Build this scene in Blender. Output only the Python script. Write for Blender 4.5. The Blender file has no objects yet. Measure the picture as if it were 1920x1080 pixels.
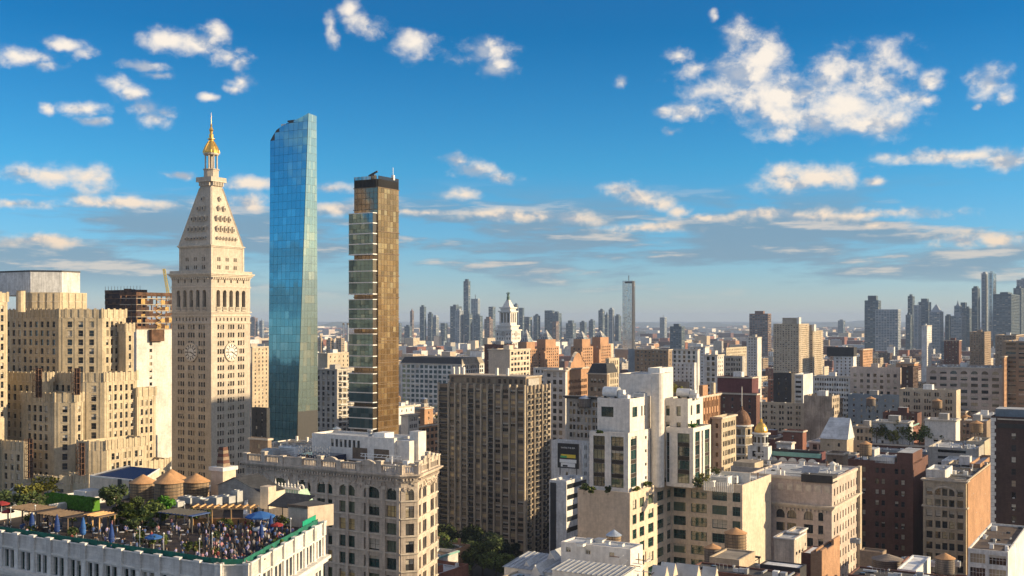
import bpy, math, random
from math import sin, cos, tan, atan2, pi, radians, sqrt
from mathutils import Vector, Matrix
random.seed(7)
SC = bpy.context.scene
COL = SC.collection
CH = 118.0            # eye height above the street
FPX = 2100.0          # focal length in photograph pixels (1920 wide)
cam_d = bpy.data.cameras.new('camera')
cam_d.sensor_width = 36.0
cam_d.lens = 36.0 * FPX / 1920.0
cam_d.shift_y = 60.0 / 1920.0
cam_d.clip_start = 0.5
cam_d.clip_end = 90000.0
cam = bpy.data.objects.new('camera', cam_d)
cam.location = (0, 0, CH)
cam.rotation_euler = (radians(90), 0, 0)
COL.objects.link(cam)
SC.camera = cam
SUN_AZ, SUN_EL = 95.0, 16.0          # degrees clockwise from the view direction, and above the horizon
sun_d = bpy.data.lights.new('sun', 'SUN')
sun_d.energy = 5.0
sun_d.angle = radians(0.5)
sun_d.color = (1.0, 0.77, 0.47)
sun = bpy.data.objects.new('sun', sun_d)
sdir = Vector((sin(radians(SUN_AZ)) * cos(radians(SUN_EL)), cos(radians(SUN_AZ)) * cos(radians(SUN_EL)), sin(radians(SUN_EL))))
sun.rotation_euler = sdir.to_track_quat('Z', 'Y').to_euler()
sun.location = (300, 0, 400)
COL.objects.link(sun)
world = bpy.data.worlds.new('World')
SC.world = world
world.use_nodes = True
wn, wl = world.node_tree.nodes, world.node_tree.links
wn.clear()
class G:
 """Small helper to write node graphs."""
 def __init__(s, tree):
  s.n, s.l = tree.nodes, tree.links
 def new(s, t, **k):
  o = s.n.new(t)
  for a, b in k.items():
   setattr(o, a, b)
  return o
 def put(s, sock, v):
  if v is None:
   return
  if hasattr(v, 'is_output') or isinstance(v, bpy.types.NodeSocket):
   s.l.new(v, sock)
  else:
   if isinstance(v, tuple) and hasattr(sock.default_value, '__len__'):
    v = v[:len(sock.default_value)]
   sock.default_value = v
 def m(s, op, a, b=None, c=None, clamp=False):
  o = s.new('ShaderNodeMath', operation=op, use_clamp=clamp)
  s.put(o.inputs[0], a); s.put(o.inputs[1], b); s.put(o.inputs[2], c)
  return o.outputs[0]
 def vm(s, op, a, b=None, out=0):
  o = s.new('ShaderNodeVectorMath', operation=op)
  s.put(o.inputs[0], a); s.put(o.inputs[1], b)
  return o.outputs[1] if op in ('LENGTH', 'DOT_PRODUCT', 'DISTANCE') else o.outputs[0]
 def mix(s, f, a, b, blend='MIX'):
  o = s.new('ShaderNodeMix', data_type='RGBA', blend_type=blend)
  s.put(o.inputs[0], f); s.put(o.inputs[6], a); s.put(o.inputs[7], b)
  return o.outputs[2]
 def noise(s, v, sc, det=4.0, rough=0.5, lac=2.0, dist=0.0, col=False):
  o = s.new('ShaderNodeTexNoise')
  s.put(o.inputs['Vector'], v)
  o.inputs['Scale'].default_value = sc
  o.inputs['Detail'].default_value = det
  o.inputs['Roughness'].default_value = rough
  o.inputs['Lacunarity'].default_value = lac
  o.inputs['Distortion'].default_value = dist
  return o.outputs[1] if col else o.outputs[0]
 def step(s, v, a, b, lo=0.0, hi=1.0, smooth=True):
  o = s.new('ShaderNodeMapRange', interpolation_type='SMOOTHSTEP' if smooth else 'LINEAR')
  s.put(o.inputs[0], v); s.put(o.inputs[1], a); s.put(o.inputs[2], b); s.put(o.inputs[3], lo); s.put(o.inputs[4], hi)
  return o.outputs[0]
 def sep(s, v):
  o = s.new('ShaderNodeSeparateXYZ'); s.put(o.inputs[0], v)
  return o.outputs
 def comb(s, x, y, z):
  o = s.new('ShaderNodeCombineXYZ')
  s.put(o.inputs[0], x); s.put(o.inputs[1], y); s.put(o.inputs[2], z)
  return o.outputs[0]
g = G(world.node_tree)
sky = g.new('ShaderNodeTexSky', sky_type='NISHITA')
sky.sun_disc = False
sky.sun_elevation = radians(SUN_EL)
sky.sun_rotation = radians(SUN_AZ)
sky.altitude = 0
sky.air_density = 1.0
sky.dust_density = 0.2
sky.ozone_density = 3.0
tc = g.new('ShaderNodeTexCoord')
D = g.vm('NORMALIZE', tc.outputs['Generated'])
dx, dy, dz = g.sep(D)
az = g.m('ARCTAN2', dx, dy)                       # azimuth from the view direction, radians
el = g.m('ARCSINE', dz)                           # elevation
hsv = g.new('ShaderNodeHueSaturation')
hsv.inputs['Hue'].default_value = 0.5
hsv.inputs['Saturation'].default_value = 1.0
hsv.inputs['Value'].default_value = 1.0
g.put(hsv.inputs['Color'], sky.outputs[0])
skyc = hsv.outputs[0]
ramp = g.new('ShaderNodeValToRGB')
cr = ramp.color_ramp
for k, (p, c) in enumerate([(0.0, (0.56, 0.62, 0.86)), (0.14, (0.27, 0.54, 0.80)), (0.27, (0.135, 0.52, 0.74)), (0.50, (0.028, 0.37, 0.60)), (1.0, (0.16, 0.34, 0.55))]):
 e = cr.elements[0] if k == 0 else (cr.elements[len(cr.elements) - 1] if p == 1.0 else cr.elements.new(p))
 e.position = p
 e.color = (*c, 1)
g.put(ramp.inputs[0], g.m('MULTIPLY', el, 2.0))
sunward = g.step(g.vm('DOT_PRODUCT', D, tuple(sdir)), 0.45, 0.98)          # the evening glow keeps its warmth round the sun
grade = g.mix(g.m('MULTIPLY', sunward, 0.8), ramp.outputs[0], (0.42, 0.40, 0.38, 1))
skyc = g.vm('MULTIPLY', g.mix(1.0, skyc, grade, 'MULTIPLY'), (2.0, 2.0, 2.0))
def px_dir(px, py):
 a = math.atan((px - 960) / FPX)
 e = math.atan((600 - py) / FPX * cos(a))
 return a, e
BLOBS = [(1272,103,34,20),(1300,130,40,22),(1387,72,32,34),(1430,104,52,42),(1385,142,84,38),(1450,178,110,40),(1500,222,88,34),(1480,245,30,16),
 (1565,150,56,44),(1632,155,84,50),(1600,200,90,46),(1640,228,60,30),(1672,108,52,32),(1700,186,58,20),(1735,190,28,16),(1752,148,30,22),
 (1857,155,36,40),(1880,180,18,24),(1835,196,10,8),(1287,210,36,20),(1245,212,24,12),(1262,250,22,9),
 (1530,328,86,30),(1466,330,34,24),(1555,335,50,20),(1500,340,50,20),(1160,355,40,15),(1200,368,46,16),(1238,382,40,16),(1272,397,28,16),
 (850,300,32,15),(896,318,50,18),(946,334,34,14),(868,364,44,13),(905,98,56,28),(930,125,34,22),(878,90,30,14),
 (778,78,44,30),(690,46,46,26),(658,20,22,24),(668,44,30,22),(625,62,18,30),
 (320,74,54,22),(376,82,54,26),(400,62,26,18),(420,102,40,22),(446,120,28,22),(452,150,26,24),(440,170,18,12),
 (225,158,34,16),(250,176,30,18),(272,200,26,20),(288,222,32,20),(305,210,26,14),
 (50,108,50,22),(30,104,26,12),(80,122,30,10),(122,86,36,12),(155,98,22,14),(150,206,44,14),(175,232,34,10),(90,202,16,12),
 (40,326,48,18),(110,326,64,20),(165,330,40,26),(190,340,22,22),(270,124,44,10),(300,140,34,9),(388,185,18,9),(1168,150,20,16),(1338,28,8,9),
 (1330,405,60,8),(980,405,150,14),(905,398,60,12),(1070,410,70,13),(470,345,50,12),(620,352,50,14),(640,392,70,12),(340,330,40,9),(460,378,44,16),(800,398,60,8),
 (1790,292,150,14),(1880,300,90,16),(1640,340,22,9),(1210,428,90,12),(1640,424,40,9),(1440,398,50,10),(1800,450,70,18),(1880,448,60,18),(1600,402,170,14),(90,452,70,12),(30,382,60,10),(240,382,120,10)]
uv = g.comb(az, el, 0.0)
wob = g.noise(g.vm('MULTIPLY', D, (1, 1, 1.3)), 26.0, 3.0, 0.55, col=True)
uvw = g.vm('ADD', uv, g.vm('MULTIPLY', g.vm('SUBTRACT', wob, (0.5, 0.5, 0.5)), (0.020, 0.013, 0)))
def field(p):
 acc = None
 for (bx, by, rx, ry) in BLOBS:
  a, e = px_dir(bx, by)
  if 1330 < bx < 1700 and by < 260: rx, ry = rx * 1.12, ry * 1.16
  elif by < 260: rx, ry = rx * .93, ry * .93
  q = g.vm('MULTIPLY', g.vm('SUBTRACT', p, (a, e, 0)), (FPX / rx / 1.16, FPX / ry / 1.14, 0))
  L = g.vm('LENGTH', q)
  acc = L if acc is None else g.m('SMOOTH_MIN', acc, L, 0.18)
 return g.m('SUBTRACT', 1.0, acc)
Fb = field(uvw)
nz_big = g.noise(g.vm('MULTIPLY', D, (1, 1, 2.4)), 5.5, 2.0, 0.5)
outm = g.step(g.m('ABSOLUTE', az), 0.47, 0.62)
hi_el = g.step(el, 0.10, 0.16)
Fo = g.m('MULTIPLY', g.m('SUBTRACT', nz_big, 0.46), 7.0)  # cloud cover outside the view, made dense as fill for shaded north faces
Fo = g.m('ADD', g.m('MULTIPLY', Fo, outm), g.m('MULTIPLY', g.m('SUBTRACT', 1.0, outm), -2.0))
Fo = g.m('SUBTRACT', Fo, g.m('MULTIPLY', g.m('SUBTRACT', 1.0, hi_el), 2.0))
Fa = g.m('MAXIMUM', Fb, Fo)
Dn = g.vm('MULTIPLY', D, (1.0, 1.0, 1.35))
Dw = g.vm('ADD', Dn, g.vm('MULTIPLY', g.vm('SUBTRACT', g.noise(Dn, 34.0, 3.0, 0.6, col=True), (0.5, 0.5, 0.5)), (0.012, 0.012, 0.012)))
nA = g.noise(Dw, 46.0, 10.0, 0.60)
sh = (0.0085, 0, 0.0105)
nB = g.noise(g.vm('ADD', Dw, sh), 46.0, 5.0, 0.54)
nL = g.noise(Dw, 20.0, 3.0, 0.5)
nM = g.noise(g.vm('ADD', Dw, (0.014, 0, 0.018)), 20.0, 3.0, 0.5)
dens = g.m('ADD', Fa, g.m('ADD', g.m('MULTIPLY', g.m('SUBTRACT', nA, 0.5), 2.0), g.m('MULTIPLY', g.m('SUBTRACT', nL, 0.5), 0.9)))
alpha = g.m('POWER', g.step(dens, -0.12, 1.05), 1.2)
thick = g.step(dens, 0.30, 1.25)
lit = g.m('ADD', g.m('MULTIPLY', g.m('SUBTRACT', nA, nB), 2.0), g.m('MULTIPLY', g.m('SUBTRACT', nL, nM), 2.6))
lit = g.m('ADD', g.m('ADD', lit, 0.62), g.m('MULTIPLY', thick, -0.10))
lit = g.step(lit, 0.18, 0.80)
warm = g.step(el, 0.02, 0.20)
c_lit = g.mix(warm, (0.95, 0.74, 0.54, 1), (1.02, 0.92, 0.80, 1))
c_sh = g.mix(warm, (0.36, 0.43, 0.50, 1), (0.44, 0.50, 0.60, 1))
cloudc = g.mix(lit, c_sh, c_lit)
cloudc = g.vm('MULTIPLY', cloudc, g.comb(*(g.m('MULTIPLY_ADD', outm, 0.35, 1.0),) * 3))  # out-of-view clouds brightened to add fill light
st = g.comb(g.m('MULTIPLY', az, 1.0), g.m('MULTIPLY', el, 6.5), 0.0)
sA = g.noise(st, 6.0, 8.0, 0.58, dist=0.15)
sB = g.noise(g.vm('ADD', st, (0.010, 0.045, 0)), 6.0, 6.0, 0.58, dist=0.15)
sBig = g.noise(st, 2.2, 2.0, 0.5)
band = g.m('MULTIPLY', g.step(el, 0.012, 0.045), g.step(el, 0.128, 0.080))
sd = g.m('ADD', g.m('SUBTRACT', sA, 0.45), g.m('MULTIPLY', g.m('SUBTRACT', sBig, 0.45), 0.7))
sal = g.m('MULTIPLY', g.step(sd, 0.0, 0.13), band)
slit = g.step(g.m('SUBTRACT', sA, sB), 0.035, 0.15)
c_s_lit = (0.74, 0.64, 0.55, 1)
c_s_sh = (0.22, 0.335, 0.44, 1)
stratc = g.mix(slit, c_s_sh, c_s_lit)
SKY_K = 0.105
bg1 = g.vm('MULTIPLY', skyc, (SKY_K,) * 3)
col = g.mix(g.m('MULTIPLY', sal, 0.80), bg1, stratc)
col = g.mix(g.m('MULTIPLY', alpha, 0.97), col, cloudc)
bg = g.new('ShaderNodeBackground')
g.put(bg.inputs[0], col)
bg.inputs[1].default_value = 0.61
wo = g.new('ShaderNodeOutputWorld')
g.l.new(bg.outputs[0], wo.inputs[0])
world.cycles.sampling_method = 'MANUAL'
world.cycles.sample_map_resolution = 1024
SC.view_settings.view_transform = 'Standard'
SC.view_settings.look = 'None'
SC.view_settings.gamma = 1.0
SC.view_settings.exposure = 0.72
SC.view_settings.use_curve_mapping = False
cy = SC.cycles
cy.max_bounces = 5
cy.diffuse_bounces = 4
cy.glossy_bounces = 3
cy.volume_bounces = 1
cy.transmission_bounces = 2
cy.transparent_max_bounces = 4
cy.caustics_reflective = False
cy.caustics_refractive = False
cy.sample_clamp_indirect = 4.0
cy.use_adaptive_sampling = True
cy.adaptive_threshold = 0.02
cy.use_denoising = True
# ==== materials
MATS = {}
def newmat(name):
 m = bpy.data.materials.new(name); m.use_nodes = True
 m.node_tree.nodes.clear()
 MATS[name] = m
 return m, G(m.node_tree)
def finish(g, base, rough=0.8, metal=0.0, spec=0.5, normal=None, ior=None, emit=None, coat=None):
 p = g.new('ShaderNodeBsdfPrincipled')
 g.put(p.inputs['Base Color'], base); g.put(p.inputs['Roughness'], rough); g.put(p.inputs['Metallic'], metal)
 g.put(p.inputs['Specular IOR Level'], spec)
 if ior: p.inputs['IOR'].default_value = ior
 if normal is not None: g.put(p.inputs['Normal'], normal)
 o = g.new('ShaderNodeOutputMaterial'); g.l.new(p.outputs[0], o.inputs[0])
 return p
def c4(c, k=1.0): return (c[0] * k, c[1] * k, c[2] * k, 1)
def wallmat(name, c, block=None, var=0.10, stain=0.20, streak=0.10, rough=0.85, c2=None, mortar=0.72, bump=0.0, msize=0.02):
 """masonry: block colour variation + joints, large stains, vertical weather streaks"""
 m, g = newmat(name)
 tc = g.new('ShaderNodeTexCoord'); co = tc.outputs['Object']
 x, y, z = g.sep(co)
 u = g.m('ADD', x, y)
 uvv = g.comb(u, z, 0.0)
 if block:
  b = g.new('ShaderNodeTexBrick')
  g.put(b.inputs['Vector'], uvv)
  b.inputs['Color1'].default_value = c4(c, 1 + var)
  b.inputs['Color2'].default_value = c4(c2 if c2 else c, 1 - var)
  b.inputs['Mortar'].default_value = c4(c, mortar)
  b.inputs['Scale'].default_value = 1.0
  b.inputs['Mortar Size'].default_value = msize
  b.inputs['Brick Width'].default_value = block[0]
  b.inputs['Row Height'].default_value = block[1]
  base = b.outputs[0]
 else:
  base = c4(c)
 rnd = g.new('ShaderNodeObjectInfo').outputs['Random']
 n1 = g.noise(g.vm('ADD', co, g.comb(g.m('MULTIPLY', rnd, 50.0), 0, 0)), 0.11, 5.0, 0.6)
 f1 = g.step(n1, 0.3, 0.7, 1 - stain, 1 + stain * 0.5)
 n2 = g.noise(g.comb(g.m('MULTIPLY', u, 1.3), g.m('MULTIPLY', z, 0.09), 0.0), 1.0, 4.0, 0.6)
 f2 = g.step(n2, 0.35, 0.7, 1.04, 1 - streak)
 n3 = g.noise(co, 0.9, 5.0, 0.7)
 f3 = g.step(n3, 0.3, 0.7, 0.84, 1.10)
 f = g.m('MULTIPLY', g.m('MULTIPLY', f1, f2), f3)
 base = g.vm('MULTIPLY', base, g.comb(f, f, f))
 nm = None
 if bump:
  bp = g.new('ShaderNodeBump'); bp.inputs['Strength'].default_value = bump; bp.inputs['Distance'].default_value = 0.05
  g.put(bp.inputs['Height'], n3); nm = bp.outputs[0]
 finish(g, base, rough, spec=0.3, normal=nm)
 return m
def plain(name, c, rough=0.6, metal=0.0, var=0.12, sc=0.8, spec=0.4):
 m, g = newmat(name)
 co = g.new('ShaderNodeTexCoord').outputs['Object']
 n = g.noise(co, sc, 4.0, 0.6)
 f = g.step(n, 0.3, 0.7, 1 - var, 1 + var)
 finish(g, g.vm('MULTIPLY', c4(c), g.comb(f, f, f)), rough, metal, spec)
 return m
def roofmat(name, c, patch=0.25, rough=0.8):
 """flat roof covering: sheets, puddle stains"""
 m, g = newmat(name)
 co = g.new('ShaderNodeTexCoord').outputs['Object']
 x, y, z = g.sep(co)
 b = g.new('ShaderNodeTexBrick'); g.put(b.inputs['Vector'], co)
 b.inputs['Color1'].default_value = c4(c, 1.08); b.inputs['Color2'].default_value = c4(c, 0.92); b.inputs['Mortar'].default_value = c4(c, 0.7)
 b.inputs['Scale'].default_value = 1.0; b.inputs['Brick Width'].default_value = 6.0; b.inputs['Row Height'].default_value = 1.1; b.inputs['Mortar Size'].default_value = 0.03
 rnd = g.new('ShaderNodeObjectInfo').outputs['Random']
 n = g.noise(g.vm('ADD', co, g.comb(g.m('MULTIPLY', rnd, 90.0), 0, 0)), 0.22, 6.0, 0.65)
 f = g.step(n, 0.35, 0.65, 1 - patch, 1 + patch * 0.6)
 finish(g, g.vm('MULTIPLY', b.outputs[0], g.comb(f, f, f)), rough, spec=0.25)
 return m
def glassmat(name, c, lit=(0.20, 0.16, 0.11), litp=0.16, rough=0.06, metal=0.0, ior=1.55, tilt=0.02, var=0.5, spec=0.7):
 """window pane: dark room behind, mirror of the sky in front; each pane leans and tints a little differently"""
 m, g = newmat(name)
 r1 = g.new('ShaderNodeObjectInfo').outputs['Random']
 geo = g.new('ShaderNodeNewGeometry')
 r = g.m('FRACT', g.m('ADD', g.m('MULTIPLY', r1, 7.13), geo.outputs['Random Per Island']))
 wn_ = g.new('ShaderNodeTexWhiteNoise', noise_dimensions='1D'); g.put(wn_.inputs['W'], g.m('MULTIPLY', r, 113.0))
 rv, rc = wn_.outputs[0], wn_.outputs[1]
 f = g.m('MULTIPLY_ADD', rv, var * 2, 1 - var)
 base = g.vm('MULTIPLY', c4(c), g.comb(f, f, f))
 isl = g.m('GREATER_THAN', rv, 1 - litp)
 base = g.mix(isl, base, c4(lit))
 nrm = g.vm('NORMALIZE', g.vm('ADD', geo.outputs['Normal'], g.vm('MULTIPLY', g.vm('SUBTRACT', rc, (0.5, 0.5, 0.5)), (tilt * 2,) * 3)))
 finish(g, base, rough, metal, spec, normal=nrm, ior=ior)
 return m
wallmat('limestone_warm', (0.500, 0.420, 0.295), (1.5, 0.6), var=0.04, mortar=0.85)
wallmat('limestone_tower', (0.500, 0.440, 0.365), (1.2, 0.5), var=0.03, mortar=0.88, stain=0.14)
wallmat('terracotta_white', (0.550, 0.470, 0.390), (1.0, 0.45), var=0.05, mortar=0.8, stain=0.25, streak=0.25)
wallmat('terracotta_cool', (0.62, 0.60, 0.57), (1.4, 0.5), var=0.03, mortar=0.82)
wallmat('white_stucco', (0.700, 0.660, 0.610), None, stain=0.10, streak=0.10)
wallmat('white_paint', (0.70, 0.70, 0.69), (0.6, 0.25), var=0.03, mortar=0.95, stain=0.24, streak=0.24)
wallmat('cream_brick', (0.500, 0.425, 0.320), (0.5, 0.2), var=0.06, mortar=0.9)
wallmat('tan_brick', (0.50, 0.41, 0.30), (0.5, 0.2), var=0.08, mortar=0.9)
wallmat('tan_stucco', (0.620, 0.520, 0.410), (2.4, 1.2), var=0.02, mortar=0.93, stain=0.12)
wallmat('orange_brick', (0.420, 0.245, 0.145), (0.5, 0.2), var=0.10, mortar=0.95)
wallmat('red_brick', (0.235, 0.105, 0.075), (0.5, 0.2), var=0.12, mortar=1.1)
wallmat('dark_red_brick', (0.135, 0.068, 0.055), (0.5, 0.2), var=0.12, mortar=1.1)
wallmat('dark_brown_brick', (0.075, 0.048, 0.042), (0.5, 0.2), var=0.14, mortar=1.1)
wallmat('brown_brick', (0.28, 0.21, 0.15), (0.5, 0.2), var=0.10, mortar=1.05)
wallmat('slab_brick', (0.30, 0.235, 0.17), (0.5, 0.2), var=0.10, mortar=1.0)
wallmat('stained_party_wall', (0.50, 0.42, 0.33), (0.5, 0.2), var=0.05, mortar=0.95, stain=0.42, streak=0.30)
wallmat('grey_stone', (0.42, 0.39, 0.35), (1.2, 0.5), var=0.06, mortar=0.8)
wallmat('grey_concrete', (0.42, 0.36, 0.29), (3.0, 1.5), var=0.04, mortar=0.85, stain=0.3)
wallmat('blue_grey_paint', (0.20, 0.25, 0.30), None)
wallmat('maroon_paint', (0.13, 0.05, 0.055), (0.5, 0.2), var=0.1, mortar=0.95)
wallmat('pink_stone', (0.54, 0.45, 0.39), (1.2, 0.5), var=0.05, mortar=0.85)
wallmat('dark_paint', (0.045, 0.045, 0.05), None)
wallmat('slate_dark', (0.055, 0.058, 0.065), (0.6, 0.35), var=0.2, mortar=0.6)
wallmat('verdigris', (0.36, 0.52, 0.40), (0.7, 3.0), var=0.06, mortar=0.7)
wallmat('dark_metal_panel', (0.035, 0.028, 0.024), None, rough=0.5)
wallmat('bronze_metal', (0.16, 0.11, 0.065), None, rough=0.45)
roofmat('roof_tar', (0.09, 0.088, 0.085))
roofmat('roof_silver', (0.42, 0.44, 0.46))
roofmat('roof_white', (0.62, 0.63, 0.64))
roofmat('roof_gravel', (0.27, 0.24, 0.20))
roofmat('roof_brown', (0.13, 0.10, 0.08))
roofmat('roof_red', (0.24, 0.11, 0.08))
glassmat('glass_dark', (0.020, 0.024, 0.028), lit=(0.30, 0.26, 0.19), litp=0.13, tilt=0.035, var=0.8)
glassmat('glass_green', (0.012, 0.045, 0.042), lit=(0.10, 0.13, 0.09), litp=0.2, ior=1.7)
glassmat('glass_dim', (0.032, 0.031, 0.030), lit=(0.26, 0.22, 0.16), litp=0.2, rough=0.2)
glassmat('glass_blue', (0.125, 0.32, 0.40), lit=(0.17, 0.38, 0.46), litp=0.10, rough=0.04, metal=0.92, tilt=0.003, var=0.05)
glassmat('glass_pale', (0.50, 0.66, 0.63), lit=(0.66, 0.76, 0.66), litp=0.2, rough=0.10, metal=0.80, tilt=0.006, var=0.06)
glassmat('glass_bronze_sunlit', (0.46, 0.29, 0.13), lit=(0.66, 0.46, 0.22), litp=0.16, rough=0.16, metal=0.75, tilt=0.03, var=0.28)  # brighter tone standing for the sunlit west side
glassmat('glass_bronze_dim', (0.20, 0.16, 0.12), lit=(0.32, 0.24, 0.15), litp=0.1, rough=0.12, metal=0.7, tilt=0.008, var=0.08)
glassmat('glass_teal', (0.09, 0.17, 0.20), lit=(0.17, 0.25, 0.27), litp=0.2, rough=0.07, metal=0.6, tilt=0.008, var=0.2)
glassmat('glass_gold_glint', (0.50, 0.40, 0.24), lit=(0.62, 0.50, 0.30), litp=0.3, rough=0.25, metal=0.25, tilt=0.02, var=0.35)  # golden glint painted into the pane colour
glassmat('glass_far', (0.10, 0.14, 0.17), lit=(0.25, 0.27, 0.28), litp=0.2, rough=0.25, metal=0.3, tilt=0.01)
glassmat('glass_silver', (0.55, 0.55, 0.55), lit=(0.65, 0.6, 0.55), litp=0.2, rough=0.12, metal=0.9, tilt=0.01, var=0.08)
plain('frame_dark', (0.03, 0.03, 0.03), 0.5)
plain('frame_white', (0.60, 0.58, 0.54), 0.6)
plain('frame_tan', (0.26, 0.20, 0.14), 0.6)
plain('frame_green', (0.05, 0.12, 0.10), 0.5)
plain('blind', (0.48, 0.44, 0.37), 0.9, var=0.2)
plain('curtain_gold', (0.50, 0.38, 0.18), 0.9, var=0.2)
plain('stone_trim', (0.52, 0.46, 0.38), 0.85, var=0.15)
plain('trim_white', (0.66, 0.64, 0.60), 0.8, var=0.12)
plain('trim_brown', (0.14, 0.10, 0.07), 0.8, var=0.2)
plain('metal_grey', (0.40, 0.41, 0.42), 0.45, 0.5)
plain('metal_white', (0.70, 0.70, 0.69), 0.5, 0.1)
plain('metal_dark', (0.05, 0.05, 0.052), 0.55, 0.3)
plain('steel_rust', (0.16, 0.085, 0.05), 0.8, 0.1, var=0.4)
plain('gold', (0.80, 0.50, 0.13), 0.32, 0.85, var=0.12)
plain('bronze_green', (0.10, 0.17, 0.14), 0.6, 0.2)
plain('copper_green', (0.20, 0.40, 0.36), 0.7)
wallmat('tank_wood', (0.33, 0.235, 0.15), (0.18, 9.0), var=0.16, mortar=0.6, msize=0.02, streak=0.35)
wallmat('tank_grey', (0.24, 0.20, 0.17), (0.18, 9.0), var=0.14, mortar=0.6, msize=0.02, streak=0.35)
plain('tank_roof', (0.46, 0.26, 0.125), 0.85, var=0.15)
plain('tank_roof_metal', (0.50, 0.56, 0.62), 0.35, 0.6)
plain('asphalt', (0.05, 0.05, 0.052), 0.9, var=0.2, sc=0.2)
plain('sidewalk', (0.28, 0.27, 0.25), 0.9)
plain('road_paint', (0.75, 0.75, 0.72), 0.8)
plain('water', (0.03, 0.06, 0.08), 0.12)
plain('green_fabric', (0.008, 0.12, 0.085), 0.8, var=0.25)
plain('green_bright', (0.0, 0.26, 0.15), 0.8, var=0.15)
plain('blue_fabric', (0.012, 0.045, 0.19), 0.8, var=0.2)
plain('blue_canvas', (0.025, 0.11, 0.34), 0.75, var=0.1)
plain('red_fabric', (0.25, 0.025, 0.025), 0.8)
plain('timber', (0.30, 0.165, 0.07), 0.8, var=0.3)
plain('timber_pale', (0.52, 0.32, 0.15), 0.8, var=0.3)
plain('deck_dark', (0.040, 0.030, 0.027), 0.85, var=0.35, sc=0.5)
plain('netting', (0.10, 0.055, 0.035), 0.95, var=0.5, sc=0.35)
plain('netting_dark', (0.045, 0.03, 0.03), 0.95, var=0.5, sc=0.35)
plain('scaffold_plank', (0.40, 0.26, 0.10), 0.9, var=0.4)
plain('screen_black', (0.012, 0.013, 0.015), 0.5)
plain('poster_white', (0.8, 0.8, 0.78), 0.6, var=0.03)
plain('poster_yellow', (0.75, 0.55, 0.05), 0.6, var=0.05)
plain('poster_green', (0.1, 0.45, 0.15), 0.6, var=0.05)
plain('solar', (0.02, 0.03, 0.07), 0.15, 0.2)
plain('bark', (0.10, 0.075, 0.055), 0.95)
def leafmat(name, c, var=0.45):
 m, g = newmat(name)
 geo = g.new('ShaderNodeNewGeometry')
 co = g.new('ShaderNodeTexCoord').outputs['Object']
 f = g.m('MULTIPLY_ADD', geo.outputs['Random Per Island'], var * 2, 1 - var)
 base = g.vm('MULTIPLY', c4(c), g.comb(f, f, g.m('MULTIPLY', f, 0.9)))
 p = finish(g, base, 0.75, spec=0.25)
 return m
leafmat('leaf_green', (0.085, 0.115, 0.028), .6)
leafmat('leaf_dark', (0.048, 0.070, 0.022), .6)
leafmat('leaf_yellow', (0.13, 0.13, 0.025))
leafmat('leaf_bright', (0.06, 0.17, 0.015))
for nm_, c_ in dict(skin=(0.42, 0.26, 0.18), skin_dark=(0.12, 0.07, 0.045), hair=(0.03, 0.02, 0.015), hair_fair=(0.28, 0.18, 0.08), cloth_white=(0.5, 0.5, 0.5), cloth_black=(0.02, 0.02, 0.022),
     cloth_blue=(0.05, 0.09, 0.22), cloth_red=(0.20, 0.035, 0.035), cloth_grey=(0.16, 0.16, 0.17), cloth_pink=(0.5, 0.25, 0.28), denim=(0.05, 0.08, 0.15), cloth_lilac=(0.30, 0.28, 0.48)).items():
 plain(nm_, c_, 0.85, var=0.1)
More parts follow.
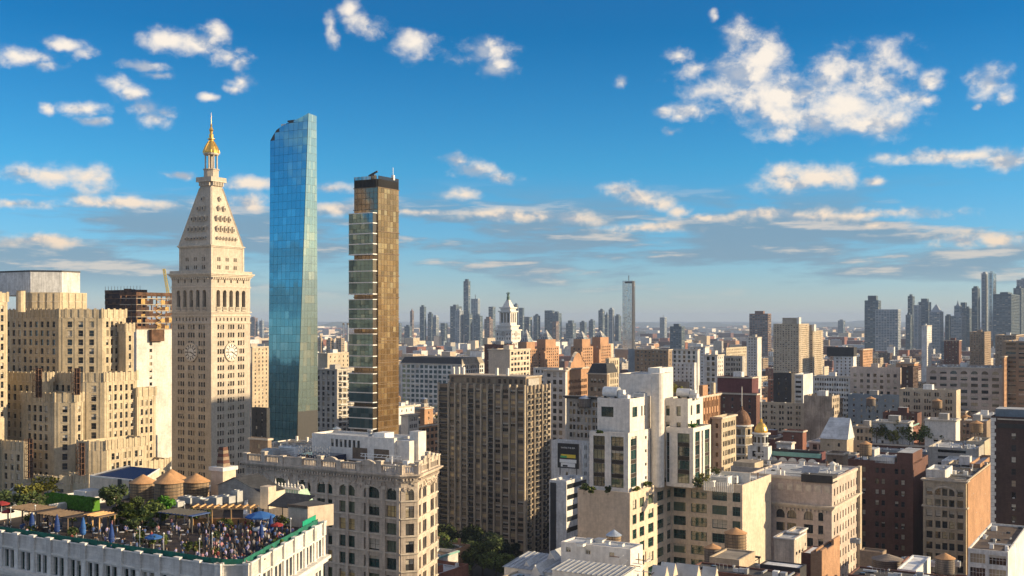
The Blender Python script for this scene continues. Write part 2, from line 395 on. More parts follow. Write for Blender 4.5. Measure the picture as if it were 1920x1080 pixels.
# ==== mesh helpers
class MB:
 def __init__(s):
  s.v, s.f, s.mi, s.mats = [], [], [], []
 def mat(s, m):
  if m not in s.mats: s.mats.append(m)
  return s.mats.index(m)
 def face(s, pts, m):
  n = len(s.v); s.v.extend(pts); s.f.append(tuple(range(n, n + len(pts)))); s.mi.append(s.mat(m))
 def box(s, x0, x1, y0, y1, z0, z1, m, mtop=None, bottom=True):
  a = [(x0, y0, z0), (x1, y0, z0), (x1, y1, z0), (x0, y1, z0), (x0, y0, z1), (x1, y0, z1), (x1, y1, z1), (x0, y1, z1)]
  n = len(s.v); s.v.extend(a)
  fs = [(0, 1, 5, 4), (1, 2, 6, 5), (2, 3, 7, 6), (3, 0, 4, 7), (4, 5, 6, 7)]
  if bottom: fs.append((3, 2, 1, 0))
  i = s.mat(m); j = s.mat(mtop or m)
  for k, f in enumerate(fs):
   s.f.append(tuple(n + q for q in f)); s.mi.append(j if k == 4 else i)
 def obox(s, c, ax, ay, az_, m):
  """box from centre and three half-axis vectors"""
  c, ax, ay, az_ = Vector(c), Vector(ax), Vector(ay), Vector(az_)
  a = [c + sx * ax + sy * ay + sz * az_ for sz in (-1, 1) for sx, sy in ((-1, -1), (1, -1), (1, 1), (-1, 1))]
  n = len(s.v); s.v.extend([tuple(q) for q in a]); i = s.mat(m)
  for f in [(0, 1, 5, 4), (1, 2, 6, 5), (2, 3, 7, 6), (3, 0, 4, 7), (4, 5, 6, 7), (3, 2, 1, 0)]:
   s.f.append(tuple(n + q for q in f)); s.mi.append(i)
 def bar(s, a, b, w, m, h=None):
  a, b = Vector(a), Vector(b); d = b - a
  if d.length < 1e-6: return
  up = Vector((0, 0, 1)) if abs(d.normalized().z) < 0.95 else Vector((1, 0, 0))
  x = d.cross(up).normalized(); y = x.cross(d).normalized()
  s.obox((a + b) / 2, d / 2, x * w / 2, y * (h or w) / 2, m)
 def prism(s, pts, z0, z1, m, mtop=None, bottom=False):
  n = len(pts)
  for i in range(n):
   a, b = pts[i], pts[(i + 1) % n]
   s.face([(a[0], a[1], z0), (b[0], b[1], z0), (b[0], b[1], z1), (a[0], a[1], z1)], m)
  s.face([(p[0], p[1], z1) for p in pts], mtop or m)
  if bottom: s.face([(p[0], p[1], z0) for p in reversed(pts)], m)
 def lathe(s, cx, cy, prof, n, m, rot=0.0, cap=True):
  i = s.mat(m); base = len(s.v)
  for r, z in prof:
   for k in range(n):
    a = rot + 2 * pi * k / n
    s.v.append((cx + r * cos(a), cy + r * sin(a), z))
  for j in range(len(prof) - 1):
   for k in range(n):
    k2 = (k + 1) % n
    s.f.append((base + j * n + k, base + j * n + k2, base + (j + 1) * n + k2, base + (j + 1) * n + k)); s.mi.append(i)
  if cap:
   s.f.append(tuple(base + (len(prof) - 1) * n + k for k in range(n))); s.mi.append(i)
   s.f.append(tuple(base + n - 1 - k for k in range(n))); s.mi.append(i)
 def add(s, verts, faces, mats, mi, M=None):
  n = len(s.v)
  s.v.extend([tuple(M @ Vector(v)) for v in verts] if M is not None else verts)
  for f, k in zip(faces, mi):
   s.f.append(tuple(n + q for q in f)); s.mi.append(s.mat(mats[k]))
 def mesh(s, name):
  me = bpy.data.meshes.new(name)
  me.from_pydata(s.v, [], s.f)
  for m in s.mats: me.materials.append(MATS[m])
  if len(s.mats) > 1: me.polygons.foreach_set('material_index', s.mi)
  me.update()
  return me
 def build(s, name, parent=None, kind=None, label=None, loc=None, smooth=False):
  if not s.f: return None
  me = s.mesh(name)
  if smooth:
   me.polygons.foreach_set('use_smooth', [True] * len(me.polygons))
  o = bpy.data.objects.new(name, me); COL.objects.link(o)
  if parent: o.parent = parent
  if kind: o['kind'] = kind
  if label: o['label'] = label
  if loc: o.location = loc
  return o
def empty(name, label, cat, loc, rz=0.0, group=None):
 o = bpy.data.objects.new(name, None); COL.objects.link(o)
 o.empty_display_size = 1.0
 o.location = loc; o.rotation_euler = (0, 0, rz); o['label'] = label; o['category'] = cat
 if group: o['group'] = group
 return o
def mesh_obj(name, me, parent=None, loc=(0, 0, 0), rz=0.0):
 o = bpy.data.objects.new(name, me); COL.objects.link(o)
 if parent: o.parent = parent
 o.location = loc; o.rotation_euler = (0, 0, rz)
 return o
def offset(pts, d):
 """offset a CCW polygon outwards by d"""
 n = len(pts); out = []
 for i in range(n):
  p0, p1, p2 = Vector(pts[i - 1]), Vector(pts[i]), Vector(pts[(i + 1) % n])
  a = (p1 - p0).normalized(); b = (p2 - p1).normalized()
  na = Vector((a.y, -a.x)); nb = Vector((b.y, -b.x))
  k = na + nb; L = k.length
  k = k / L if L > 1e-6 else na
  c = max(0.35, k.dot(na))
  out.append(tuple(p1 + k * (d / c)))
 return out
def ring(mb, pts, d0, d1, z0, z1, m):
 """closed band between two offsets of a footprint"""
 A, B = offset(pts, d0), offset(pts, d1); n = len(pts)
 for i in range(n):
  j = (i + 1) % n
  mb.face([(*B[i], z0), (*B[j], z0), (*B[j], z1), (*B[i], z1)], m)
  mb.face([(*B[i], z1), (*B[j], z1), (*A[j], z1), (*A[i], z1)], m)
  mb.face([(*A[j], z0), (*A[i], z0), (*A[i], z1), (*A[j], z1)], m)
  mb.face([(*A[i], z0), (*A[j], z0), (*B[j], z0), (*B[i], z0)], m)
WCACHE = {}
def win_data(w, h, style, fmat, gmat, var, lo):
 key = (round(w, 2), round(h, 2), style, fmat, gmat, var, lo)
 if key in WCACHE: return WCACHE[key]
 b = MB(); W2 = w / 2
 b.face([(-W2, 0, 0), (W2, 0, 0), (W2, 0, h), (-W2, 0, h)], gmat)
 bl = (0, 0.28, 0.5, 0.9)[var]
 if bl:
  b.face([(-W2 + .06, -.015, h * (1 - bl)), (W2 - .06, -.015, h * (1 - bl)), (W2 - .06, -.015, h - .03), (-W2 + .06, -.015, h - .03)], 'blind')
 def hb(x0, x1, z0, z1, d=0.07):
  b.face([(x0, -d, z0), (x1, -d, z0), (x1, -d, z1), (x0, -d, z1)], fmat)
  if not lo:
   b.face([(x0, -d, z1), (x1, -d, z1), (x1, 0, z1), (x0, 0, z1)], fmat)
   b.face([(x0, 0, z0), (x1, 0, z0), (x1, -d, z0), (x0, -d, z0)], fmat)
   b.face([(x0, 0, z0), (x0, -d, z0), (x0, -d, z1), (x0, 0, z1)], fmat)
   b.face([(x1, -d, z0), (x1, 0, z0), (x1, 0, z1), (x1, -d, z1)], fmat)
 t = 0.07 if w > 1.0 else 0.05
 if style != 'none':
  if not lo:
   hb(-W2, W2, 0, t); hb(-W2, W2, h - t, h); hb(-W2, -W2 + t, t, h - t); hb(W2 - t, W2, t, h - t)
  nx, nz = {'dh': (1, 2), 'plain': (1, 1), 'pair': (2, 1), 'grid': (3, 2), 'grid4': (4, 3), 'tri': (3, 1), 'quad': (2, 2), 'wide': (5, 2)}[style]
  for i in range(1, nx):
   x = -W2 + w * i / nx; hb(x - t / 2, x + t / 2, t, h - t)
  for j in range(1, nz):
   z = h * j / nz; hb(-W2 + t, W2 - t, z - t / 2, z + t / 2, 0.06)
 if not lo:   # stone sill standing proud under the opening
  pass
 WCACHE[key] = (b, [None])
 return WCACHE[key]
AZA = radians(30.6)                # avenues run away to the right of the view, streets away to the left
AZS = radians(-59.4)
AZC = radians(75.6)
ROT = -AZA
def W(px, py, Y): return Vector(((px - 960) / FPX * Y, Y, CH - (py - 600) / FPX * Y))
def P(px, Y): return Vector(((px - 960) / FPX * Y, Y))
def zof(py, Y): return CH - (py - 600) / FPX * Y
def along(p, px, az_):
 k = (px - 960) / FPX
 d = Vector((sin(az_), cos(az_)))
 t = (k * p.y - p.x) / (d.x - k * d.y)
 return p + d * t
FOOT = []     # world footprints of everything built by hand: (polygon, height)
class Bld:
 def __init__(s, name, label, p, rot=ROT, cat='building', group=None):
  s.root = empty(name, label, cat, (p.x, p.y, 0), rot, group)
  s.p, s.rot = Vector((p.x, p.y)), rot
  s.R = Matrix.Rotation(-rot, 2)
  s.nwin = 0; s.name = name
  s.stuff = MB(); s.top = 0
  s.rnd = random.Random(hash((round(p.x), round(p.y))) & 0xffff)
 def loc(s, p): return tuple(s.R @ (Vector((p.x, p.y)) - s.p))
 def world(s, q, z=0.0):
  v = Matrix.Rotation(s.rot, 2) @ Vector((q[0], q[1])) + s.p
  return Vector((v.x, v.y, z))
 def foot(s, xl, c, chain, depth=None, azl=None):
  """footprint from the left end of the street front, its near corner c=(px, depth) and the following edges"""
  C = P(*c)
  L = along(C, xl, AZS if azl is None else azl)
  pts = [L, C]; q = C
  for px, a in chain:
   q = along(q, px, a); pts.append(q)
  Av = Vector((sin(AZA), cos(AZA)))
  k = (q - L).dot(Av)
  if len(chain) == 1 and chain[0][1] is AZA or k > 0.5:
   pts.append(L + Av * k)
  return [s.loc(p) for p in pts]
 def mass(s, pts, z0, z1, wall, specs=None, roof='roof_tar', ph=1.0, pt=0.35, cap=None, roofname='roof', wallname='wall', reg=True, zlo=None):
  """walls with openings on the given edges, recessed flat roof and parapet"""
  mb = MB(); n = len(pts); specs = specs or {}
  for i in range(n):
   a, b = Vector(pts[i]), Vector(pts[(i + 1) % n])
   if specs.get(i) == 'open': continue
   if i in specs and specs[i]:
    s.facade(mb, a, b, z0, z1, specs[i], wall, zlo)
   else:
    mb.face([(*a, z0), (*b, z0), (*b, z1), (*a, z1)], wall)
  inn = offset(pts, -pt)
  for i in range(n):
   j = (i + 1) % n
   mb.face([(*inn[j], z1 - ph), (*inn[i], z1 - ph), (*inn[i], z1), (*inn[j], z1)], wall)
   mb.face([(*pts[i], z1), (*pts[j], z1), (*inn[j], z1), (*inn[i], z1)], cap or wall)
  mb.build(wallname, s.root)
  r = MB(); r.face([(*q, z1 - ph) for q in inn], roof); r.build(roofname, s.root)
  s.top = max(s.top, z1)
  if reg: FOOT.append(([tuple(s.world(q)[:2]) for q in pts], z1, s.name, getattr(s, 'yb', None)))
 def facade(s, mb, a, b, z0, z1, sp, wall, zlo=None):
  t = (b - a); L = t.length
  if L < 0.5: return
  t = t / L; nrm = Vector((t.y, -t.x))
  wc = s.world((a + b) / 2); dist = max(60.0, wc.y)
  ppm = FPX / dist
  def pt3(u, z, d=0.0):
   q = a + t * u - nrm * d
   return (q.x, q.y, z)
  mg = sp.get('mg', 1.2); ww = sp['ww']; fh = sp['fh']; wh = sp['wh']
  rec = sp.get('rec', 0.3); n = sp.get('n', 1); gap = sp.get('gap', 0.3)
  if 'cols' in sp:
   cols = [(u0 * L, u1 * L) if sp.get('rel') else (u0, u1) for u0, u1 in sp['cols']]
  else:
   nb = max(1, int(round((L - 2 * mg) / sp['bay'])))
   bw = (L - 2 * mg) / nb
   gw = n * ww + (n - 1) * gap
   if gw > bw - 0.25:
    k = (bw - 0.25) / gw; ww *= k; gp = gap * k; gw = n * ww + (n - 1) * gp
   else: gp = gap
   cols = []
   for i in range(nb):
    u = mg + bw * (i + 0.5) - gw / 2
    for k in range(n): cols.append((u + k * (ww + gp), u + k * (ww + gp) + ww))
  zb = max(z0, zlo if zlo is not None else (sp['zb'] if 'zb' in sp else z0))
  ztop = z1 - sp.get('top', 1.6)
  rows = []
  z = ztop - wh
  k = 0
  while z > zb + 0.2 and len(rows) < sp.get('maxrows', 999):
   rows.append((z, z + wh)); z -= fh
  rows.reverse(); nr = len(rows)
  if not rows or not cols:
   mb.face([pt3(0, z0), pt3(L, z0), pt3(L, z1), pt3(0, z1)], wall); return
  spand = sp.get('spandrel', wall)      # material between windows of one column
  sd = sp.get('sd', 0.0)                # spandrel recess
  mb.face([pt3(0, z0), pt3(L, z0), pt3(L, rows[0][0]), pt3(0, rows[0][0])], wall)
  mb.face([pt3(0, rows[-1][1]), pt3(L, rows[-1][1]), pt3(L, z1), pt3(0, z1)], wall)
  zA, zB = rows[0][0], rows[-1][1]
  u = 0.0
  for (u0, u1) in cols:
   mb.face([pt3(u, zA), pt3(u0, zA), pt3(u0, zB), pt3(u, zB)], wall); u = u1
  mb.face([pt3(u, zA), pt3(L, zA), pt3(L, zB), pt3(u, zB)], wall)
  skip = sp.get('skip', ())
  style = sp.get('style', 'dh'); fm = sp.get('fmat', 'frame_dark'); gm = sp.get('gmat', 'glass_dark')
  arch = sp.get('arch', ())
  arch = [q if q >= 0 else nr + q for q in arch]
  bprob = sp.get('blinds', 0.3)
  rz = atan2(t.y, t.x)
  for ci, (u0, u1) in enumerate(cols):
   w = u1 - u0
   for ri, (za, zb_) in enumerate(rows):
    if ri + 1 < nr:
     zn = rows[ri + 1][0]
     mb.face([pt3(u0, zb_, sd), pt3(u1, zb_, sd), pt3(u1, zn, sd), pt3(u0, zn, sd)], spand)
     if sd > 0:
      mb.face([pt3(u0, zb_, 0), pt3(u0, zb_, sd), pt3(u0, zn, sd), pt3(u0, zn, 0)], wall)
      mb.face([pt3(u1, zb_, sd), pt3(u1, zb_, 0), pt3(u1, zn, 0), pt3(u1, zn, sd)], wall)
    if (ci, ri) in skip or (sp.get('skipf') and sp['skipf'](ci, ri, nr)):
     mb.face([pt3(u0, za), pt3(u1, za), pt3(u1, zb_), pt3(u0, zb_)], wall); continue
    mb.face([pt3(u0, za), pt3(u1, za), pt3(u1, za, rec), pt3(u0, za, rec)], sp.get('sillm', wall))
    mb.face([pt3(u0, za), pt3(u0, za, rec), pt3(u0, zb_, rec), pt3(u0, zb_)], wall)
    mb.face([pt3(u1, za, rec), pt3(u1, za), pt3(u1, zb_), pt3(u1, zb_, rec)], wall)
    mb.face([pt3(u0, zb_, rec), pt3(u1, zb_, rec), pt3(u1, zb_), pt3(u0, zb_)], wall)
    if ri in arch:
     R_ = w / 2; rise = min(R_, sp.get('rise', R_)); ns = 7; um = (u0 + u1) / 2
     arc = [(um - R_ * cos(pi * q / ns), zb_ - rise + rise * sin(pi * q / ns)) for q in range(ns + 1)]
     for q in range(ns):
      (ua, z_a), (ub, z_b) = arc[q], arc[q + 1]
      mb.face([pt3(ua, z_a, -0.004), pt3(ub, z_b, -0.004), pt3(ub, zb_, -0.004), pt3(ua, zb_, -0.004)], wall)
      mb.face([pt3(ub, z_b, -0.004), pt3(ua, z_a, -0.004), pt3(ua, z_a, rec - .01), pt3(ub, z_b, rec - .01)], wall)
     if ppm * w > 6:
      for q in range(ns):     # proud archivolt
       (ua, z_a), (ub, z_b) = arc[q], arc[q + 1]
       k2 = 1.16
       f_ = lambda uu, zz: (um + (uu - um) * k2, zb_ - rise + (zz - zb_ + rise) * k2)
       (va, ya), (vb, yb) = f_(ua, z_a), f_(ub, z_b)
       mb.face([pt3(ua, z_a, -.08), pt3(ub, z_b, -.08), pt3(vb, yb, -.08), pt3(va, ya, -.08)][::-1], sp.get('trim', wall))
       mb.face([pt3(va, ya, -.08), pt3(vb, yb, -.08), pt3(vb, yb, 0), pt3(va, ya, 0)][::-1], sp.get('trim', wall))
    h_ = zb_ - za
    if sp.get('ac') and s.rnd.random() < sp['ac'] and ppm > 2.2:
     cq = a + t * ((u0 + u1) / 2); mb.obox((cq.x + nrm.x * .12, cq.y + nrm.y * .12, za + .22), (t.x * .32, t.y * .32, 0), (nrm.x * .2, nrm.y * .2, 0), (0, 0, .2), 'metal_grey')
    r_ = s.rnd.random()
    var = 0 if r_ > bprob else (1 if r_ > bprob * .55 else (2 if r_ > bprob * .2 else 3))
    big = max(w, h_) * ppm >= 9.5 and min(w, h_) * ppm >= 4
    gmm = gm
    fl = sp.get('gold')
    if fl and s.rnd.random() < fl: gmm = 'curtain_gold'
    q = a + t * ((u0 + u1) / 2) - nrm * (rec - 0.002)
    if big and s.nwin < 300 and not sp.get('joined'):
     mb_, cache = win_data(w, h_, style, fm, gmm, var, False)
     if cache[0] is None: cache[0] = mb_.mesh('window')
     mesh_obj('window', cache[0], s.root, (q.x, q.y, za), rz)
     s.nwin += 1
    else:
     lo = ppm * w < 9
     st_ = style if ppm * w > 3.0 else 'none'
     mb_, _ = win_data(w, h_, st_, fm, gmm, var, lo)
     M = Matrix.Translation((q.x, q.y, za)) @ Matrix.Rotation(rz, 4, 'Z')
     s.stuff.add(mb_.v, mb_.f, mb_.mats, mb_.mi, M)
  if sp.get('sills') and ppm * cols[0][1] > 0:
   for (u0, u1) in cols:
    for (za, _) in rows:
     c = a + t * ((u0 + u1) / 2)
     mb.obox((c.x + nrm.x * .06, c.y + nrm.y * .06, za - .1), (t.x * ((u1 - u0) / 2 + .12), t.y * ((u1 - u0) / 2 + .12), 0), (nrm.x * .12, nrm.y * .12, 0), (0, 0, .1), sp['sills'])
  if sp.get('pier'):
   pw, pd = sp['pier']
   edges = [0.0] + [c[1] for c in cols], [c[0] for c in cols] + [L]
   for uA, uB in zip(*edges):
    if uB - uA < pw * 0.9 or (uB - uA) < sp.get('minpier', 0): continue
    um = (uA + uB) / 2
    if um < pw: um = uB - pw if sp.get('edgep') else um
    c = a + t * um
    zt = z1 - sp.get('piertop', 0.0)
    mb.obox((c.x + nrm.x * pd / 2, c.y + nrm.y * pd / 2, (zA - 1 + zt) / 2), (t.x * pw / 2, t.y * pw / 2, 0), (nrm.x * pd / 2, nrm.y * pd / 2, 0), (0, 0, (zt - zA + 1) / 2), sp.get('pierm', wall))
  for k, (zz, hh, dd) in enumerate(sp.get('bands', ())):
   c = a + t * (L / 2)
   mb.obox((c.x + nrm.x * dd / 2, c.y + nrm.y * dd / 2, zz), (t.x * (L / 2 + dd), t.y * (L / 2 + dd), 0), (nrm.x * dd / 2, nrm.y * dd / 2, 0), (0, 0, hh / 2), sp.get('bandm', wall))
  if sp.get('floorband'):
   hh, dd = sp['floorband']
   c = a + t * (L / 2)
   for (za, _) in rows:
    mb.obox((c.x + nrm.x * dd / 2, c.y + nrm.y * dd / 2, za - hh / 2 - .05), (t.x * L / 2, t.y * L / 2, 0), (nrm.x * dd / 2, nrm.y * dd / 2, 0), (0, 0, hh / 2), sp.get('bandm', wall))
 def cornice(s, pts, z, h=0.8, proj=0.6, m='stone_trim', name='cornice', steps=1):
  mb = MB()
  for k in range(steps):
   ring(mb, pts, -0.05, proj * (k + 1) / steps, z + h * k / steps, z + h * (k + 1) / steps, m)
  return mb.build(name, s.root)
 def dentils(s, a, b, z, m, sp=0.9, w=0.35, h=0.5, d=0.45):
  a, b = Vector(a), Vector(b); t = (b - a); L = t.length; t /= L; nr = Vector((t.y, -t.x)); mb = MB()
  k = int(L / sp)
  for i in range(k):
   c = a + t * (sp * (i + .5))
   mb.obox((c.x + nr.x * d / 2, c.y + nr.y * d / 2, z - h / 2), (t.x * w / 2, t.y * w / 2, 0), (nr.x * d / 2, nr.y * d / 2, 0), (0, 0, h / 2), m)
  mb.build('dentil_course', s.root, kind='stuff')
 def done(s):
  if s.stuff.f: s.stuff.build('window', s.root, kind='stuff')
  return s
def boxmesh(name, root, x0, x1, y0, y1, z0, z1, m, mtop=None):
 b = MB(); b.box(x0, x1, y0, y1, z0, z1, m, mtop); return b.build(name, root)
def clutter(b, pts, z, seed=0, dens=26.0, big=1.0, name='roof_equipment'):
 """boxes, curbs, ducts, pipes, hatches and railings scattered over a flat roof"""
 R = random.Random(seed + 5); xs = [q[0] for q in pts]; ys = [q[1] for q in pts]
 x0, x1, y0, y1 = min(xs) + 1, max(xs) - 1, min(ys) + 1, max(ys) - 1
 if x1 - x0 < 2 or y1 - y0 < 2: return
 mb = MB()
 for _ in range(int((x1 - x0) * (y1 - y0) / dens)):
  x, y = R.uniform(x0, x1), R.uniform(y0, y1); t = R.random()
  if not inside((x, y), pts): continue
  if t < .35: s_, d_ = R.uniform(.4, 1.5) * big, R.uniform(.4, 1.5) * big; mb.box(x, min(x + s_, x1 + .6), y, min(y + d_, y1 + .6), z, z + R.uniform(.4, 1.4) * big, R.choice(('metal_white', 'metal_grey', 'metal_white', 'trim_white')))
  elif t < .5: h_ = R.uniform(.6, 2.0); mb.lathe(x, y, [(.16, z), (.16, z + h_), (.3, z + h_), (.3, z + h_ + .25)], 7, R.choice(('metal_grey', 'metal_white', 'steel_rust')))
  elif t < .66: L_ = R.uniform(2, 7); mb.box(x, min(x + L_, x1 + .6), y, y + .35, z + .25, z + .6, R.choice(('metal_grey', 'metal_white')))
  elif t < .8: L_ = R.uniform(2, 6); mb.box(x, x + .3, y, min(y + L_, y1 + .6), z + .2, z + .5, R.choice(('metal_grey', 'steel_rust', 'metal_white')))
  elif t < .9: mb.box(x, x + 1.1, y, y + .9, z, z + .35, 'metal_dark'); mb.box(x + .1, x + 1.0, y + .1, y + .8, z + .35, z + .45, 'glass_far')
  else:
   for k in range(4): mb.bar((x + k * .8, y, z), (x + k * .8, y, z + 1.0), .06, 'metal_grey')
   mb.bar((x, y, z + 1.0), (x + 2.4, y, z + 1.0), .06, 'metal_grey')
 if mb.f: mb.build(name, b.root, kind='stuff')
def inside(pt, poly):
 x, y = pt; c = False; n = len(poly)
 for i in range(n):
  (xa, ya), (xb, yb_) = poly[i], poly[(i + 1) % n]
  if (ya > y) != (yb_ > y) and x < (xb - xa) * (y - ya) / (yb_ - ya) + xa: c = not c
 return c
def water_tank(x, y, z, r, h, label, wood='tank_wood', roof='tank_roof', legs=2.5, cone=0.55, group='rooftop water tanks', hoops=8, grillage=True, small=False, name='water_tank'):
 o = empty(name, label, 'water tank', (x, y, z), random.uniform(0, 6), group)
 n = 12 if small else 28
 b = MB(); b.lathe(0, 0, [(r * .97, legs), (r * 1.0, legs + h * .3), (r * .975, legs + h)], n, wood); b.build('tank', o, smooth=False)
 b = MB(); b.lathe(0, 0, [(r * 1.07, legs + h - .05), (r * 1.07, legs + h + .04), (r * .10, legs + h + r * cone * .95), (0.02, legs + h + r * cone)], n, roof, cap=False); b.build('tank_roof', o)
 if not small:
  for k in range(hoops):
   zz = legs + h * (0.04 + 0.92 * (k / (hoops - 1)) ** 1.25)
   b = MB(); b.lathe(0, 0, [(r * 1.0, zz - .04), (r * 1.022, zz - .04), (r * 1.022, zz + .04), (r * 1.0, zz + .04)], n, 'metal_dark', cap=False); b.build('hoop', o)
 b = MB()
 if legs > 0.4:
  for sx in (-1, 1):
   for sy in (-1, 1):
    b = MB(); b.bar((sx * r * .66, sy * r * .66, 0), (sx * r * .66, sy * r * .66, legs - .25), .24, 'metal_dark'); b.build('leg', o)
  b = MB()
  for s_ in (-1, 1):
   b.bar((s_ * r * .66, -r * .66, .2), (s_ * r * .66, r * .66, legs - .4), .09, 'metal_dark')
   b.bar((-r * .66, s_ * r * .66, .2), (r * .66, s_ * r * .66, legs - .4), .09, 'metal_dark')
  for k in (-.66, 0, .66):
   b.bar((-r, k * r, legs - .14), (r, k * r, legs - .14), .2, 'metal_dark')
  b.build('frame', o)
 return o
def hvac(x, y, z, sx, sy, h, label, rot=ROT, m='metal_white', fans=2, name='air_conditioner', group='rooftop air conditioning units'):
 o = empty(name, label, 'air conditioner', (x, y, z), rot, group)
 b = MB(); b.box(-sx / 2, sx / 2, -sy / 2, sy / 2, .3, h, m);
 for k in (-1, 1): b.box(k * sx * .4 - .1, k * sx * .4 + .1, -sy * .45, sy * .45, 0, .3, 'metal_dark')
 b.build('casing', o)
 for k in range(fans):
  fx = (k + .5) / fans * sx - sx / 2; rr = min(sx / fans, sy) * .36
  b = MB(); b.lathe(fx, 0, [(rr, h), (rr, h + .22), (rr * .88, h + .22), (rr * .88, h + .05)], 14, 'metal_grey'); b.build('fan_cowl', o)
 b = MB()
 for k in range(5): b.box(-sx * .42, sx * .42, -sy / 2 - .03, -sy / 2 - .004, .5 + k * (h - .7) / 5, .5 + (k + .55) * (h - .7) / 5, 'metal_grey')
 b.build('louver', o)
 return o
def cyl_mesh(r, h, m, n=10):
 b = MB(); b.lathe(0, 0, [(r, 0), (r, h)], n, m); return b
def leaf_crown(n, rx, ry, rz, m, size=0.5, seed=1, lumps=9, cz=0.0):
 """leaf-sized faces on many overlapping clumps"""
 R = random.Random(seed); b = MB()
 cl = []
 for k in range(lumps):
  a = R.uniform(0, 2 * pi); q = R.uniform(0.15, 0.75) ** .6; e = R.uniform(-.6, .9)
  cl.append((rx * q * cos(a), ry * q * sin(a), cz + rz * e * .75, R.uniform(.28, .48)))
 for k in range(n):
  c = R.choice(cl)
  d = Vector((R.gauss(0, 1), R.gauss(0, 1), R.gauss(0, 1))).normalized() * R.uniform(.55, 1.05)
  p = Vector((c[0] + d.x * rx * c[3], c[1] + d.y * ry * c[3], c[2] + d.z * rz * c[3]))
  u = Vector((R.gauss(0, 1), R.gauss(0, 1), R.gauss(0, .6))).normalized(); v = u.orthogonal().normalized()
  v = (v + Vector((0, 0, R.uniform(-.5, .5)))).normalized()
  sz = size * R.uniform(.5, 1.2)
  b.face([tuple(p - u * sz - v * sz * .6), tuple(p + u * sz - v * sz * .5), tuple(p + u * sz * .6 + v * sz * .7), tuple(p - u * sz * .7 + v * sz * .6)], m)
 return b
TREEM = {}
def tree(x, y, z, h, r, label, leaf='leaf_green', name='tree', group=None, seed=1, n=900, size=None, trunkh=0.35, cat='tree'):
 o = empty(name, label, cat, (x, y, z), seed * 1.7, group)
 key = (leaf, round(r, 1), round(h, 1), seed % 4, n)
 if key not in TREEM:
  b = leaf_crown(n, r, r, h * (1 - trunkh) / 2 * 1.05, leaf, size or max(.12, r * .10), seed, 11, h * (trunkh + (1 - trunkh) / 2))
  t = MB(); R = random.Random(seed)
  rt = max(.05, h * .022)
  t.lathe(0, 0, [(rt * 1.5, 0), (rt, h * .1), (rt * .8, h * trunkh), (rt * .35, h * .75)], 7, 'bark')
  for k in range(6):
   a = R.uniform(0, 6.28); z0 = h * R.uniform(trunkh * .8, .6)
   t.bar((0, 0, z0), (cos(a) * r * .6, sin(a) * r * .6, z0 + h * .2), rt * .6, 'bark')
  TREEM[key] = (b.mesh('crown'), t.mesh('trunk'))
 mesh_obj('crown', TREEM[key][0], o); mesh_obj('trunk', TREEM[key][1], o)
 return o
# ==== people
PM = {}; BODY = {}
def person_mesh(pose, top, bottom, skin, hair):
 key = (pose, top, bottom, skin, hair)
 if key in PM: return PM[key]
 if pose in BODY:
  m2 = BODY[pose].copy()
  for i_, m in enumerate((bottom, top, skin, hair, 'cloth_black')): m2.materials[i_] = MATS[m]
  PM[key] = m2
  return m2
 sit = pose == 'sit'
 arm = {'stand': ((.20, .02, 1.10), (.21, -.06, .86)), 'drink': ((.22, -.05, 1.12), (.13, -.27, 1.22)), 'talk': ((.26, -.10, 1.14), (.30, -.30, 1.10)), 'sit': ((.22, -.08, 1.12), (.14, -.28, .98))}[pose]
 arm2 = ((-.22, .03, 1.10), (-.20, -.08, .86)) if pose != 'talk' else ((-.21, -.05, 1.12), (-.10, -.24, 1.16))
 V = [(0, 0, .95, .15), (0, .01, 1.15, .135), (0, 0, 1.36, .16), (0, -.01, 1.49, .06), (0, -.02, 1.60, .095), (0, -.02, 1.70, .085)]
 E = [(0, 1), (1, 2), (2, 3), (3, 4), (4, 5)]
 def chain(root, pts):
  p = root
  for q in pts:
   V.append(q); E.append((p, len(V) - 1)); p = len(V) - 1
 for s_, a in ((1, arm), (-1, arm2)):
  chain(2, [(.185 * s_, 0, 1.38, .065), (*a[0], .048), (*a[1], .036)])
  if sit: chain(0, [(.10 * s_, -.02, .90, .10), (.11 * s_, -.42, .88, .075), (.11 * s_, -.44, .47, .05), (.11 * s_, -.58, .43, .045)])
  else: chain(0, [(.10 * s_, 0, .86, .10), (.105 * s_, -.02 * s_, .50, .068), (.11 * s_, .02, .08, .045), (.12 * s_, -.12, .04, .045)])
 me = bpy.data.meshes.new('p'); me.from_pydata([v[:3] for v in V], E, []); me.update()
 ob = bpy.data.objects.new('p', me); COL.objects.link(ob)
 md = ob.modifiers.new('s', 'SKIN')
 for i, v in enumerate(V):
  me.skin_vertices[0].data[i].radius = (v[3], v[3])
 me.skin_vertices[0].data[0].use_root = True
 sb = ob.modifiers.new('b', 'SUBSURF'); sb.levels = 1; sb.render_levels = 1
 dg = bpy.context.evaluated_depsgraph_get(); dg.update()
 m2 = bpy.data.meshes.new_from_object(ob.evaluated_get(dg))
 bpy.data.objects.remove(ob)
 m2.materials.clear()
 for m in (bottom, top, skin, hair, 'cloth_black'): m2.materials.append(MATS[m])
 for f in m2.polygons:
  c = f.center; z = c.z
  k = 0
  if z > 1.60 or (z > 1.53 and c.y > .0): k = 3
  elif z > 1.46: k = 2
  elif abs(c.x) > .17 and z < 1.02 and not (sit and c.y < -.3 and z < .95): k = 2
  elif c.y < -.2 and z > .95: k = 2
  elif z > .96: k = 1
  elif z < .10: k = 4
  f.material_index = k; f.use_smooth = True
 m2.name = 'person'; BODY[pose] = m2
 PM[key] = m2
 return m2
for q_ in ('stand', 'drink', 'talk', 'sit'): person_mesh(q_, 'cloth_white', 'denim', 'skin', 'hair')
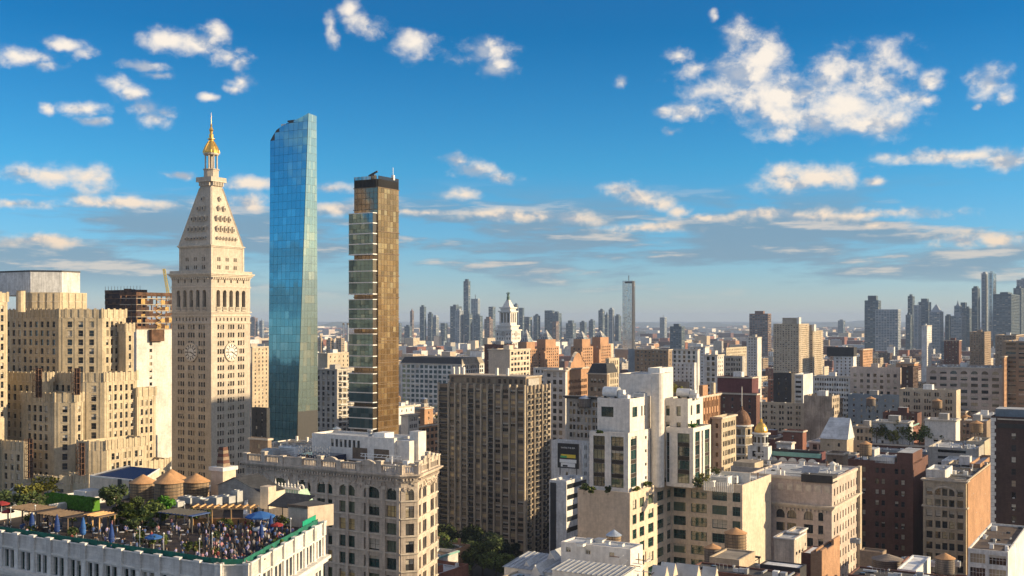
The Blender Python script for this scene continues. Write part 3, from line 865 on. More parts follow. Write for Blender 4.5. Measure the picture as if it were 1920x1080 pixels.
# ==== MetLife-like clock tower
def clock_tower():
 b = Bld('clock_tower', 'pale stone clock tower with steep pyramid roof, round clock faces and gilded lantern', P(396, 485))
 pts = b.foot(322, (396, 485), [(469, AZA)])
 L, C, Rr, B = [Vector(p) for p in pts]
 wN, wW = abs(L.x), Rr.y
 z_c = zof(512, 485)               # main cornice
 cx, cy = -wN / 2, wW / 2
 z_ar0, z_ar1 = zof(581, 485), zof(543, 485)
 zsh = zof(606, 485)               # top of the regular shaft
 fh = 3.58
 shaft = dict(bay=(min(wN, wW) - 5) / 3, mg=2.6, ww=1.05, wh=2.1, fh=fh, n=3, gap=0.42, top=0.6, style='dh', rec=.45, fmat='frame_tan', gmat='glass_dark', blinds=.25, zb=30, sills='stone_trim')
 b.mass([tuple(L), tuple(C), tuple(Rr), tuple(B)], 0, zsh, 'limestone_tower', {0: shaft, 1: shaft}, ph=.01, reg=True)
 sm1 = dict(bay=(wN - 3) / 10, mg=2.0, ww=.8, wh=1.5, fh=9, n=1, top=.8, style='none', rec=.5, gmat='glass_dim', joined=True)
 sm2 = dict(bay=(wN - 3) / 5, mg=2.0, ww=.75, wh=1.4, fh=9, n=2, gap=.5, top=1.2, style='none', rec=.5, gmat='glass_dim', joined=True)
 zA = zof(598, 485); zB = zof(588, 485)
 full = [tuple(L), tuple(C), tuple(Rr), tuple(B)]
 b.mass(full, zsh, zA + 1.4, 'limestone_tower', {0: sm1, 1: sm1}, ph=.01, reg=False)
 b.mass(full, zA + 1.4, z_ar0 - 1.0, 'limestone_tower', {0: sm2, 1: sm2}, ph=.01, reg=False)
 arc = dict(bay=(wN - 3.4) / 5, mg=2.2, ww=2.15, wh=z_ar1 - z_ar0, fh=30, n=1, top=1.3, style='none', rec=1.6, gmat='glass_dim', arch=(0,), trim='stone_trim', joined=True)
 b.mass(full, z_ar0 - 1.0, z_ar1 + 1.3, 'limestone_tower', {0: arc, 1: arc}, ph=.01, reg=False)
 mb = MB()
 for (a, c) in ((L, C), (C, Rr)):
  t = (c - a); Ln = t.length; t /= Ln; nr = Vector((t.y, -t.x))
  for i in range(5):
   um = 2.2 + (Ln - 4.4) * (i + .5) / 5; q = a + t * um + nr * .25
   mb.obox((q.x, q.y, z_ar0 + 1.2), (t.x * 1.35, t.y * 1.35, 0), (nr.x * .22, nr.y * .22, 0), (0, 0, .12), 'stone_trim')
   mb.obox((q.x, q.y, z_ar0 - .25), (t.x * 1.35, t.y * 1.35, 0), (nr.x * .3, nr.y * .3, 0), (0, 0, .2), 'stone_trim')
   for k in range(6):
    p = q + t * (-1.15 + k * .46); mb.obox((p.x, p.y, z_ar0 + .5), (t.x * .1, t.y * .1, 0), (nr.x * .1, nr.y * .1, 0), (0, 0, .6), 'stone_trim')
 mb.build('balustrade', b.root)
 top5 = dict(bay=(wN - 3.4) / 5, mg=2.2, ww=.9, wh=1.7, fh=30, n=1, top=2.3, style='none', rec=.6, gmat='glass_dim', joined=True)
 b.mass(full, z_ar1 + 1.3, z_c, 'limestone_tower', {0: top5, 1: top5}, ph=.01, reg=False)
 b.cornice(full, z_c - 1.6, 1.8, 1.5, 'stone_trim', steps=3)
 b.dentils(L, C, z_c - 1.7, 'stone_trim', sp=1.3, w=.6, h=.8, d=.8); b.dentils(C, Rr, z_c - 1.7, 'stone_trim', sp=1.3, w=.6, h=.8, d=.8)
 for zz, pr in ((z_ar0 - 1.2, .5), (zA + 1.2, .3), (zsh - .2, .35), (z_ar1 + 1.2, .25)):
  b.cornice(full, zz, .5, pr, 'stone_trim', 'string_course')
 b.cornice(offset(full, .3), z_c + .2, 1.1, .35, 'limestone_tower', 'gallery_parapet')
 k = (457 - 335) / (469 - 322.0)
 def sq(k): return [(cx + (p[0] - cx) * k, cy + (p[1] - cy) * k) for p in full]
 z_u = zof(458, 485)
 up = sq(k * .965)
 upw = dict(cols=[(q - .9, q - .15) if s_ == 0 else (q + .15, q + .9) for q in (4.2, 7.6, 11.0, 14.4) for s_ in (0, 1)] , ww=.7, wh=1.7, fh=3.55, top=5.2, maxrows=2, style='none', rec=.5, gmat='glass_dim', joined=True)
 Lu = (Vector(up[1]) - Vector(up[0])).length
 def upcols(Ln): return dict(upw, cols=[(Ln * f + s_, Ln * f + s_ + .75) for f in (.24, .5, .76) for s_ in (-.95, .2)])
 b.mass(up, z_c, z_u, 'limestone_tower', {0: upcols(Lu), 1: upcols((Vector(up[2]) - Vector(up[1])).length)}, ph=.01, reg=False)
 b.cornice(up, z_u - .9, 1.0, .9, 'stone_trim', steps=2)
 b.cornice(up, z_c + 1.0, .5, .3, 'stone_trim', 'string_course')
 mb = MB()
 for p in up[:3]:
  mb.box(p[0] - .9 if p[0] > cx else p[0] - .18, p[0] + .18 if p[0] > cx else p[0] + .9, p[1] - .18, p[1] + .9, z_c, z_u - .9, 'stone_trim')
 mb.build('quoin', b.root)
 z_p = zof(345, 485)
 kt = (416 - 374) / (469 - 322.0)
 lo, hi = sq(k * .985), sq(kt)
 mb = MB()
 for i in range(4):
  j = (i + 1) % 4
  mb.face([(*lo[i], z_u), (*lo[j], z_u), (*hi[j], z_p), (*hi[i], z_p)], 'limestone_tower')
  mb.bar((*lo[i], z_u), (*hi[i], z_p), .7, 'stone_trim')
 mb.face([(*p, z_p) for p in hi], 'limestone_tower')
 mb.build('pyramid_roof', b.root)
 def slope(i, u, h):
  """point on pyramid side i at fraction u and height fraction h"""
  j = (i + 1) % 4
  a = Vector(lo[i]).lerp(Vector(hi[i]), h); c = Vector(lo[j]).lerp(Vector(hi[j]), h)
  q = a.lerp(c, u); return Vector((q.x, q.y, z_u + (z_p - z_u) * h)), (c - a).normalized()
 rows = [(.10, 7, 1.0, .9), (.24, 5, 1.3, 1.9), (.42, 4, 1.2, 1.9), (.60, 2, 1.1, 1.8), (.77, 1, 1.0, 1.6)]
 for i in (0, 1):
  for h, n, w, hh in rows:
   for kx in range(n):
    u = .5 + (kx - (n - 1) / 2) * (.72 / max(n, 3)) * (1.0 if n > 2 else 1.1)
    q, t = slope(i, u, h); t3 = Vector((t.x, t.y, 0)); nr = Vector((t.y, -t.x, 0))
    mb = MB()
    c = q + nr * .15 + Vector((0, 0, hh / 2))
    mb.obox(c, t3 * w / 2, nr * .75, Vector((0, 0, hh / 2)), 'stone_trim')
    mb.obox(c + nr * .78, t3 * w * .28, nr * .05, Vector((0, 0, hh * .34)), 'frame_dark')
    pk = c + Vector((0, 0, hh / 2)) + nr * .8
    mb.face([tuple(pk - t3 * w * .62), tuple(pk + t3 * w * .62), tuple(pk + Vector((0, 0, w * .5)))], 'stone_trim')
    mb.face([tuple(pk - t3 * w * .62), tuple(pk + Vector((0, 0, w * .5))), tuple(pk + Vector((0, 0, w * .5)) - nr * 1.6), tuple(pk - t3 * w * .62 - nr * 1.6)], 'stone_trim')
    mb.face([tuple(pk + Vector((0, 0, w * .5))), tuple(pk + t3 * w * .62), tuple(pk + t3 * w * .62 - nr * 1.6), tuple(pk + Vector((0, 0, w * .5)) - nr * 1.6)], 'stone_trim')
    mb.build('dormer', b.root)
 z_b = zof(325, 485)
 hb = sq(kt * 1.0)
 mb = MB(); mb.prism(hb, z_p, z_b, 'limestone_tower'); mb.build('belvedere', b.root)
 b.cornice(hb, z_b - 2.0, .5, 1.3, 'stone_trim', 'balcony_floor')
 b.cornice(offset(hb, .95), z_b - 1.5, 1.6, .3, 'limestone_tower', 'balcony_parapet')
 mb = MB()
 for i in (0, 1):
  a, c = Vector(hb[i]), Vector(hb[(i + 1) % 4]); t = (c - a).normalized(); nr = Vector((t.y, -t.x))
  for kx in range(7):
   q = a + t * ((c - a).length * (kx + .5) / 7)
   mb.obox((q.x + nr.x * .5, q.y + nr.y * .5, z_b - 2.9), (t.x * .22, t.y * .22, 0), (nr.x * .5, nr.y * .5, 0), (0, 0, .9), 'stone_trim')
 mb.build('bracket', b.root)
 z_l = zof(308, 485)
 r0 = 5.9 * kt * 1.9
 mb = MB(); mb.lathe(cx, cy, [(3.3, z_b), (3.3, z_l - .5), (3.7, z_l - .4), (3.7, z_l)], 8, 'limestone_tower', rot=ROT); mb.build('lantern_base', b.root)
 z_d = zof(279, 485)
 for kx in range(8):
  a = kx * pi / 4 + pi / 8
  mb = MB(); mb.lathe(cx + 2.7 * cos(a), cy + 2.7 * sin(a), [(.42, z_l), (.34, z_l + .8), (.30, z_d - .8), (.45, z_d - .3)], 8, 'stone_trim'); mb.build('lantern_column', b.root)
 mb = MB(); mb.lathe(cx, cy, [(1.15, z_l), (1.15, z_d)], 8, 'limestone_tower'); mb.build('lantern_core', b.root)
 mb = MB(); mb.lathe(cx, cy, [(3.2, z_d - .4), (3.45, z_d - .1), (3.45, z_d + .4), (3.0, z_d + .5)], 16, 'stone_trim'); mb.build('lantern_cornice', b.root)
 zt = zof(251, 485)
 hd = zt - z_d
 mb = MB(); mb.lathe(cx, cy, [(3.5, z_d + .4), (3.55, z_d + .9), (3.25, z_d + hd * .28), (2.7, z_d + hd * .5), (1.9, z_d + hd * .72), (1.2, z_d + hd * .9), (1.0, z_d + hd)], 16, 'gold'); mb.build('gilded_dome', b.root)
 mb = MB()
 for kx in range(8):
  a = kx * pi / 4
  pr = [(3.6, z_d + .6), (3.35, z_d + hd * .28), (2.8, z_d + hd * .5), (2.0, z_d + hd * .72), (1.3, z_d + hd * .9)]
  for (ra, za), (rb, zb_) in zip(pr, pr[1:]):
   mb.bar((cx + ra * cos(a), cy + ra * sin(a), za), (cx + rb * cos(a), cy + rb * sin(a), zb_), .28, 'gold')
 mb.build('dome_rib', b.root)
 z1 = zof(205, 485)
 hf = z1 - zt
 mb = MB(); mb.lathe(cx, cy, [(1.0, zt), (1.7, zt + .3), (1.7, zt + .6), (.9, zt + .8), (1.05, zt + hf * .22), (.6, zt + hf * .26), (.75, zt + hf * .36), (1.0, zt + hf * .42), (.55, zt + hf * .5), (.30, zt + hf * .56), (.45, zt + hf * .62), (.14, zt + hf * .70), (.10, zt + hf * .86), (.06, z1), (.03, z1 + 1.8)], 12, 'gold'); mb.build('finial', b.root)
 zc = zof(661, 485); R_ = 3.75
 for i, (a, c, px) in enumerate(((L, C, 357), (C, Rr, 435))):
  t = (c - a).normalized(); nr = Vector((t.y, -t.x)); m = (a + c) / 2
  o = bpy.data.objects.new('clock_face', None); COL.objects.link(o); o.parent = b.root
  o.location = (m.x + nr.x * .30, m.y + nr.y * .30, zc); o.rotation_euler = (0, 0, atan2(t.y, t.x))
  def disc(r0_, r1_, y, mat, n=36, th=.12):
   d = MB()
   for q in range(n):
    A0, A1 = 2 * pi * q / n, 2 * pi * (q + 1) / n
    P_ = lambda r, A, yy=y: (r * cos(A), yy, r * sin(A))
    d.face([P_(r0_, A0), P_(r1_, A0), P_(r1_, A1), P_(r0_, A1)], mat)
    d.face([P_(r1_, A0), P_(r1_, A0, y + .6), P_(r1_, A1, y + .6), P_(r1_, A1)], mat)
    if r0_ > 0.01: d.face([P_(r0_, A0), P_(r0_, A1), P_(r0_, A1, y + .3), P_(r0_, A0, y + .3)], mat)
   return d
  disc(0.0, R_ * .97, 0.0, 'trim_white').build('dial', o)
  disc(R_ * .93, R_ * 1.12, -.25, 'stone_trim').build('dial_rim', o)
  disc(R_ * .50, R_ * .55, -.05, 'frame_dark').build('inner_ring', o)
  for h in range(12):
   A = pi / 2 - h * pi / 6
   d = MB(); d.obox((R_ * .76 * cos(A), -.08, R_ * .76 * sin(A)), (.5 * cos(A), 0, .5 * sin(A)), (-sin(A) * .2, 0, cos(A) * .2), (0, .05, 0), 'frame_dark'); d.build('hour_mark', o)
  for A, ln, wd in ((pi / 2 - radians(116), .50, .17), (pi / 2 - radians(268), .80, .12)):
   d = MB(); d.obox((R_ * ln * .42 * cos(A), -.2, R_ * ln * .42 * sin(A)), (R_ * ln * .58 * cos(A), 0, R_ * ln * .58 * sin(A)), (-sin(A) * wd, 0, cos(A) * wd), (0, .04, 0), 'frame_dark'); d.build('clock_hand', o)
 b.done()
clock_tower()
# ==== stepped limestone block on the far left
def stepped_block():
 b = Bld('stepped_office_block', 'massive stepped limestone office block with many setbacks and white box on its roof', P(110, 425))
 zz = lambda y, Y: zof(y, Y)
 wm = 'limestone_warm'
 n3 = dict(bay=3.5, mg=1.2, ww=1.7, wh=2.3, fh=3.42, top=4.6, style='dh', rec=.35, fmat='frame_tan', gmat='glass_dark', blinds=.35, pier=(.4, .10), sills='stone_trim')
 w3 = dict(bay=2.5, mg=1.2, ww=1.15, wh=2.3, fh=3.42, top=4.6, style='dh', rec=.35, fmat='frame_tan', gmat='glass_dark', blinds=.35, pier=(.35, .10), sills='stone_trim')
 c3 = dict(bay=3.4, mg=1.6, ww=1.8, wh=2.3, fh=3.42, top=4.6, style='dh', rec=.35, fmat='frame_tan', gmat='glass_dark', blinds=.35, pier=(.5, .12), sills='stone_trim')
 def tier(xl, c, chain, ytop, zb, sN=None, sC=None, sW=None, depth=45, cap=None, base=0, ph=1.2, roof='roof_gravel', bandz=True):
  z1 = zof(ytop, c[1])
  pts = b.foot(xl, c, chain, depth)
  mk = lambda d: dict(d, zb=zof(zb, c[1])) if d else None
  sp = {0: mk(sN)}
  if len(chain) == 2: sp[1] = mk(sC); sp[2] = mk(sW)
  else: sp[1] = mk(sC or sW)
  b.mass(pts, base, z1, wm, sp, roof=roof, ph=ph, pt=.5)
  mb = MB()
  for (a_, c_) in zip(pts[:len(chain) + 1], pts[1:len(chain) + 2]):
   a_, c_ = Vector(a_), Vector(c_); t = (c_ - a_); Ln = t.length
   if Ln < 2: continue
   t /= Ln; nr = Vector((t.y, -t.x)); k = max(2, int(Ln / 2.4))
   for q in range(k + 1):
    pp = a_ + t * (Ln * q / k)
    mb.obox((pp.x + nr.x * .1, pp.y + nr.y * .1, z1 - 1.4), (t.x * .5, t.y * .5, 0), (nr.x * .12, nr.y * .12, 0), (0, 0, 1.8), wm)
   for q in range(k):
    pp = a_ + t * (Ln * (q + .5) / k)
    mb.obox((pp.x + nr.x * .04, pp.y + nr.y * .04, z1 - 3.2), (t.x * .55, t.y * .55, 0), (nr.x * .06, nr.y * .06, 0), (0, 0, .12), 'stone_trim')
  mb.build('parapet_block', b.root)
  return pts, z1
 C2 = lambda a, b_: [(a, AZC), (b_, AZA)]
 T2, z2 = tier(-120, (110, 425), C2(192, 236), 580, 720, n3, dict(c3, mg=2.0), w3, depth=60)
 tier(222, (236, 432), [(251, AZA)], 607, 800, None, None, dict(w3, mg=.6), depth=40)
 z1b = zof(582, 436)
 p1 = b.foot(30, (57, 436), C2(113, 163), 30)
 b.mass(p1, z2 - 1.0, zof(548, 436), wm, {}, roof='roof_gravel', ph=1, pt=.5, reg=False)
 mb = MB()
 for (a_, c_) in zip(p1[:3], p1[1:4]):
  a_, c_ = Vector(a_), Vector(c_); t = (c_ - a_); Ln = t.length; t /= Ln; nr = Vector((t.y, -t.x)); k = max(2, int(Ln / 2.6))
  for q in range(k):
   pp = a_ + t * (Ln * (q + .5) / k)
   mb.obox((pp.x + nr.x * .12, pp.y + nr.y * .12, (z2 + zof(548, 436)) / 2), (t.x * .75, t.y * .75, 0), (nr.x * .14, nr.y * .14, 0), (0, 0, (zof(548, 436) - z2) / 2 - .3), wm)
   mb.obox((pp.x + nr.x * .2, pp.y + nr.y * .2, z2 + 3.2), (t.x * 1.1, t.y * 1.1, 0), (nr.x * .12, nr.y * .12, 0), (0, 0, .12), 'stone_trim')
 mb.build('buttress', b.root)
 p0 = b.foot(-30, (57, 441), C2(116, 150), 26)
 mb = MB(); mb.prism(p0, zof(548, 436) - 1, zof(507, 441), 'white_paint', 'roof_white'); mb.build('plant_room', b.root)
 mb = MB(); ring(mb, p0, -.05, .12, zof(507, 441) - .5, zof(507, 441) + .1, 'metal_dark'); mb.build('coping', b.root)
 tq = b.loc(P(35, 425)); mb = MB(); mb.lathe(tq[0], tq[1] + 1, [(1.6, z2 - 1), (1.6, zof(546, 425)), (1.8, zof(545, 425))], 10, wm); mb.build('turret', b.root)
 pp = [(T2[0][0] + .0, T2[0][1] + 0)]
 tier(-130, (-40, 395), [(14, AZA)], 548, 800, n3, dict(w3, mg=1.0), None, depth=20)
 tier(-150, (72, 412), C2(90, 100), 700, 860, n3, None, w3, depth=50)
 tier(60, (155, 410), C2(196, 257), 700, 835, dict(n3, mg=3), dict(c3, mg=2.0), w3, depth=56)
 tier(40, (102, 402), C2(141, 156), 738, 930, dict(n3, mg=3), dict(c3, bay=4.2), dict(w3, mg=.8), depth=30)
 tier(240, (257, 423), [(292, AZA)], 728, 870, None, None, w3, depth=40)
 tier(-160, (44, 396), C2(50, 58), 829, 930, n3, None, None, depth=25)
 tier(146, (166, 396), C2(200, 275), 828, 940, dict(n3, mg=1), dict(c3, mg=3.0, bay=5), dict(w3, bay=5, n=2, ww=1.3, gap=.7), depth=50)
 tier(30, (97, 393), C2(131, 150), 893, 960, dict(n3, mg=3), c3, None, depth=25)
 tier(130, (166, 391), C2(178, 190), 890, 960, None, None, None, depth=12)
 tier(240, (270, 415), [(319, AZA)], 866, 950, None, None, dict(w3, bay=5), depth=28)
 b.done()
 for (px, Y, y0, y1, w) in ((76, 400, 690, 745, 16), (148, 398, 690, 740, 14), (60, 391, 822, 895, 14), (157, 389, 830, 890, 14)):
  o = empty('scaffold', {76: 'brown scaffold tower against the upper setback, nearer the edge of the view', 148: 'brown scaffold tower on the sunlit upper setback of the stepped block', 60: 'dark scaffold tower in the shade on the lowest setback', 157: 'dark netted scaffold on the sunlit lower setback'}[px], 'scaffold', W(px, y1, Y), ROT, 'scaffolds on the stepped office block')
  s_ = w / FPX * Y; h = (y1 - y0) / FPX * Y
  mb = MB()
  for ix in range(3):
   for iy in range(2): mb.bar((-s_ / 2 + ix * s_ / 2, iy * 1.3 - 2, 0), (-s_ / 2 + ix * s_ / 2, iy * 1.3 - 2, h), .12, 'steel_rust')
  mb.build('upright', o)
  for k in range(int(h / 2) + 1):
   mb = MB(); mb.box(-s_ / 2, s_ / 2, -2.05, -.65, k * 2.0, k * 2.0 + .1, 'steel_rust'); mb.build('platform', o)
  mb = MB()
  for k in range(int(h / 2)): mb.bar((-s_ / 2, -2.05, k * 2), (s_ / 2, -2.05, k * 2 + 2), .07, 'steel_rust')
  mb.build('brace', o)
  mb = MB(); mb.box(-s_ / 2 - .05, s_ / 2 + .05, -.6, -.5, 0, h, 'netting'); mb.build('netting', o)
stepped_block()
# ==== tower under construction + crane
def construction():
 b = Bld('construction_tower', 'unfinished tower wrapped in brown netting above a pale wall, behind the stepped limestone block', P(256, 560))
 z1 = zof(553, 560); zn = zof(618, 560)
 pts = b.foot(226, (256, 560), [(330, AZA)])
 side = dict(bay=5.5, mg=.8, ww=2.2, wh=1.6, fh=3.3, top=.6, style='none', rec=.9, gmat='glass_dark', joined=True, zb=60)
 wst = dict(cols=[(2.0, 3.0), (8.2, 10.0)], ww=1.8, wh=1.7, fh=3.4, top=3.0, style='none', rec=.4, gmat='glass_dark', joined=True, zb=70, skipf=lambda c, r, n: c == 0, floorband=(.22, .12))
 b.mass(pts, 0, zn, 'terracotta_cool', {0: side, 1: wst}, ph=.1)
 mb = MB()
 L = (Vector(pts[2]) - Vector(pts[1])).length; xN = pts[0][0]
 fh = 3.1; n = int((z1 - zn) / fh)
 for k in range(n + 1):
  mb.box(xN - .3, .3, -.3, L + .3, zn + k * fh, zn + k * fh + .35, 'grey_concrete')
 mb.build('floor_slab', b.root)
 mb = MB()
 for k in range(9):
  u = L * k / 8
  mb.box(-.3, .2, u - .25, u + .25, zn, z1, 'steel_rust')
 for k in range(4):
  mb.box(xN * k / 3 - .25, xN * k / 3 + .25, -.2, .3, zn, z1, 'steel_rust')
 mb.build('column', b.root)
 R = random.Random(4)
 mb = MB()
 for k in range(n):
  for q in range(10):
   u = L * q / 10
   if R.random() < .85: mb.box(.32, .42, u + .05, u + L / 10 - .05, zn + k * fh + .4, zn + k * fh + fh * R.uniform(.5, 1.0), R.choice(['netting', 'netting', 'netting_dark', 'steel_rust', 'netting_dark', 'scaffold_plank']))
  for q in range(4):
   u = xN * q / 4
   if R.random() < .85: mb.box(u + xN / 4 + .05, u - .05, -.42, -.32, zn + k * fh + .4, zn + k * fh + fh * R.uniform(.5, 1.0), R.choice(['netting_dark', 'netting']))
 mb.build('netting_panel', b.root, kind='stuff')
 mb = MB()
 for k in range(n):      # zigzag hoist stairs
  za = zn + k * fh
  mb.bar((1.2, L * .42, za), (1.2, L * .58, za + fh / 2), .25, 'scaffold_plank'); mb.bar((1.2, L * .58, za + fh / 2), (1.2, L * .42, za + fh), .25, 'scaffold_plank')
 mb.build('scaffold_stair', b.root)
 boxmesh('hoist_base', b.root, .4, 2.2, L * .3, L * .62, zn - 6, zn, 'netting')
 mb = MB(); ring(mb, pts, .2, .5, z1 - .2, z1 + 1.4, 'netting'); mb.build('edge_protection', b.root)
 b.done()
 c = Bld('construction_block', 'dark rust-brown netted upper floors of a building under construction, beyond the stepped block', P(262, 640))
 pts = c.foot(197, (262, 640), [(276, AZA)], 30)
 c.mass(pts, 0, zof(543, 640), 'netting_dark', {}, ph=1)
 mb = MB(); R = random.Random(9)
 for k in range(14):
  z = zof(543, 640) - 2 - k * 3.2
  mb.box(pts[0][0], .2, -.3, -.02, z, z + .4, 'steel_rust')
  for q in range(9):
   if R.random() < .55:
    u = pts[0][0] * q / 9; mb.box(u + pts[0][0] / 9, u - .2, -.24, -.05, z + .5, z + R.uniform(1.2, 2.8), R.choice(['netting', 'netting_dark', 'netting']))
 mb.build('netting_panel', c.root, kind='stuff')
 mb = MB()
 for q in range(12):
  u = pts[0][0] * q / 11; mb.bar((u, .2, zof(543, 640)), (u, .2, zof(543, 640) + 2.2), .15, 'steel_rust')
 mb.build('rebar', c.root)
 c.done()
 o = empty('tower_crane', 'yellow and white lattice crane standing between the netted building and the clock tower', 'crane', W(318, 600, 590))
 base = o.location.copy()
 mb = MB()
 h = 12.5
 for sx in (-.7, .7):
  for sy in (-.7, .7): mb.bar((sx, sy, -4), (sx * .6, sy * .6, h), .22, 'poster_white')
 for k in range(6):
  za = k * 2.0; mb.bar((-.7, -.7, za), (.7, -.7, za + 2), .14, 'poster_white'); mb.bar((.7, -.7, za), (.7, .7, za + 2), .14, 'poster_white')
 mb.build('mast', o)
 mb = MB()
 a, t_ = Vector((-.4, 0, 11.5)), Vector((-3.0, 0, 27.0))
 for s_ in (-.55, .55):
  for q in (-.5, .5): mb.bar(a + Vector((q, s_, 0)), t_ + Vector((q, s_, 0)), .2, 'poster_yellow')
 for k in range(10):
  p0_, p1_ = a.lerp(t_, k / 10), a.lerp(t_, (k + 1) / 10)
  mb.bar(p0_ + Vector((-.5, -.55, 0)), p1_ + Vector((.5, -.55, 0)), .14, 'poster_yellow'); mb.bar(p0_ + Vector((.5, .55, 0)), p1_ + Vector((-.5, .55, 0)), .14, 'poster_yellow')
 mb.build('jib', o)
 boxmesh('operator_cab', o, -.6, 2.4, -1, 1, 10.6, 12.6, 'poster_white')
 mb = MB(); mb.bar((2.2, 0, 12), (-3, 0, 26.5), .1, 'metal_dark'); mb.build('pendant_cable', o)
construction()
# ==== tall blue glass tower
def panel_tower(b, lo, hi, edges, ztops, zbot, rows, mats, cols, name='glass_panel', back='metal_dark', roof='roof_gravel', gap=.09, indiv=300, off=.12):
 """curtain wall of separate panes on ruled faces between a lower and an upper footprint (same vertex order)"""
 zmax = max(max(z) for z in ztops)
 n = len(lo); count = 0; st = MB()
 bm = MB()
 def sidept(i, u, z):
  f = min(1.0, max(0.0, (z - zbot[0]) / (zbot[1] - zbot[0])))
  A = Vector(lo[i]).lerp(Vector(hi[i]), f); B = Vector(lo[(i + 1) % n]).lerp(Vector(hi[(i + 1) % n]), f)
  q = A.lerp(B, u); return Vector((q.x, q.y, z))
 def ztop(i, u):
  zs = ztops[i]; k = u * (len(zs) - 1); a = min(int(k), len(zs) - 2); return zs[a] + (zs[a + 1] - zs[a]) * (k - a)
 rim = []
 for i in range(n):
  N = 12
  for q in range(N):
   u0, u1 = q / N, (q + 1) / N
   zs = [0] + [zbot[0] + (ztop(i, u0) - zbot[0]) * k / 8 for k in range(1, 9)]
   zt = [0] + [zbot[0] + (ztop(i, u1) - zbot[0]) * k / 8 for k in range(1, 9)]
   for k in range(8):
    bm.face([tuple(sidept(i, u0, zs[k])), tuple(sidept(i, u1, zt[k])), tuple(sidept(i, u1, zt[k + 1])), tuple(sidept(i, u0, zs[k + 1]))], back)
   rim.append(sidept(i, u0, ztop(i, u0)))
 c = sum(rim, Vector()) / len(rim)
 for k in range(len(rim)):
  bm.face([tuple(rim[k]), tuple(rim[(k + 1) % len(rim)]), tuple(c - Vector((0, 0, 1.5)))], roof)
 bm.build('core', b.root)
 for i in edges:
  nc = cols[i]; Z0, Z1 = rows[0], rows[1]; nr_ = rows[2]
  for r in range(nr_ - 1, -1, -1):
   for q in range(nc):
    u0, u1 = q / nc, (q + 1) / nc
    z0 = Z0 + (Z1 - Z0) * r / nr_; z1 = Z0 + (Z1 - Z0) * (r + 1) / nr_
    zt0, zt1 = ztop(i, u0), ztop(i, u1)
    if z0 > min(zt0, zt1) - .5: continue
    a0, a1 = sidept(i, u0, z0 + gap), sidept(i, u1, z0 + gap)
    b1, b0 = sidept(i, u1, min(z1, zt1) - gap), sidept(i, u0, min(z1, zt0) - gap)
    t = (a1 - a0).normalized(); nn = Vector((t.y, -t.x, 0)) * off
    qd = [a0 + t * gap + nn, a1 - t * gap + nn, b1 - t * gap + nn, b0 + t * gap + nn]
    m = mats[i](q, r, nr_) if callable(mats[i]) else mats[i]
    if count < indiv:
     pane = MB(); pane.face([tuple(p) for p in qd], m)
     o = pane.build(name, b.root); count += 1
    else:
     st.face([tuple(p) for p in qd], m)
 if st.f: st.build(name, b.root, kind='stuff')
def blue_tower():
 Y = 625
 b = Bld('glass_tower', 'very tall blue mirror-glass tower with slanted top, beside the clock tower', P(568, Y))
 lc, hc = P(556, Y), P(578, Y)
 zt = zof(212, Y); zb = zof(830, Y)
 lo = [along(lc, 503, AZS), lc, along(lc, 596, AZA)]; hi = [along(hc, 507, AZS), hc, along(hc, 593.5, AZA)]
 for l_ in (lo, hi): l_.append(l_[0] + (l_[2] - l_[1]))
 LO = [b.loc(p) for p in lo]; HI = [b.loc(p) for p in hi]
 zN = [zof(262, lo[0].y), zof(252, 650), zof(243, 645), zof(235.5, 640), zof(230, 635), zof(225, 632), zof(219, 628), zt]
 zW = [zt, zof(223, 640)]
 zS = [zW[-1], zN[0] + 6]
 zE = [zN[0] + 6, zN[0]]
 R = random.Random(3)
 panel_tower(b, LO, HI, (0, 1), [zN, zW, zS, zE], (zb, zt), (zb - 6, zt, 43), {0: 'glass_blue', 1: 'glass_pale'}, {0: 8, 1: 5}, back='metal_dark', indiv=300, gap=.05)  # west panes paler: bright sky reflection put into their colour
 for k, f in enumerate((.03, .09, .15)):
  pass
 q = b.loc(P(545, 640)); boxmesh('roof_rig', b.root, q[0] - 1.5, q[0] + 4, q[1] - 1, q[1] + 1, zof(229, 640), zof(226, 640), 'metal_dark')
 q = b.loc(P(533, 646)); boxmesh('roof_unit', b.root, q[0] - 1.5, q[0] + 1.5, q[1] - 1, q[1] + 1, zof(238, 646), zof(233, 646), 'metal_white')
 FOOT.append(([tuple(p) for p in lo], zt, 'glass_tower', 830))
blue_tower()
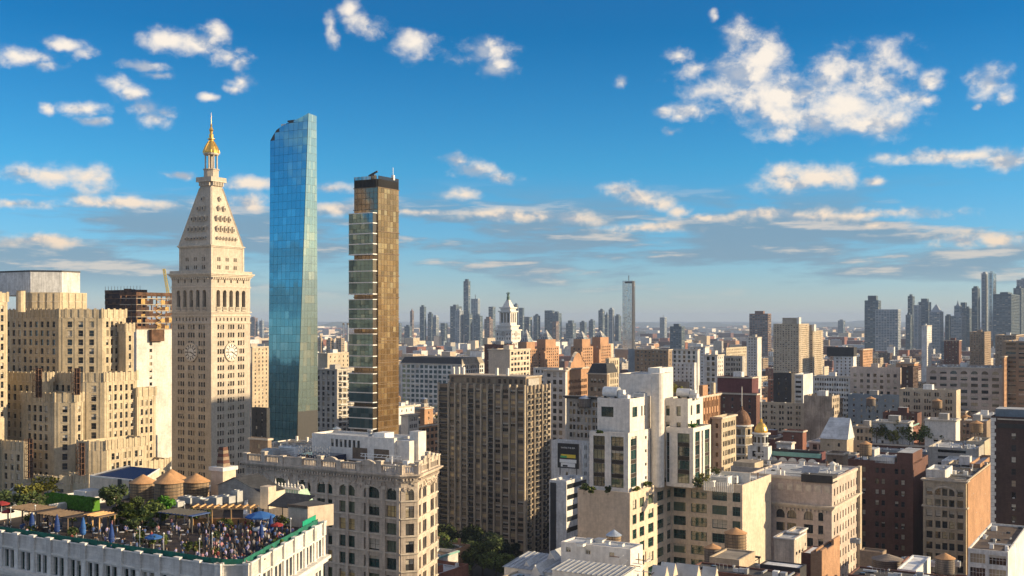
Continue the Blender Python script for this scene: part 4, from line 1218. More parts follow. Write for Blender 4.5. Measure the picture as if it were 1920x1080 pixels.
def bronze_tower():
 Y = 520
 b = Bld('bronze_tower', 'slim bronze glass tower with dark crown and projecting pale glass bays stacked on one side', P(708.5, Y))
 pts = b.foot(664, (708.5, Y), [(747.5, AZA)])
 zt = zof(329, Y); zc = zof(350, Y)
 L, C, Rr, B = pts
 lo = [Vector(p) for p in pts]
 panel_tower(b, pts, pts, (0, 1), [[zc, zc]] * 4, (0, zc), (zof(812, Y), zc, 44), {0: 'glass_bronze_dim', 1: 'glass_bronze_sunlit'}, {0: 6, 1: 7}, back='bronze_metal', indiv=300, gap=.12)  # sun and shade painted in: brighter bronze west, dimmer bronze north
 mb = MB()
 for k in range(15):
  z = zc - 10.2 * k
  ring(mb, pts, 0, .3, z - .35, z, 'bronze_metal')
 mb.build('floor_band', b.root, kind='stuff')
 mb = MB(); mb.prism(pts, zc, zt - 1.5, 'dark_metal_panel', 'roof_tar')
 mb.build('crown', b.root)
 mb = MB()
 for a_, c_ in ((Vector(L), Vector(C)), (Vector(C), Vector(Rr))):
  t = (c_ - a_); Ln = t.length; t /= Ln; nr = Vector((t.y, -t.x))
  for k in range(int(Ln / .8)):
   q = a_ + t * (.4 + k * .8)
   mb.obox((q.x + nr.x * .2, q.y + nr.y * .2, (zc + zt) / 2), (t.x * .1, t.y * .1, 0), (nr.x * .2, nr.y * .2, 0), (0, 0, (zt - zc) / 2), 'metal_dark')
 mb.build('crown_fin', b.root, kind='stuff')
 w = L[0]
 d = 3.2
 Cn = P(708.5, Y) - Vector((sin(AZA), cos(AZA))) * d
 x0 = b.loc(along(Cn, 654, AZS))[0]; x1p = b.loc(along(Cn, 699, AZS))[0]
 for k, (ya, yb) in enumerate(((399, 477), (487, 552), (562, 617), (627, 690), (702, 756), (766, 806))):
  za, zb_ = zof(ya, Y - 3), zof(yb, Y - 3)
  o = bpy.data.objects.new('glass_bay', None); COL.objects.link(o); o.parent = b.root
  xl, xr = x0, x1p
  boxmesh('bay_core', o, xl + .2, xr - .2, -d + .25, -.01, zb_ + .1, za - .1, 'metal_dark')
  nf = max(2, int(round((za - zb_) / 4.9)))
  for f in range(nf):
   z0, z1 = zb_ + (za - zb_) * f / nf, zb_ + (za - zb_) * (f + 1) / nf
   ms = MB(); ms.box(xl - .15, xr + .15, -d - .15, -.01, z0, z0 + .45, 'metal_white'); ms.build('slab_edge', o)
   ms = MB()
   for q in range(6):
    u0, u1 = xl + (xr - xl) * q / 6, xl + (xr - xl) * (q + 1) / 6
    for zz0, zz1 in ((z0 + .5, (z0 + z1) / 2 - .05), ((z0 + z1) / 2 + .05, z1 - .05)):
     ms.face([(u0 + .08, -d, zz0), (u1 - .08, -d, zz0), (u1 - .08, -d, zz1), (u0 + .08, -d, zz1)], 'glass_teal')
   for zz0, zz1 in ((z0 + .5, z1 - .05),):
    ms.face([(xr, -d, zz0), (xr, -.1, zz0), (xr, -.1, zz1), (xr, -d, zz1)], 'glass_bronze_dim')
    ms.face([(xl, -.1, zz0), (xl, -d, zz0), (xl, -d, zz1), (xl, -.1, zz1)], 'glass_teal')
   ms.build('glazing', o)
  boxmesh('bay_roof', o, xl - .15, xr + .15, -d - .15, -.01, za, za + .35, 'metal_white')
 q = b.loc(P(700, Y + 5)); mb = MB()
 mb.box(q[0] - 1, q[0] + 1, q[1] - .8, q[1] + .8, zt - 1.5, zt + 1, 'metal_dark'); mb.bar((q[0] - 2.6, q[1], zt + .6), (q[0] + 2.4, q[1], zt + 2.4), .7, 'metal_dark'); mb.build('roof_hoist', b.root)
 q = b.loc(P(737, Y + 10)); mb = MB(); mb.bar((q[0], q[1], zt - 2), (q[0], q[1], zt + 5), .18, 'poster_white'); mb.box(q[0] - .7, q[0] + .7, q[1] - .5, q[1] + .5, zt - 1, zt + 1.4, 'poster_white'); mb.build('mast', b.root)
 FOOT.append(([tuple(b.world(p)[:2]) for p in pts], zt, 'bronze_tower', 806))
 b.done()
bronze_tower()
# ==== brown slab apartment tower
def brown_slab():
 Y = 560
 b = Bld('slab_apartment_tower', 'broad brown apartment slab with balconies and projecting concrete ribs, trees at its foot', P(985, Y), cat='apartment tower')
 pts = b.foot(824, (985, Y), [(1029, AZA)], 26)
 z1 = zof(725, Y); fh = 2.78; nf = 30
 L = -pts[0][0]; D = pts[2][1]
 ribs = [0, .12, .20, .265, .345, .43, .505, .58, .655, .74, .83, .91, 1.0]
 bal = {0, 4, 7}
 mb = MB()
 mb.face([(*pts[0], 0), (*pts[1], 0), (*pts[1], z1), (*pts[0], z1)], 'slab_brick')
 mb.face([(*pts[1], 0), (*pts[2], 0), (*pts[2], z1), (*pts[1], z1)], 'slab_brick')
 mb.face([(*pts[2], 0), (*pts[3], 0), (*pts[3], z1), (*pts[2], z1)], 'slab_brick')
 mb.face([(*pts[3], 0), (*pts[0], 0), (*pts[0], z1), (*pts[3], z1)], 'slab_brick')
 mb.build('wall', b.root)
 mb = MB(); mb.face([(*p, z1 - .01) for p in pts], 'roof_tar'); mb.build('roof', b.root)
 for k, f in enumerate(ribs):
  x = -L * (1 - f)
  boxmesh('rib', b.root, x - .38, x + .38, -1.3, -.01, 0, z1 + .8, 'cream_brick')
 slab = MB(); glass = MB(); bl = MB(); rail = MB(); R = random.Random(5)
 cnt = 0
 for k in range(len(ribs) - 1):
  xa, xb = -L * (1 - ribs[k]) + .5, -L * (1 - ribs[k + 1]) - .5
  for f in range(nf):
   z = z1 - 1.2 - (f + 1) * fh
   slab.box(xa, xb, -.42, -.012, z - .55, z + .42, 'slab_brick' if k not in bal else 'trim_brown', bottom=False)
   if k in bal:
    slab.box(xa, xb, -1.25, -.42, z - .1, z + .1, 'grey_concrete')
    rail.box(xa, xb, -1.25, -1.2, z + .15, z + 1.0, 'metal_dark')
    glass.face([(xa, -.05, z + .42), (xb, -.05, z + .42), (xb, -.05, z + 2.2), (xa, -.05, z + 2.2)], 'glass_dim')
   else:
    w = win_data(xb - xa, fh - 1.0, 'tri', 'frame_tan', 'glass_dim', 0, False)
    gold = R.random() < (.55 if (f < 18 and k > 4) else .22)  # gold panes are painted glints, most of them upper right
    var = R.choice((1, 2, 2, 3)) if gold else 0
    mb_, cache = win_data(xb - xa, fh - 1.0, 'tri', 'frame_tan', 'glass_gold_glint' if gold else 'glass_dim', R.choice((0, 0, 1)) if gold else R.choice((0, 0, 1, 2, 0)), False)
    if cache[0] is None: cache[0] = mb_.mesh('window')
    if cnt < 300:
     mesh_obj('window', cache[0], b.root, ((xa + xb) / 2, -.2, z + .44), 0); cnt += 1
    else:
     b.stuff.add(mb_.v, mb_.f, mb_.mats, mb_.mi, Matrix.Translation(((xa + xb) / 2, -.2, z + .44)))
 for f in range(nf):
  z = z1 - 1.2 - (f + 1) * fh
  for q, (u0, u1) in enumerate(((.02, .16), (.19, .33), (.36, .50), (.53, .67), (.70, .84), (.87, .99))):
   ya, yb = D * u0, D * u1
   if q % 2 == 0 or q == 5:
    slab.box(.012, 1.4, ya, yb, z - .1, z + .12, 'grey_concrete')
    rail.box(1.34, 1.4, ya, yb, z + .15, z + 1.05, 'grey_concrete' if q == 5 else 'metal_dark')
    glass.face([(.05, ya, z + .3), (.05, yb, z + .3), (.05, yb, z + 2.2), (.05, ya, z + 2.2)], 'glass_dim')
   else:
    slab.box(.012, .3, ya, yb, z - .5, z + .4, 'slab_brick', bottom=False)
    glass.face([(.08, ya, z + .4), (.08, yb, z + .4), (.08, yb, z + 2.2), (.08, ya, z + 2.2)], 'glass_dim')
 for q in range(7):
  y = D * q / 6
  boxmesh('rib', b.root, .01, 1.0, max(y - .3, .02), y + .3, 0, z1 + .5, 'grey_concrete')
 slab.build('balcony_slab', b.root, kind='stuff'); glass.build('window', b.root, kind='stuff'); rail.build('balcony_rail', b.root, kind='stuff')
 q = MB(); q.box(-L * .93, -L * .04, 4, D - 4, z1 - .01, z1 + 4.2, 'slab_brick', 'roof_gravel'); q.build('penthouse', b.root)
 q = MB(); q.box(-L * .93 - .3, -L * .04 + .3, 3.7, D - 3.7, z1 + 4.2, z1 + 4.8, 'grey_concrete'); q.build('penthouse_cornice', b.root)
 q = MB()
 for k in range(14): q.box(-L * .91 + k * L * .062, -L * .91 + k * L * .062 + 1.6, 3.94, 3.99, z1 + 1.0, z1 + 3.2, 'glass_dim')
 q.build('window', b.root, kind='stuff')
 for px in (833, 843, 853, 917, 937):
  x = b.loc(P(px, Y))[0]; boxmesh('chimney', b.root, -L * (1 - (px - 824) / 161) - .6, -L * (1 - (px - 824) / 161) + .6, 8, 9.4, z1 + 4.8, z1 + 8.6, 'trim_white')
 boxmesh('rooftop_plant_room', b.root, -6, -1, 5, 16, z1 - .01, z1 + 3.6, 'grey_stone')
 FOOT.append(([tuple(b.world(p)[:2]) for p in pts], z1, 'slab_apartment_tower', 1050))
 b.done()
brown_slab()
for k, (px, Y, h, r, lf) in enumerate(((835, 505, 21, 9, 'leaf_green'), (862, 520, 24, 10, 'leaf_dark'), (884, 500, 18, 8, 'leaf_green'), (905, 512, 20, 9, 'leaf_dark'), (930, 500, 14, 7.5, 'leaf_green'), (948, 528, 13, 6, 'leaf_dark'), (850, 485, 13, 8, 'leaf_green'), (1050, 600, 20, 8, 'leaf_dark'), (1066, 585, 17, 7, 'leaf_dark'), (1042, 580, 15, 7, 'leaf_dark'), (1062, 560, 11, 6, 'leaf_dark'))):
 p = P(px, Y)
 tree(p.x, p.y, 0, h, r, ['tall leafy tree beside the corner of the ornate stone building', 'tallest dark tree in front of the brown apartment slab', 'green tree in the park, before the middle of the slab tower', 'dark rounded tree at the foot of the slab tower', 'lower green tree near the corner of the slab tower', 'small dark tree against the corner rib of the slab tower', 'low spreading tree nearest the ornate stone building', 'dark street tree between the slab tower and the blank beige wall', 'shaded tree close to the blank beige wall', 'shaded tree close to the side of the slab tower', 'small shaded tree low in the street gap'][k], lf, group='trees round the foot of the slab tower', seed=k + 1, n=4200, size=.55)
# ==== ornate terracotta building (middle foreground)
def ornate():
 Y = 262
 b = Bld('ornate_stone_building', 'ornate pale terracotta building with arched top-floor windows, balustraded parapet and rounded corner', P(752, Y))
 C = P(752, Y)
 L = along(C, 462, AZS)
 c2 = along(C, 783, radians(72)); c3 = along(c2, 820, radians(14.0))
 bk = along(c3, 700, AZS)
 pts = [b.loc(p) for p in (L, C, c2, c3, bk)]
 pts.append((pts[0][0], max(pts[4][1], pts[0][1] + 26)))
 zt = zof(893, Y)
 wN = -pts[0][0]
 def u(px): return -b.loc(along(C, px, AZS))[0]
 def cols(prs): return [(wN - u(a), wN - u(c)) for a, c in prs]
 nf = dict(cols=cols([(473, 483.5), (486, 496.5), (514, 537), (555, 582), (594, 623), (636, 665), (682, 711), (724, 744)]), ww=3, wh=2.75, fh=4.12, top=3.0, style='grid', rec=.55,
    fmat='frame_dark', gmat='glass_green', blinds=.25, arch=(-1,), rise=1.2, trim='stone_trim', sills='stone_trim', zb=12, gold=.07)
 cf = dict(cols=[(1.1, 3.1)], ww=2, wh=2.75, fh=4.12, top=3.0, style='quad', rec=.5, gmat='glass_dark', arch=(-1,), trim='stone_trim', sills='stone_trim', zb=12, blinds=.4)
 Lw = (Vector(pts[3]) - Vector(pts[2])).length
 wf = dict(cols=[(Lw * .07, Lw * .07 + 1.3), (Lw * .26, Lw * .26 + 1.3), (Lw * .35, Lw * .35 + 1.3), (Lw * .64, Lw * .64 + 1.3), (Lw * .73, Lw * .73 + 1.3), (Lw * .9, Lw * .9 + 1.0)], ww=1.3, wh=2.7, fh=4.12, top=3.0, style='dh', rec=.5, gmat='glass_dark', arch=(-1,), rise=.65, sills='stone_trim', zb=12, blinds=.4)
 b.mass(pts, 0, zt, 'terracotta_white', {0: nf, 1: cf, 2: wf}, roof='roof_silver', ph=.4)
 vis = [tuple(p) for p in pts]
 for k in range(8):
  z = zt - 3.0 - 2.75 - .35 - 4.12 * k
  b.cornice(vis, z, .28, .28, 'stone_trim', 'string_course')
 b.cornice(vis, zt - 1.5, .5, .35, 'terracotta_white', 'frieze')
 b.cornice(vis, zt - .6, 1.0, 1.25, 'terracotta_white', 'cornice', steps=3)
 for i in (0, 1, 2):
  b.dentils(vis[i], vis[i + 1], zt - .6, 'terracotta_white', sp=.85, w=.4, h=.55, d=.8)
 clutter(b, [tuple(p_) for p_ in vis], zt - .4, 3, 20, 1.2)
 mb = MB(); R = random.Random(2)
 for i in (0, 1, 2):
  a, c = Vector(vis[i]), Vector(vis[i + 1]); t = c - a; Ln = t.length; t /= Ln; nr = Vector((t.y, -t.x))
  for k in range(int(Ln * 2.2)):
   q = a + t * R.uniform(.2, Ln - .2); z = zt - R.choice((1.8, 2.2, 2.6, 3.0, 3.3)); s_ = R.uniform(.12, .3)
   mb.obox((q.x + nr.x * .1, q.y + nr.y * .1, z), (t.x * s_, t.y * s_, 0), (nr.x * .14, nr.y * .14, 0), (0, 0, s_), 'terracotta_white')
 mb.build('carved_ornament', b.root, kind='stuff')
 for k in (.02, .105, .19, .285, .415, .545, .675, .80, .90, .985):
  x = -wN * (1 - k)
  mb = MB(); mb.box(x - .42, x + .42, -.32, -.005, 0, zt - 3.4, 'terracotta_white'); mb.box(x - .62, x + .62, -.5, -.005, zt - 3.4, zt - 2.7, 'stone_trim'); mb.build('pilaster', b.root)
 ped = MB(); bal = MB()
 for i in (0, 1, 2):
  a, c = Vector(vis[i]), Vector(vis[i + 1]); t = c - a; Ln = t.length; t /= Ln; nr = Vector((t.y, -t.x))
  n = max(1, int(Ln / 5.5)); H = 2.0
  for k in range(n + 1):
   q = a + t * (Ln * k / n); big = (k % 3 == 1 and i == 0) or i == 2
   o_ = MB(); o_.obox((q.x, q.y, zt + .4 + H / 2 + (.35 if big else 0)), (t.x * .65, t.y * .65, 0), (nr.x * .5, nr.y * .5, 0), (0, 0, H / 2 + (.35 if big else 0)), 'terracotta_white')
   o_.obox((q.x, q.y, zt + .4 + H + (.8 if big else .1)), (t.x * .8, t.y * .8, 0), (nr.x * .65, nr.y * .65, 0), (0, 0, .14), 'stone_trim'); o_.build('pedestal', b.root)
  for k in range(n):
   u0 = Ln * k / n + .65; u1 = Ln * (k + 1) / n - .65
   if u1 - u0 < .6: continue
   q = a + t * ((u0 + u1) / 2); hl = (u1 - u0) / 2
   solid = (i == 0 and k % 4 == 2)
   bal.obox((q.x, q.y, zt + .4 + H - .15), (t.x * hl, t.y * hl, 0), (nr.x * .3, nr.y * .3, 0), (0, 0, .18), 'terracotta_white')
   bal.obox((q.x, q.y, zt + .55), (t.x * hl, t.y * hl, 0), (nr.x * .35, nr.y * .35, 0), (0, 0, .2), 'terracotta_white')
   m = int((u1 - u0) / .48)
   for j in range(m):
    p = a + t * (u0 + (j + .5) * (u1 - u0) / m)
    if solid: bal.obox((p.x, p.y, zt + 1.4), (t.x * .24, t.y * .24, 0), (nr.x * .2, nr.y * .2, 0), (0, 0, .95), 'terracotta_white')
    else: bal.obox((p.x, p.y, zt + 1.3), (t.x * .11, t.y * .11, 0), (nr.x * .12, nr.y * .12, 0), (0, 0, .75), 'terracotta_white')
 bal.build('balustrade', b.root, kind='stuff')
 for fr in (.57, .80):
  x = -wN * (1 - fr) ; mb = MB()
  for q in range(8):
   A0, A1 = pi * q / 8, pi * (q + 1) / 8
   mb.face([(x - 2.2 * cos(A0), -.4, zt + 2.0), (x - 2.2 * cos(A1), -.4, zt + 2.0), (x - 2.2 * cos(A1), -.4, zt + 2.0 + 1.3 * sin(A1)), (x - 2.2 * cos(A0), -.4, zt + 2.0 + 1.3 * sin(A0))], 'terracotta_white')
   mb.face([(x - 2.2 * cos(A0), -.4, zt + 2.0 + 1.3 * sin(A0)), (x - 2.2 * cos(A1), -.4, zt + 2.0 + 1.3 * sin(A1)), (x - 2.2 * cos(A1), .4, zt + 2.0 + 1.3 * sin(A1)), (x - 2.2 * cos(A0), .4, zt + 2.0 + 1.3 * sin(A0))], 'stone_trim')
  mb.build('pediment', b.root)
 a, c = Vector(vis[2]), Vector(vis[3]); t = c - a; Ln = t.length; t /= Ln; nr = Vector((t.y, -t.x))
 for k in range(5):
  q = a + t * (Ln * (k + .5) / 5); h = (1.0, 1.7, 2.4, 1.7, 1.2)[k]
  mb = MB(); mb.obox((q.x, q.y, zt + 2 + h / 2), (t.x * 1.2, t.y * 1.2, 0), (nr.x * .35, nr.y * .35, 0), (0, 0, h / 2), 'terracotta_white'); mb.obox((q.x, q.y, zt + 2.1 + h), (t.x * .8, t.y * .8, 0), (nr.x * .5, nr.y * .5, 0), (0, 0, .3), 'stone_trim'); mb.build('crest', b.root)
 b.done()
 zr = zt + .0
 q0 = b.loc(P(707, 293));
 o = Bld('rooftop_penthouse', 'long pale rooftop penthouse with a louvred band, standing on the ornate terracotta building', P(739, 285), cat='penthouse')
 ph_pts = o.foot(585, (739, 285), [(752, AZA)])
 ph_pts[2] = (0, 9); ph_pts[3] = (ph_pts[0][0], 9)
 zp = zof(822, 285)
 o.root.location.z = 0
 lv = dict(cols=[(6.5 + k * 1.45, 6.5 + k * 1.45 + .9) for k in range(7)], ww=.9, wh=2.0, fh=30, top=1.2, style='none', rec=.3, gmat='metal_dark', joined=True)
 o.mass(ph_pts, zr, zp, 'white_stucco', {0: lv}, roof='roof_silver', ph=.5, reg=False)
 wp = dict(cols=[(13.2, 17.2), (19, 23.2)], ww=4, wh=1.3, fh=30, top=5.0, style='none', rec=.3, gmat='trim_brown', joined=True)
 boxmesh('plant_screen', o.root, -26.5, -15.5, -6.5, -.02, zr, zof(858, 285), 'solar')
 mb = MB()
 for k in range(14):
  for j in range(4): mb.box(-26.3 + k * .79, -25.9 + k * .79, -6.56, -6.51, zr + .4 + j * .9 + (k % 2) * .4, zr + .9 + j * .9 + (k % 2) * .4, 'metal_grey')
 mb.build('screen_slat', o.root, kind='stuff')
 mb = MB()
 for k in range(2): mb.box(-13.4 + k * 7, -8.6 + k * 7, -.06, -.01, zr + .5, zr + 3.4, 'trim_brown')
 mb.build('louver', o.root)
 mb = MB()                           # open steel frame standing in front
 for k in range(8): mb.bar((-9.5 + k * 1.6, -1.6, zp - 4.2), (-9.5 + (k + 1) * 1.6, -1.6, zp - 4.2), .12, 'poster_white'); mb.bar((-9.5 + k * 1.6, -1.6, zp - 4.9), (-9.5 + k * 1.6 + .8, -1.6, zp - 4.2), .08, 'poster_white')
 mb.bar((-9.5, -1.6, zp - 4.9), (3.5, -1.6, zp - 4.9), .12, 'poster_white'); mb.bar((.5, -1.6, zr), (.5, -1.6, zp - 4.2), .2, 'poster_white'); mb.bar((-8, -1.6, zr), (-8, -1.6, zp - 4.2), .15, 'poster_white')
 mb.build('steel_frame', o.root)
 boxmesh('stair_tower', o.root, .02, 4.0, 1.0, 6.0, zr, zp - .6, 'white_stucco', 'roof_silver')
 boxmesh('stair_tower', o.root, 2.2, 5.0, 3.6, 7.0, zr, zp + 1.6, 'white_stucco', 'roof_silver')
 boxmesh('roof_box', o.root, -8, -4.5, 2, 6, zp - .5, zp + .9, 'metal_white')
 mb = MB(); mb.lathe(-10, 3, [(.5, zp - .5), (.5, zp + .6), (.8, zp + 1.2), (.8, zp + 1.5)], 10, 'metal_grey'); mb.build('vent', o.root)
 o.done()
 for k, (px, Y_, sx, sy, h, m) in enumerate(((508, 300, 4, 3, 2.4, 'metal_grey'), (545, 303, 6, 3, 2.8, 'metal_white'), (572, 306, 3, 3, 2.0, 'metal_grey'))):
  p = P(px, Y_); hvac(p.x, p.y, zr - .4, sx, sy, h, ['grey cooling unit behind the balustrade nearest the clock tower', 'largest white cooling unit behind the stone balustrade', 'small grey cooling unit beside the dark slatted screen'][k], m=m)
ornate()
# ==== white stepped residential building (centre right)
def white_steps():
 Y = 300
 b = Bld('white_stepped_building', 'white stepped residential building with dark double-height windows on a beige base, tanks below it', P(1181, Y))
 zP = zof(924, Y)
 C = P(1181, Y); L = along(C, 1083, AZS); e1 = along(C, 1259, AZA); e2 = along(e1, 1392, AZS + pi); e3 = along(e2, 1430, AZA)
 pts = [b.loc(p) for p in (L, C, e1, e2, e3)]
 pts.append((pts[4][0], pts[4][1] + 8)); pts.append((pts[0][0], pts[5][1]))
 LW = pts[2][1]; LN = pts[3][0]
 win = dict(ww=3.0, wh=2.6, fh=4.0, top=2.3, style='quad', rec=.4, fmat='frame_green', gmat='glass_green', blinds=.3, zb=30)
 w1 = dict(win, cols=[(LW * a, LW * c) for a, c in ((.06, .15), (.22, .33), (.42, .55), (.64, .81), (.89, .995))])
 w2 = dict(win, cols=[(LN * a, LN * c) for a, c in ((.035, .28), (.36, .64), (.74, .985))], style='grid', top=2.2)
 w2 = dict(win, cols=[(.6, 4.4), (6.0, 10.8), (12.4, 16.8), (18.4, min(22.6, LN - .6))], style='grid')
 b.mass(pts, 0, zP, 'tan_stucco', {1: w1, 2: w2}, roof='roof_silver', ph=.7)
 clutter(b, [(pts[2][0] + 1, pts[2][1] + .5), (pts[3][0] - 1, pts[2][1] + .5), (pts[3][0] - 1, pts[5][1] - 1), (pts[2][0] + 1, pts[5][1] - 1)], zP - .7, 8, 9, 1.0)
 wl = 'white_stucco'
 g_ = dict(ww=3.2, wh=2.7, fh=3.8, top=1.6, style='grid', rec=.35, fmat='frame_dark', gmat='glass_green', blinds=.2, spandrel='dark_metal_panel', sd=.3)
 def px_on(c, a, px, az_):     # distance along a face from the corner
  return (along(P(*c), px, az_) - P(*c)).length
 Yt = 303
 lo = b.foot(1105, (1178, Yt), [(1221, AZA)])
 lo = [(p[0], p[1]) for p in lo]
 w = -lo[0][0] + lo[1][0]; d = lo[2][1] - lo[1][1]
 z1 = zof(812, Yt)
 b.mass(lo, zP - .7, z1, wl, {0: dict(g_, cols=[(w * .10, w * .40), (w * .56, w * .88)], top=1.2, wh=2.6, fh=3.75, maxrows=4), 1: dict(g_, cols=[(d * .10, d * .36)], top=1.2, wh=2.6, fh=3.75, maxrows=4, style='quad')}, roof='roof_gravel', ph=.5, reg=False)
 mb = MB()
 for k in range(4): mb.box(lo[1][0] + .003, lo[1][0] + .02, lo[1][1] + d * .72, lo[1][1] + d * .79, z1 - 2.6 - k * 3.75, z1 - 1.8 - k * 3.75, 'glass_dark')
 mb.build('window', b.root, kind='stuff')
 Yu = 306
 up = b.foot(1120, (1181, Yu), [(1226, AZA)])
 w = up[1][0] - up[0][0]; d = up[2][1] - up[1][1]; z2 = zof(748, Yu)
 b.mass(up, z1 - .5, z2, wl, {0: dict(g_, cols=[(w * .12, w * .50)], maxrows=2, top=2.4, wh=2.8, fh=4.6, spandrel=wl, sd=0), 1: dict(g_, cols=[(d * .10, d * .30), (d * .46, d * .52), (d * .58, d * .64)], maxrows=2, top=2.4, wh=2.8, fh=4.6, style='dh', spandrel=wl, sd=0)}, roof='roof_silver', ph=.4, reg=False)
 Yc = 322
 co = b.foot(1160, (1226, Yc), [(1262, AZA)])
 z3 = zof(702, Yc); w = co[1][0] - co[0][0]
 b.mass(co, zP - .7, z3, wl, {1: dict(g_, cols=[(.5, 2.2)], maxrows=6, top=9.5, wh=2.7, fh=3.9, style='quad', spandrel='dark_metal_panel')}, roof='roof_silver', ph=.4, reg=False)
 Yd = 332
 cd = b.foot(1215, (1237, Yd), [(1262, AZA)])
 b.mass(cd, zP - .7, zof(690, Yd), wl, {}, roof='roof_silver', ph=.3, reg=False)
 q = b.loc(P(1233, 316)); mb = MB(); mb.lathe(q[0], q[1], [(1.9, zP - .7), (1.9, zof(700, 316))], 20, 'white_stucco'); mb.build('rounded_shaft', b.root)
 Yr = 318
 rt = b.foot(1247, (1290, Yr), [(1318, AZA)])
 w = rt[1][0] - rt[0][0]; d = rt[2][1] - rt[1][1]; z4 = zof(748, Yr)
 b.mass(rt, zP - .7, z4, wl, {0: dict(g_, cols=[(w * .04, w * .2), (w * .5, w * .68)], maxrows=2, top=2.2, wh=2.8, fh=4.6, style='dh', spandrel=wl, sd=0), 1: dict(g_, cols=[(d * .18, d * .28), (d * .55, d * .8)], maxrows=2, top=2.0, wh=2.8, fh=4.4, style='quad', spandrel=wl, sd=0)}, roof='roof_gravel', ph=.4, reg=False)
 Yq = 313
 rl = b.foot(1249, (1300, Yq), [(1333, AZA)])
 w = rl[1][0] - rl[0][0]; d = rl[2][1] - rl[1][1]; z5 = zof(803, Yq)
 b.mass(rl, zP - .7, z5, wl, {0: dict(g_, cols=[(w * .02, w * .12), (w * .42, w * .86)], maxrows=4, top=1.6, wh=2.6, fh=3.8), 1: dict(g_, cols=[(d * .10, d * .36), (d * .46, d * .54), (d * .64, d * .92)], maxrows=4, top=1.2, wh=2.8, fh=3.8, style='quad')}, roof='roof_gravel', ph=.4, reg=False)
 mb = MB()
 for k in range(16):
  x = rl[1][0] + 4 + k * .55; y = rl[1][1] - 3 + .3
  mb.box(x, x + .28, y, y + .12, zP - .7, zP + 1.9, 'trim_white')
 mb.build('fence_post', b.root, kind='stuff')
 mb = MB(); mb.box(pts[3][0] - 9, pts[3][0] - .4, pts[3][1] + 7.8, pts[3][1] + 8.0, zP - .7, zP + 2.4, 'trim_white'); mb.build('roof_screen', b.root)
 b.done()
 def duct(px, Y_, z, label, L_=4.5, r=1.5):
  p = P(px, Y_); o = empty('rooftop_boiler', label, 'boiler', (p.x, p.y, z), ROT, 'silver rooftop machines on the white stepped building')
  mb = MB(); n = 16
  for k in range(n):
   a0, a1 = 2 * pi * k / n, 2 * pi * (k + 1) / n
   P_ = lambda x, a: (x, r * cos(a), r * 1.0 + .4 + r * sin(a))
   mb.face([P_(-L_ / 2, a0), P_(L_ / 2, a0), P_(L_ / 2, a1), P_(-L_ / 2, a1)], 'metal_white')
  for e in (-L_ / 2, L_ / 2):
   mb.face([(e, r * cos(2 * pi * k / n), r + .4 + r * sin(2 * pi * k / n)) for k in range(n)], 'metal_grey')
  mb.build('drum', o)
  for e in (-.35, .35): boxmesh('saddle', o, e * L_ - .2, e * L_ + .2, -r * .8, r * .8, 0, .8, 'metal_dark')
  boxmesh('duct', o, L_ / 2, L_ / 2 + 1.6, -.8, .8, .4, 2.6, 'metal_white')
 duct(1147, 312, z2 - .4, 'silver drum and duct on the roof of the front white tower'); duct(1283, 324, z4 - .4, 'silver drum and duct on the roof of the other white tower, past the rounded shaft', 4, 1.3)
 k = 0
 for (px, Y_, z, sx, sy, h, lb) in ((1165, 316, z2 - .4, 3.2, 2.2, 1.7, 'squat white air handler beside the silver drum'), (1200, 316, z2 - .4, 3.5, 2.0, 1.4, 'low white air handler at the sunlit edge of the front white tower'), (1172, 309, z2 - .4, 2.4, 1.8, 1.3, 'small white fan unit at the front edge of the white tower'),
         (1302, 322, z4 - .4, 2.2, 2, 1.6, 'small white fan unit beyond the second silver drum'), (1352, 317, zP - .7, 5.2, 3.4, 2.9, 'big boxy white air handler on the beige base roof'), (1375, 322, zP - .7, 3.0, 2.6, 2.2, 'smaller air handler behind the big boxy one on the beige base'), (1330, 314, zP - .7, 3, 2.4, 2.0, 'grey-white air handler next to the planted trees on the beige base')):
  p = P(px, Y_); hvac(p.x, p.y, z, sx, sy, h, lb)
 for k, (px, Y_, z, h, r, lf, lb) in enumerate(((1320, 312, zP - .7, 4.4, 1.9, 'leaf_yellow', 'bushy yellow-green tree on the terrace of the beige base'), (1338, 322, zP - .7, 4.6, 2.0, 'leaf_green', 'green terrace tree behind the white fence posts'), (1307, 309, zP - .7, 3.4, 1.4, 'leaf_dark', 'small dark shrub against the foot of the second white tower'),
           (1095, 302, zP - .7, 3.0, 1.4, 'leaf_dark', 'dark shrub at the shaded end of the front terrace'), (1108, 300.5, zP - .7, 2.2, 1.1, 'leaf_green', 'low green shrub along the front terrace'), (1140, 300.5, zP - .7, 2.6, .9, 'leaf_dark', 'thin dark shrub between the two tall glazed bays'), (1193, 304, zP - .7, 1.8, 1.0, 'leaf_yellow', 'yellowish shrub at the sunlit corner of the terrace'), (1215, 311, zP - .7, 2.0, 1.1, 'leaf_green', 'green shrub halfway along the sunlit terrace'), (1243, 320, zP - .7, 2.3, 1.2, 'leaf_dark', 'dark shrub in the corner below the rounded shaft'),
           (1125, 304, z1 - .5, 1.2, .9, 'leaf_green', 'low plant on the upper ledge of the front white tower'), (1300, 317, z5 - .4, 1.2, 1.3, 'leaf_bright', 'bright green planting on the upper ledge of the second white tower'), (1270, 338, zof(735, 338) - 2, 4.5, 2.6, 'leaf_yellow', 'reddish-yellow rooftop tree behind the white towers'))):
  p = P(px, Y_); tree(p.x, p.y, z, h, r, lb, lf, name='shrub' if h < 3 else 'small_tree', seed=k + 20, n=260, size=.28, trunkh=.22, cat='shrub' if h < 3 else 'tree', group='plants on the white stepped building')
white_steps()
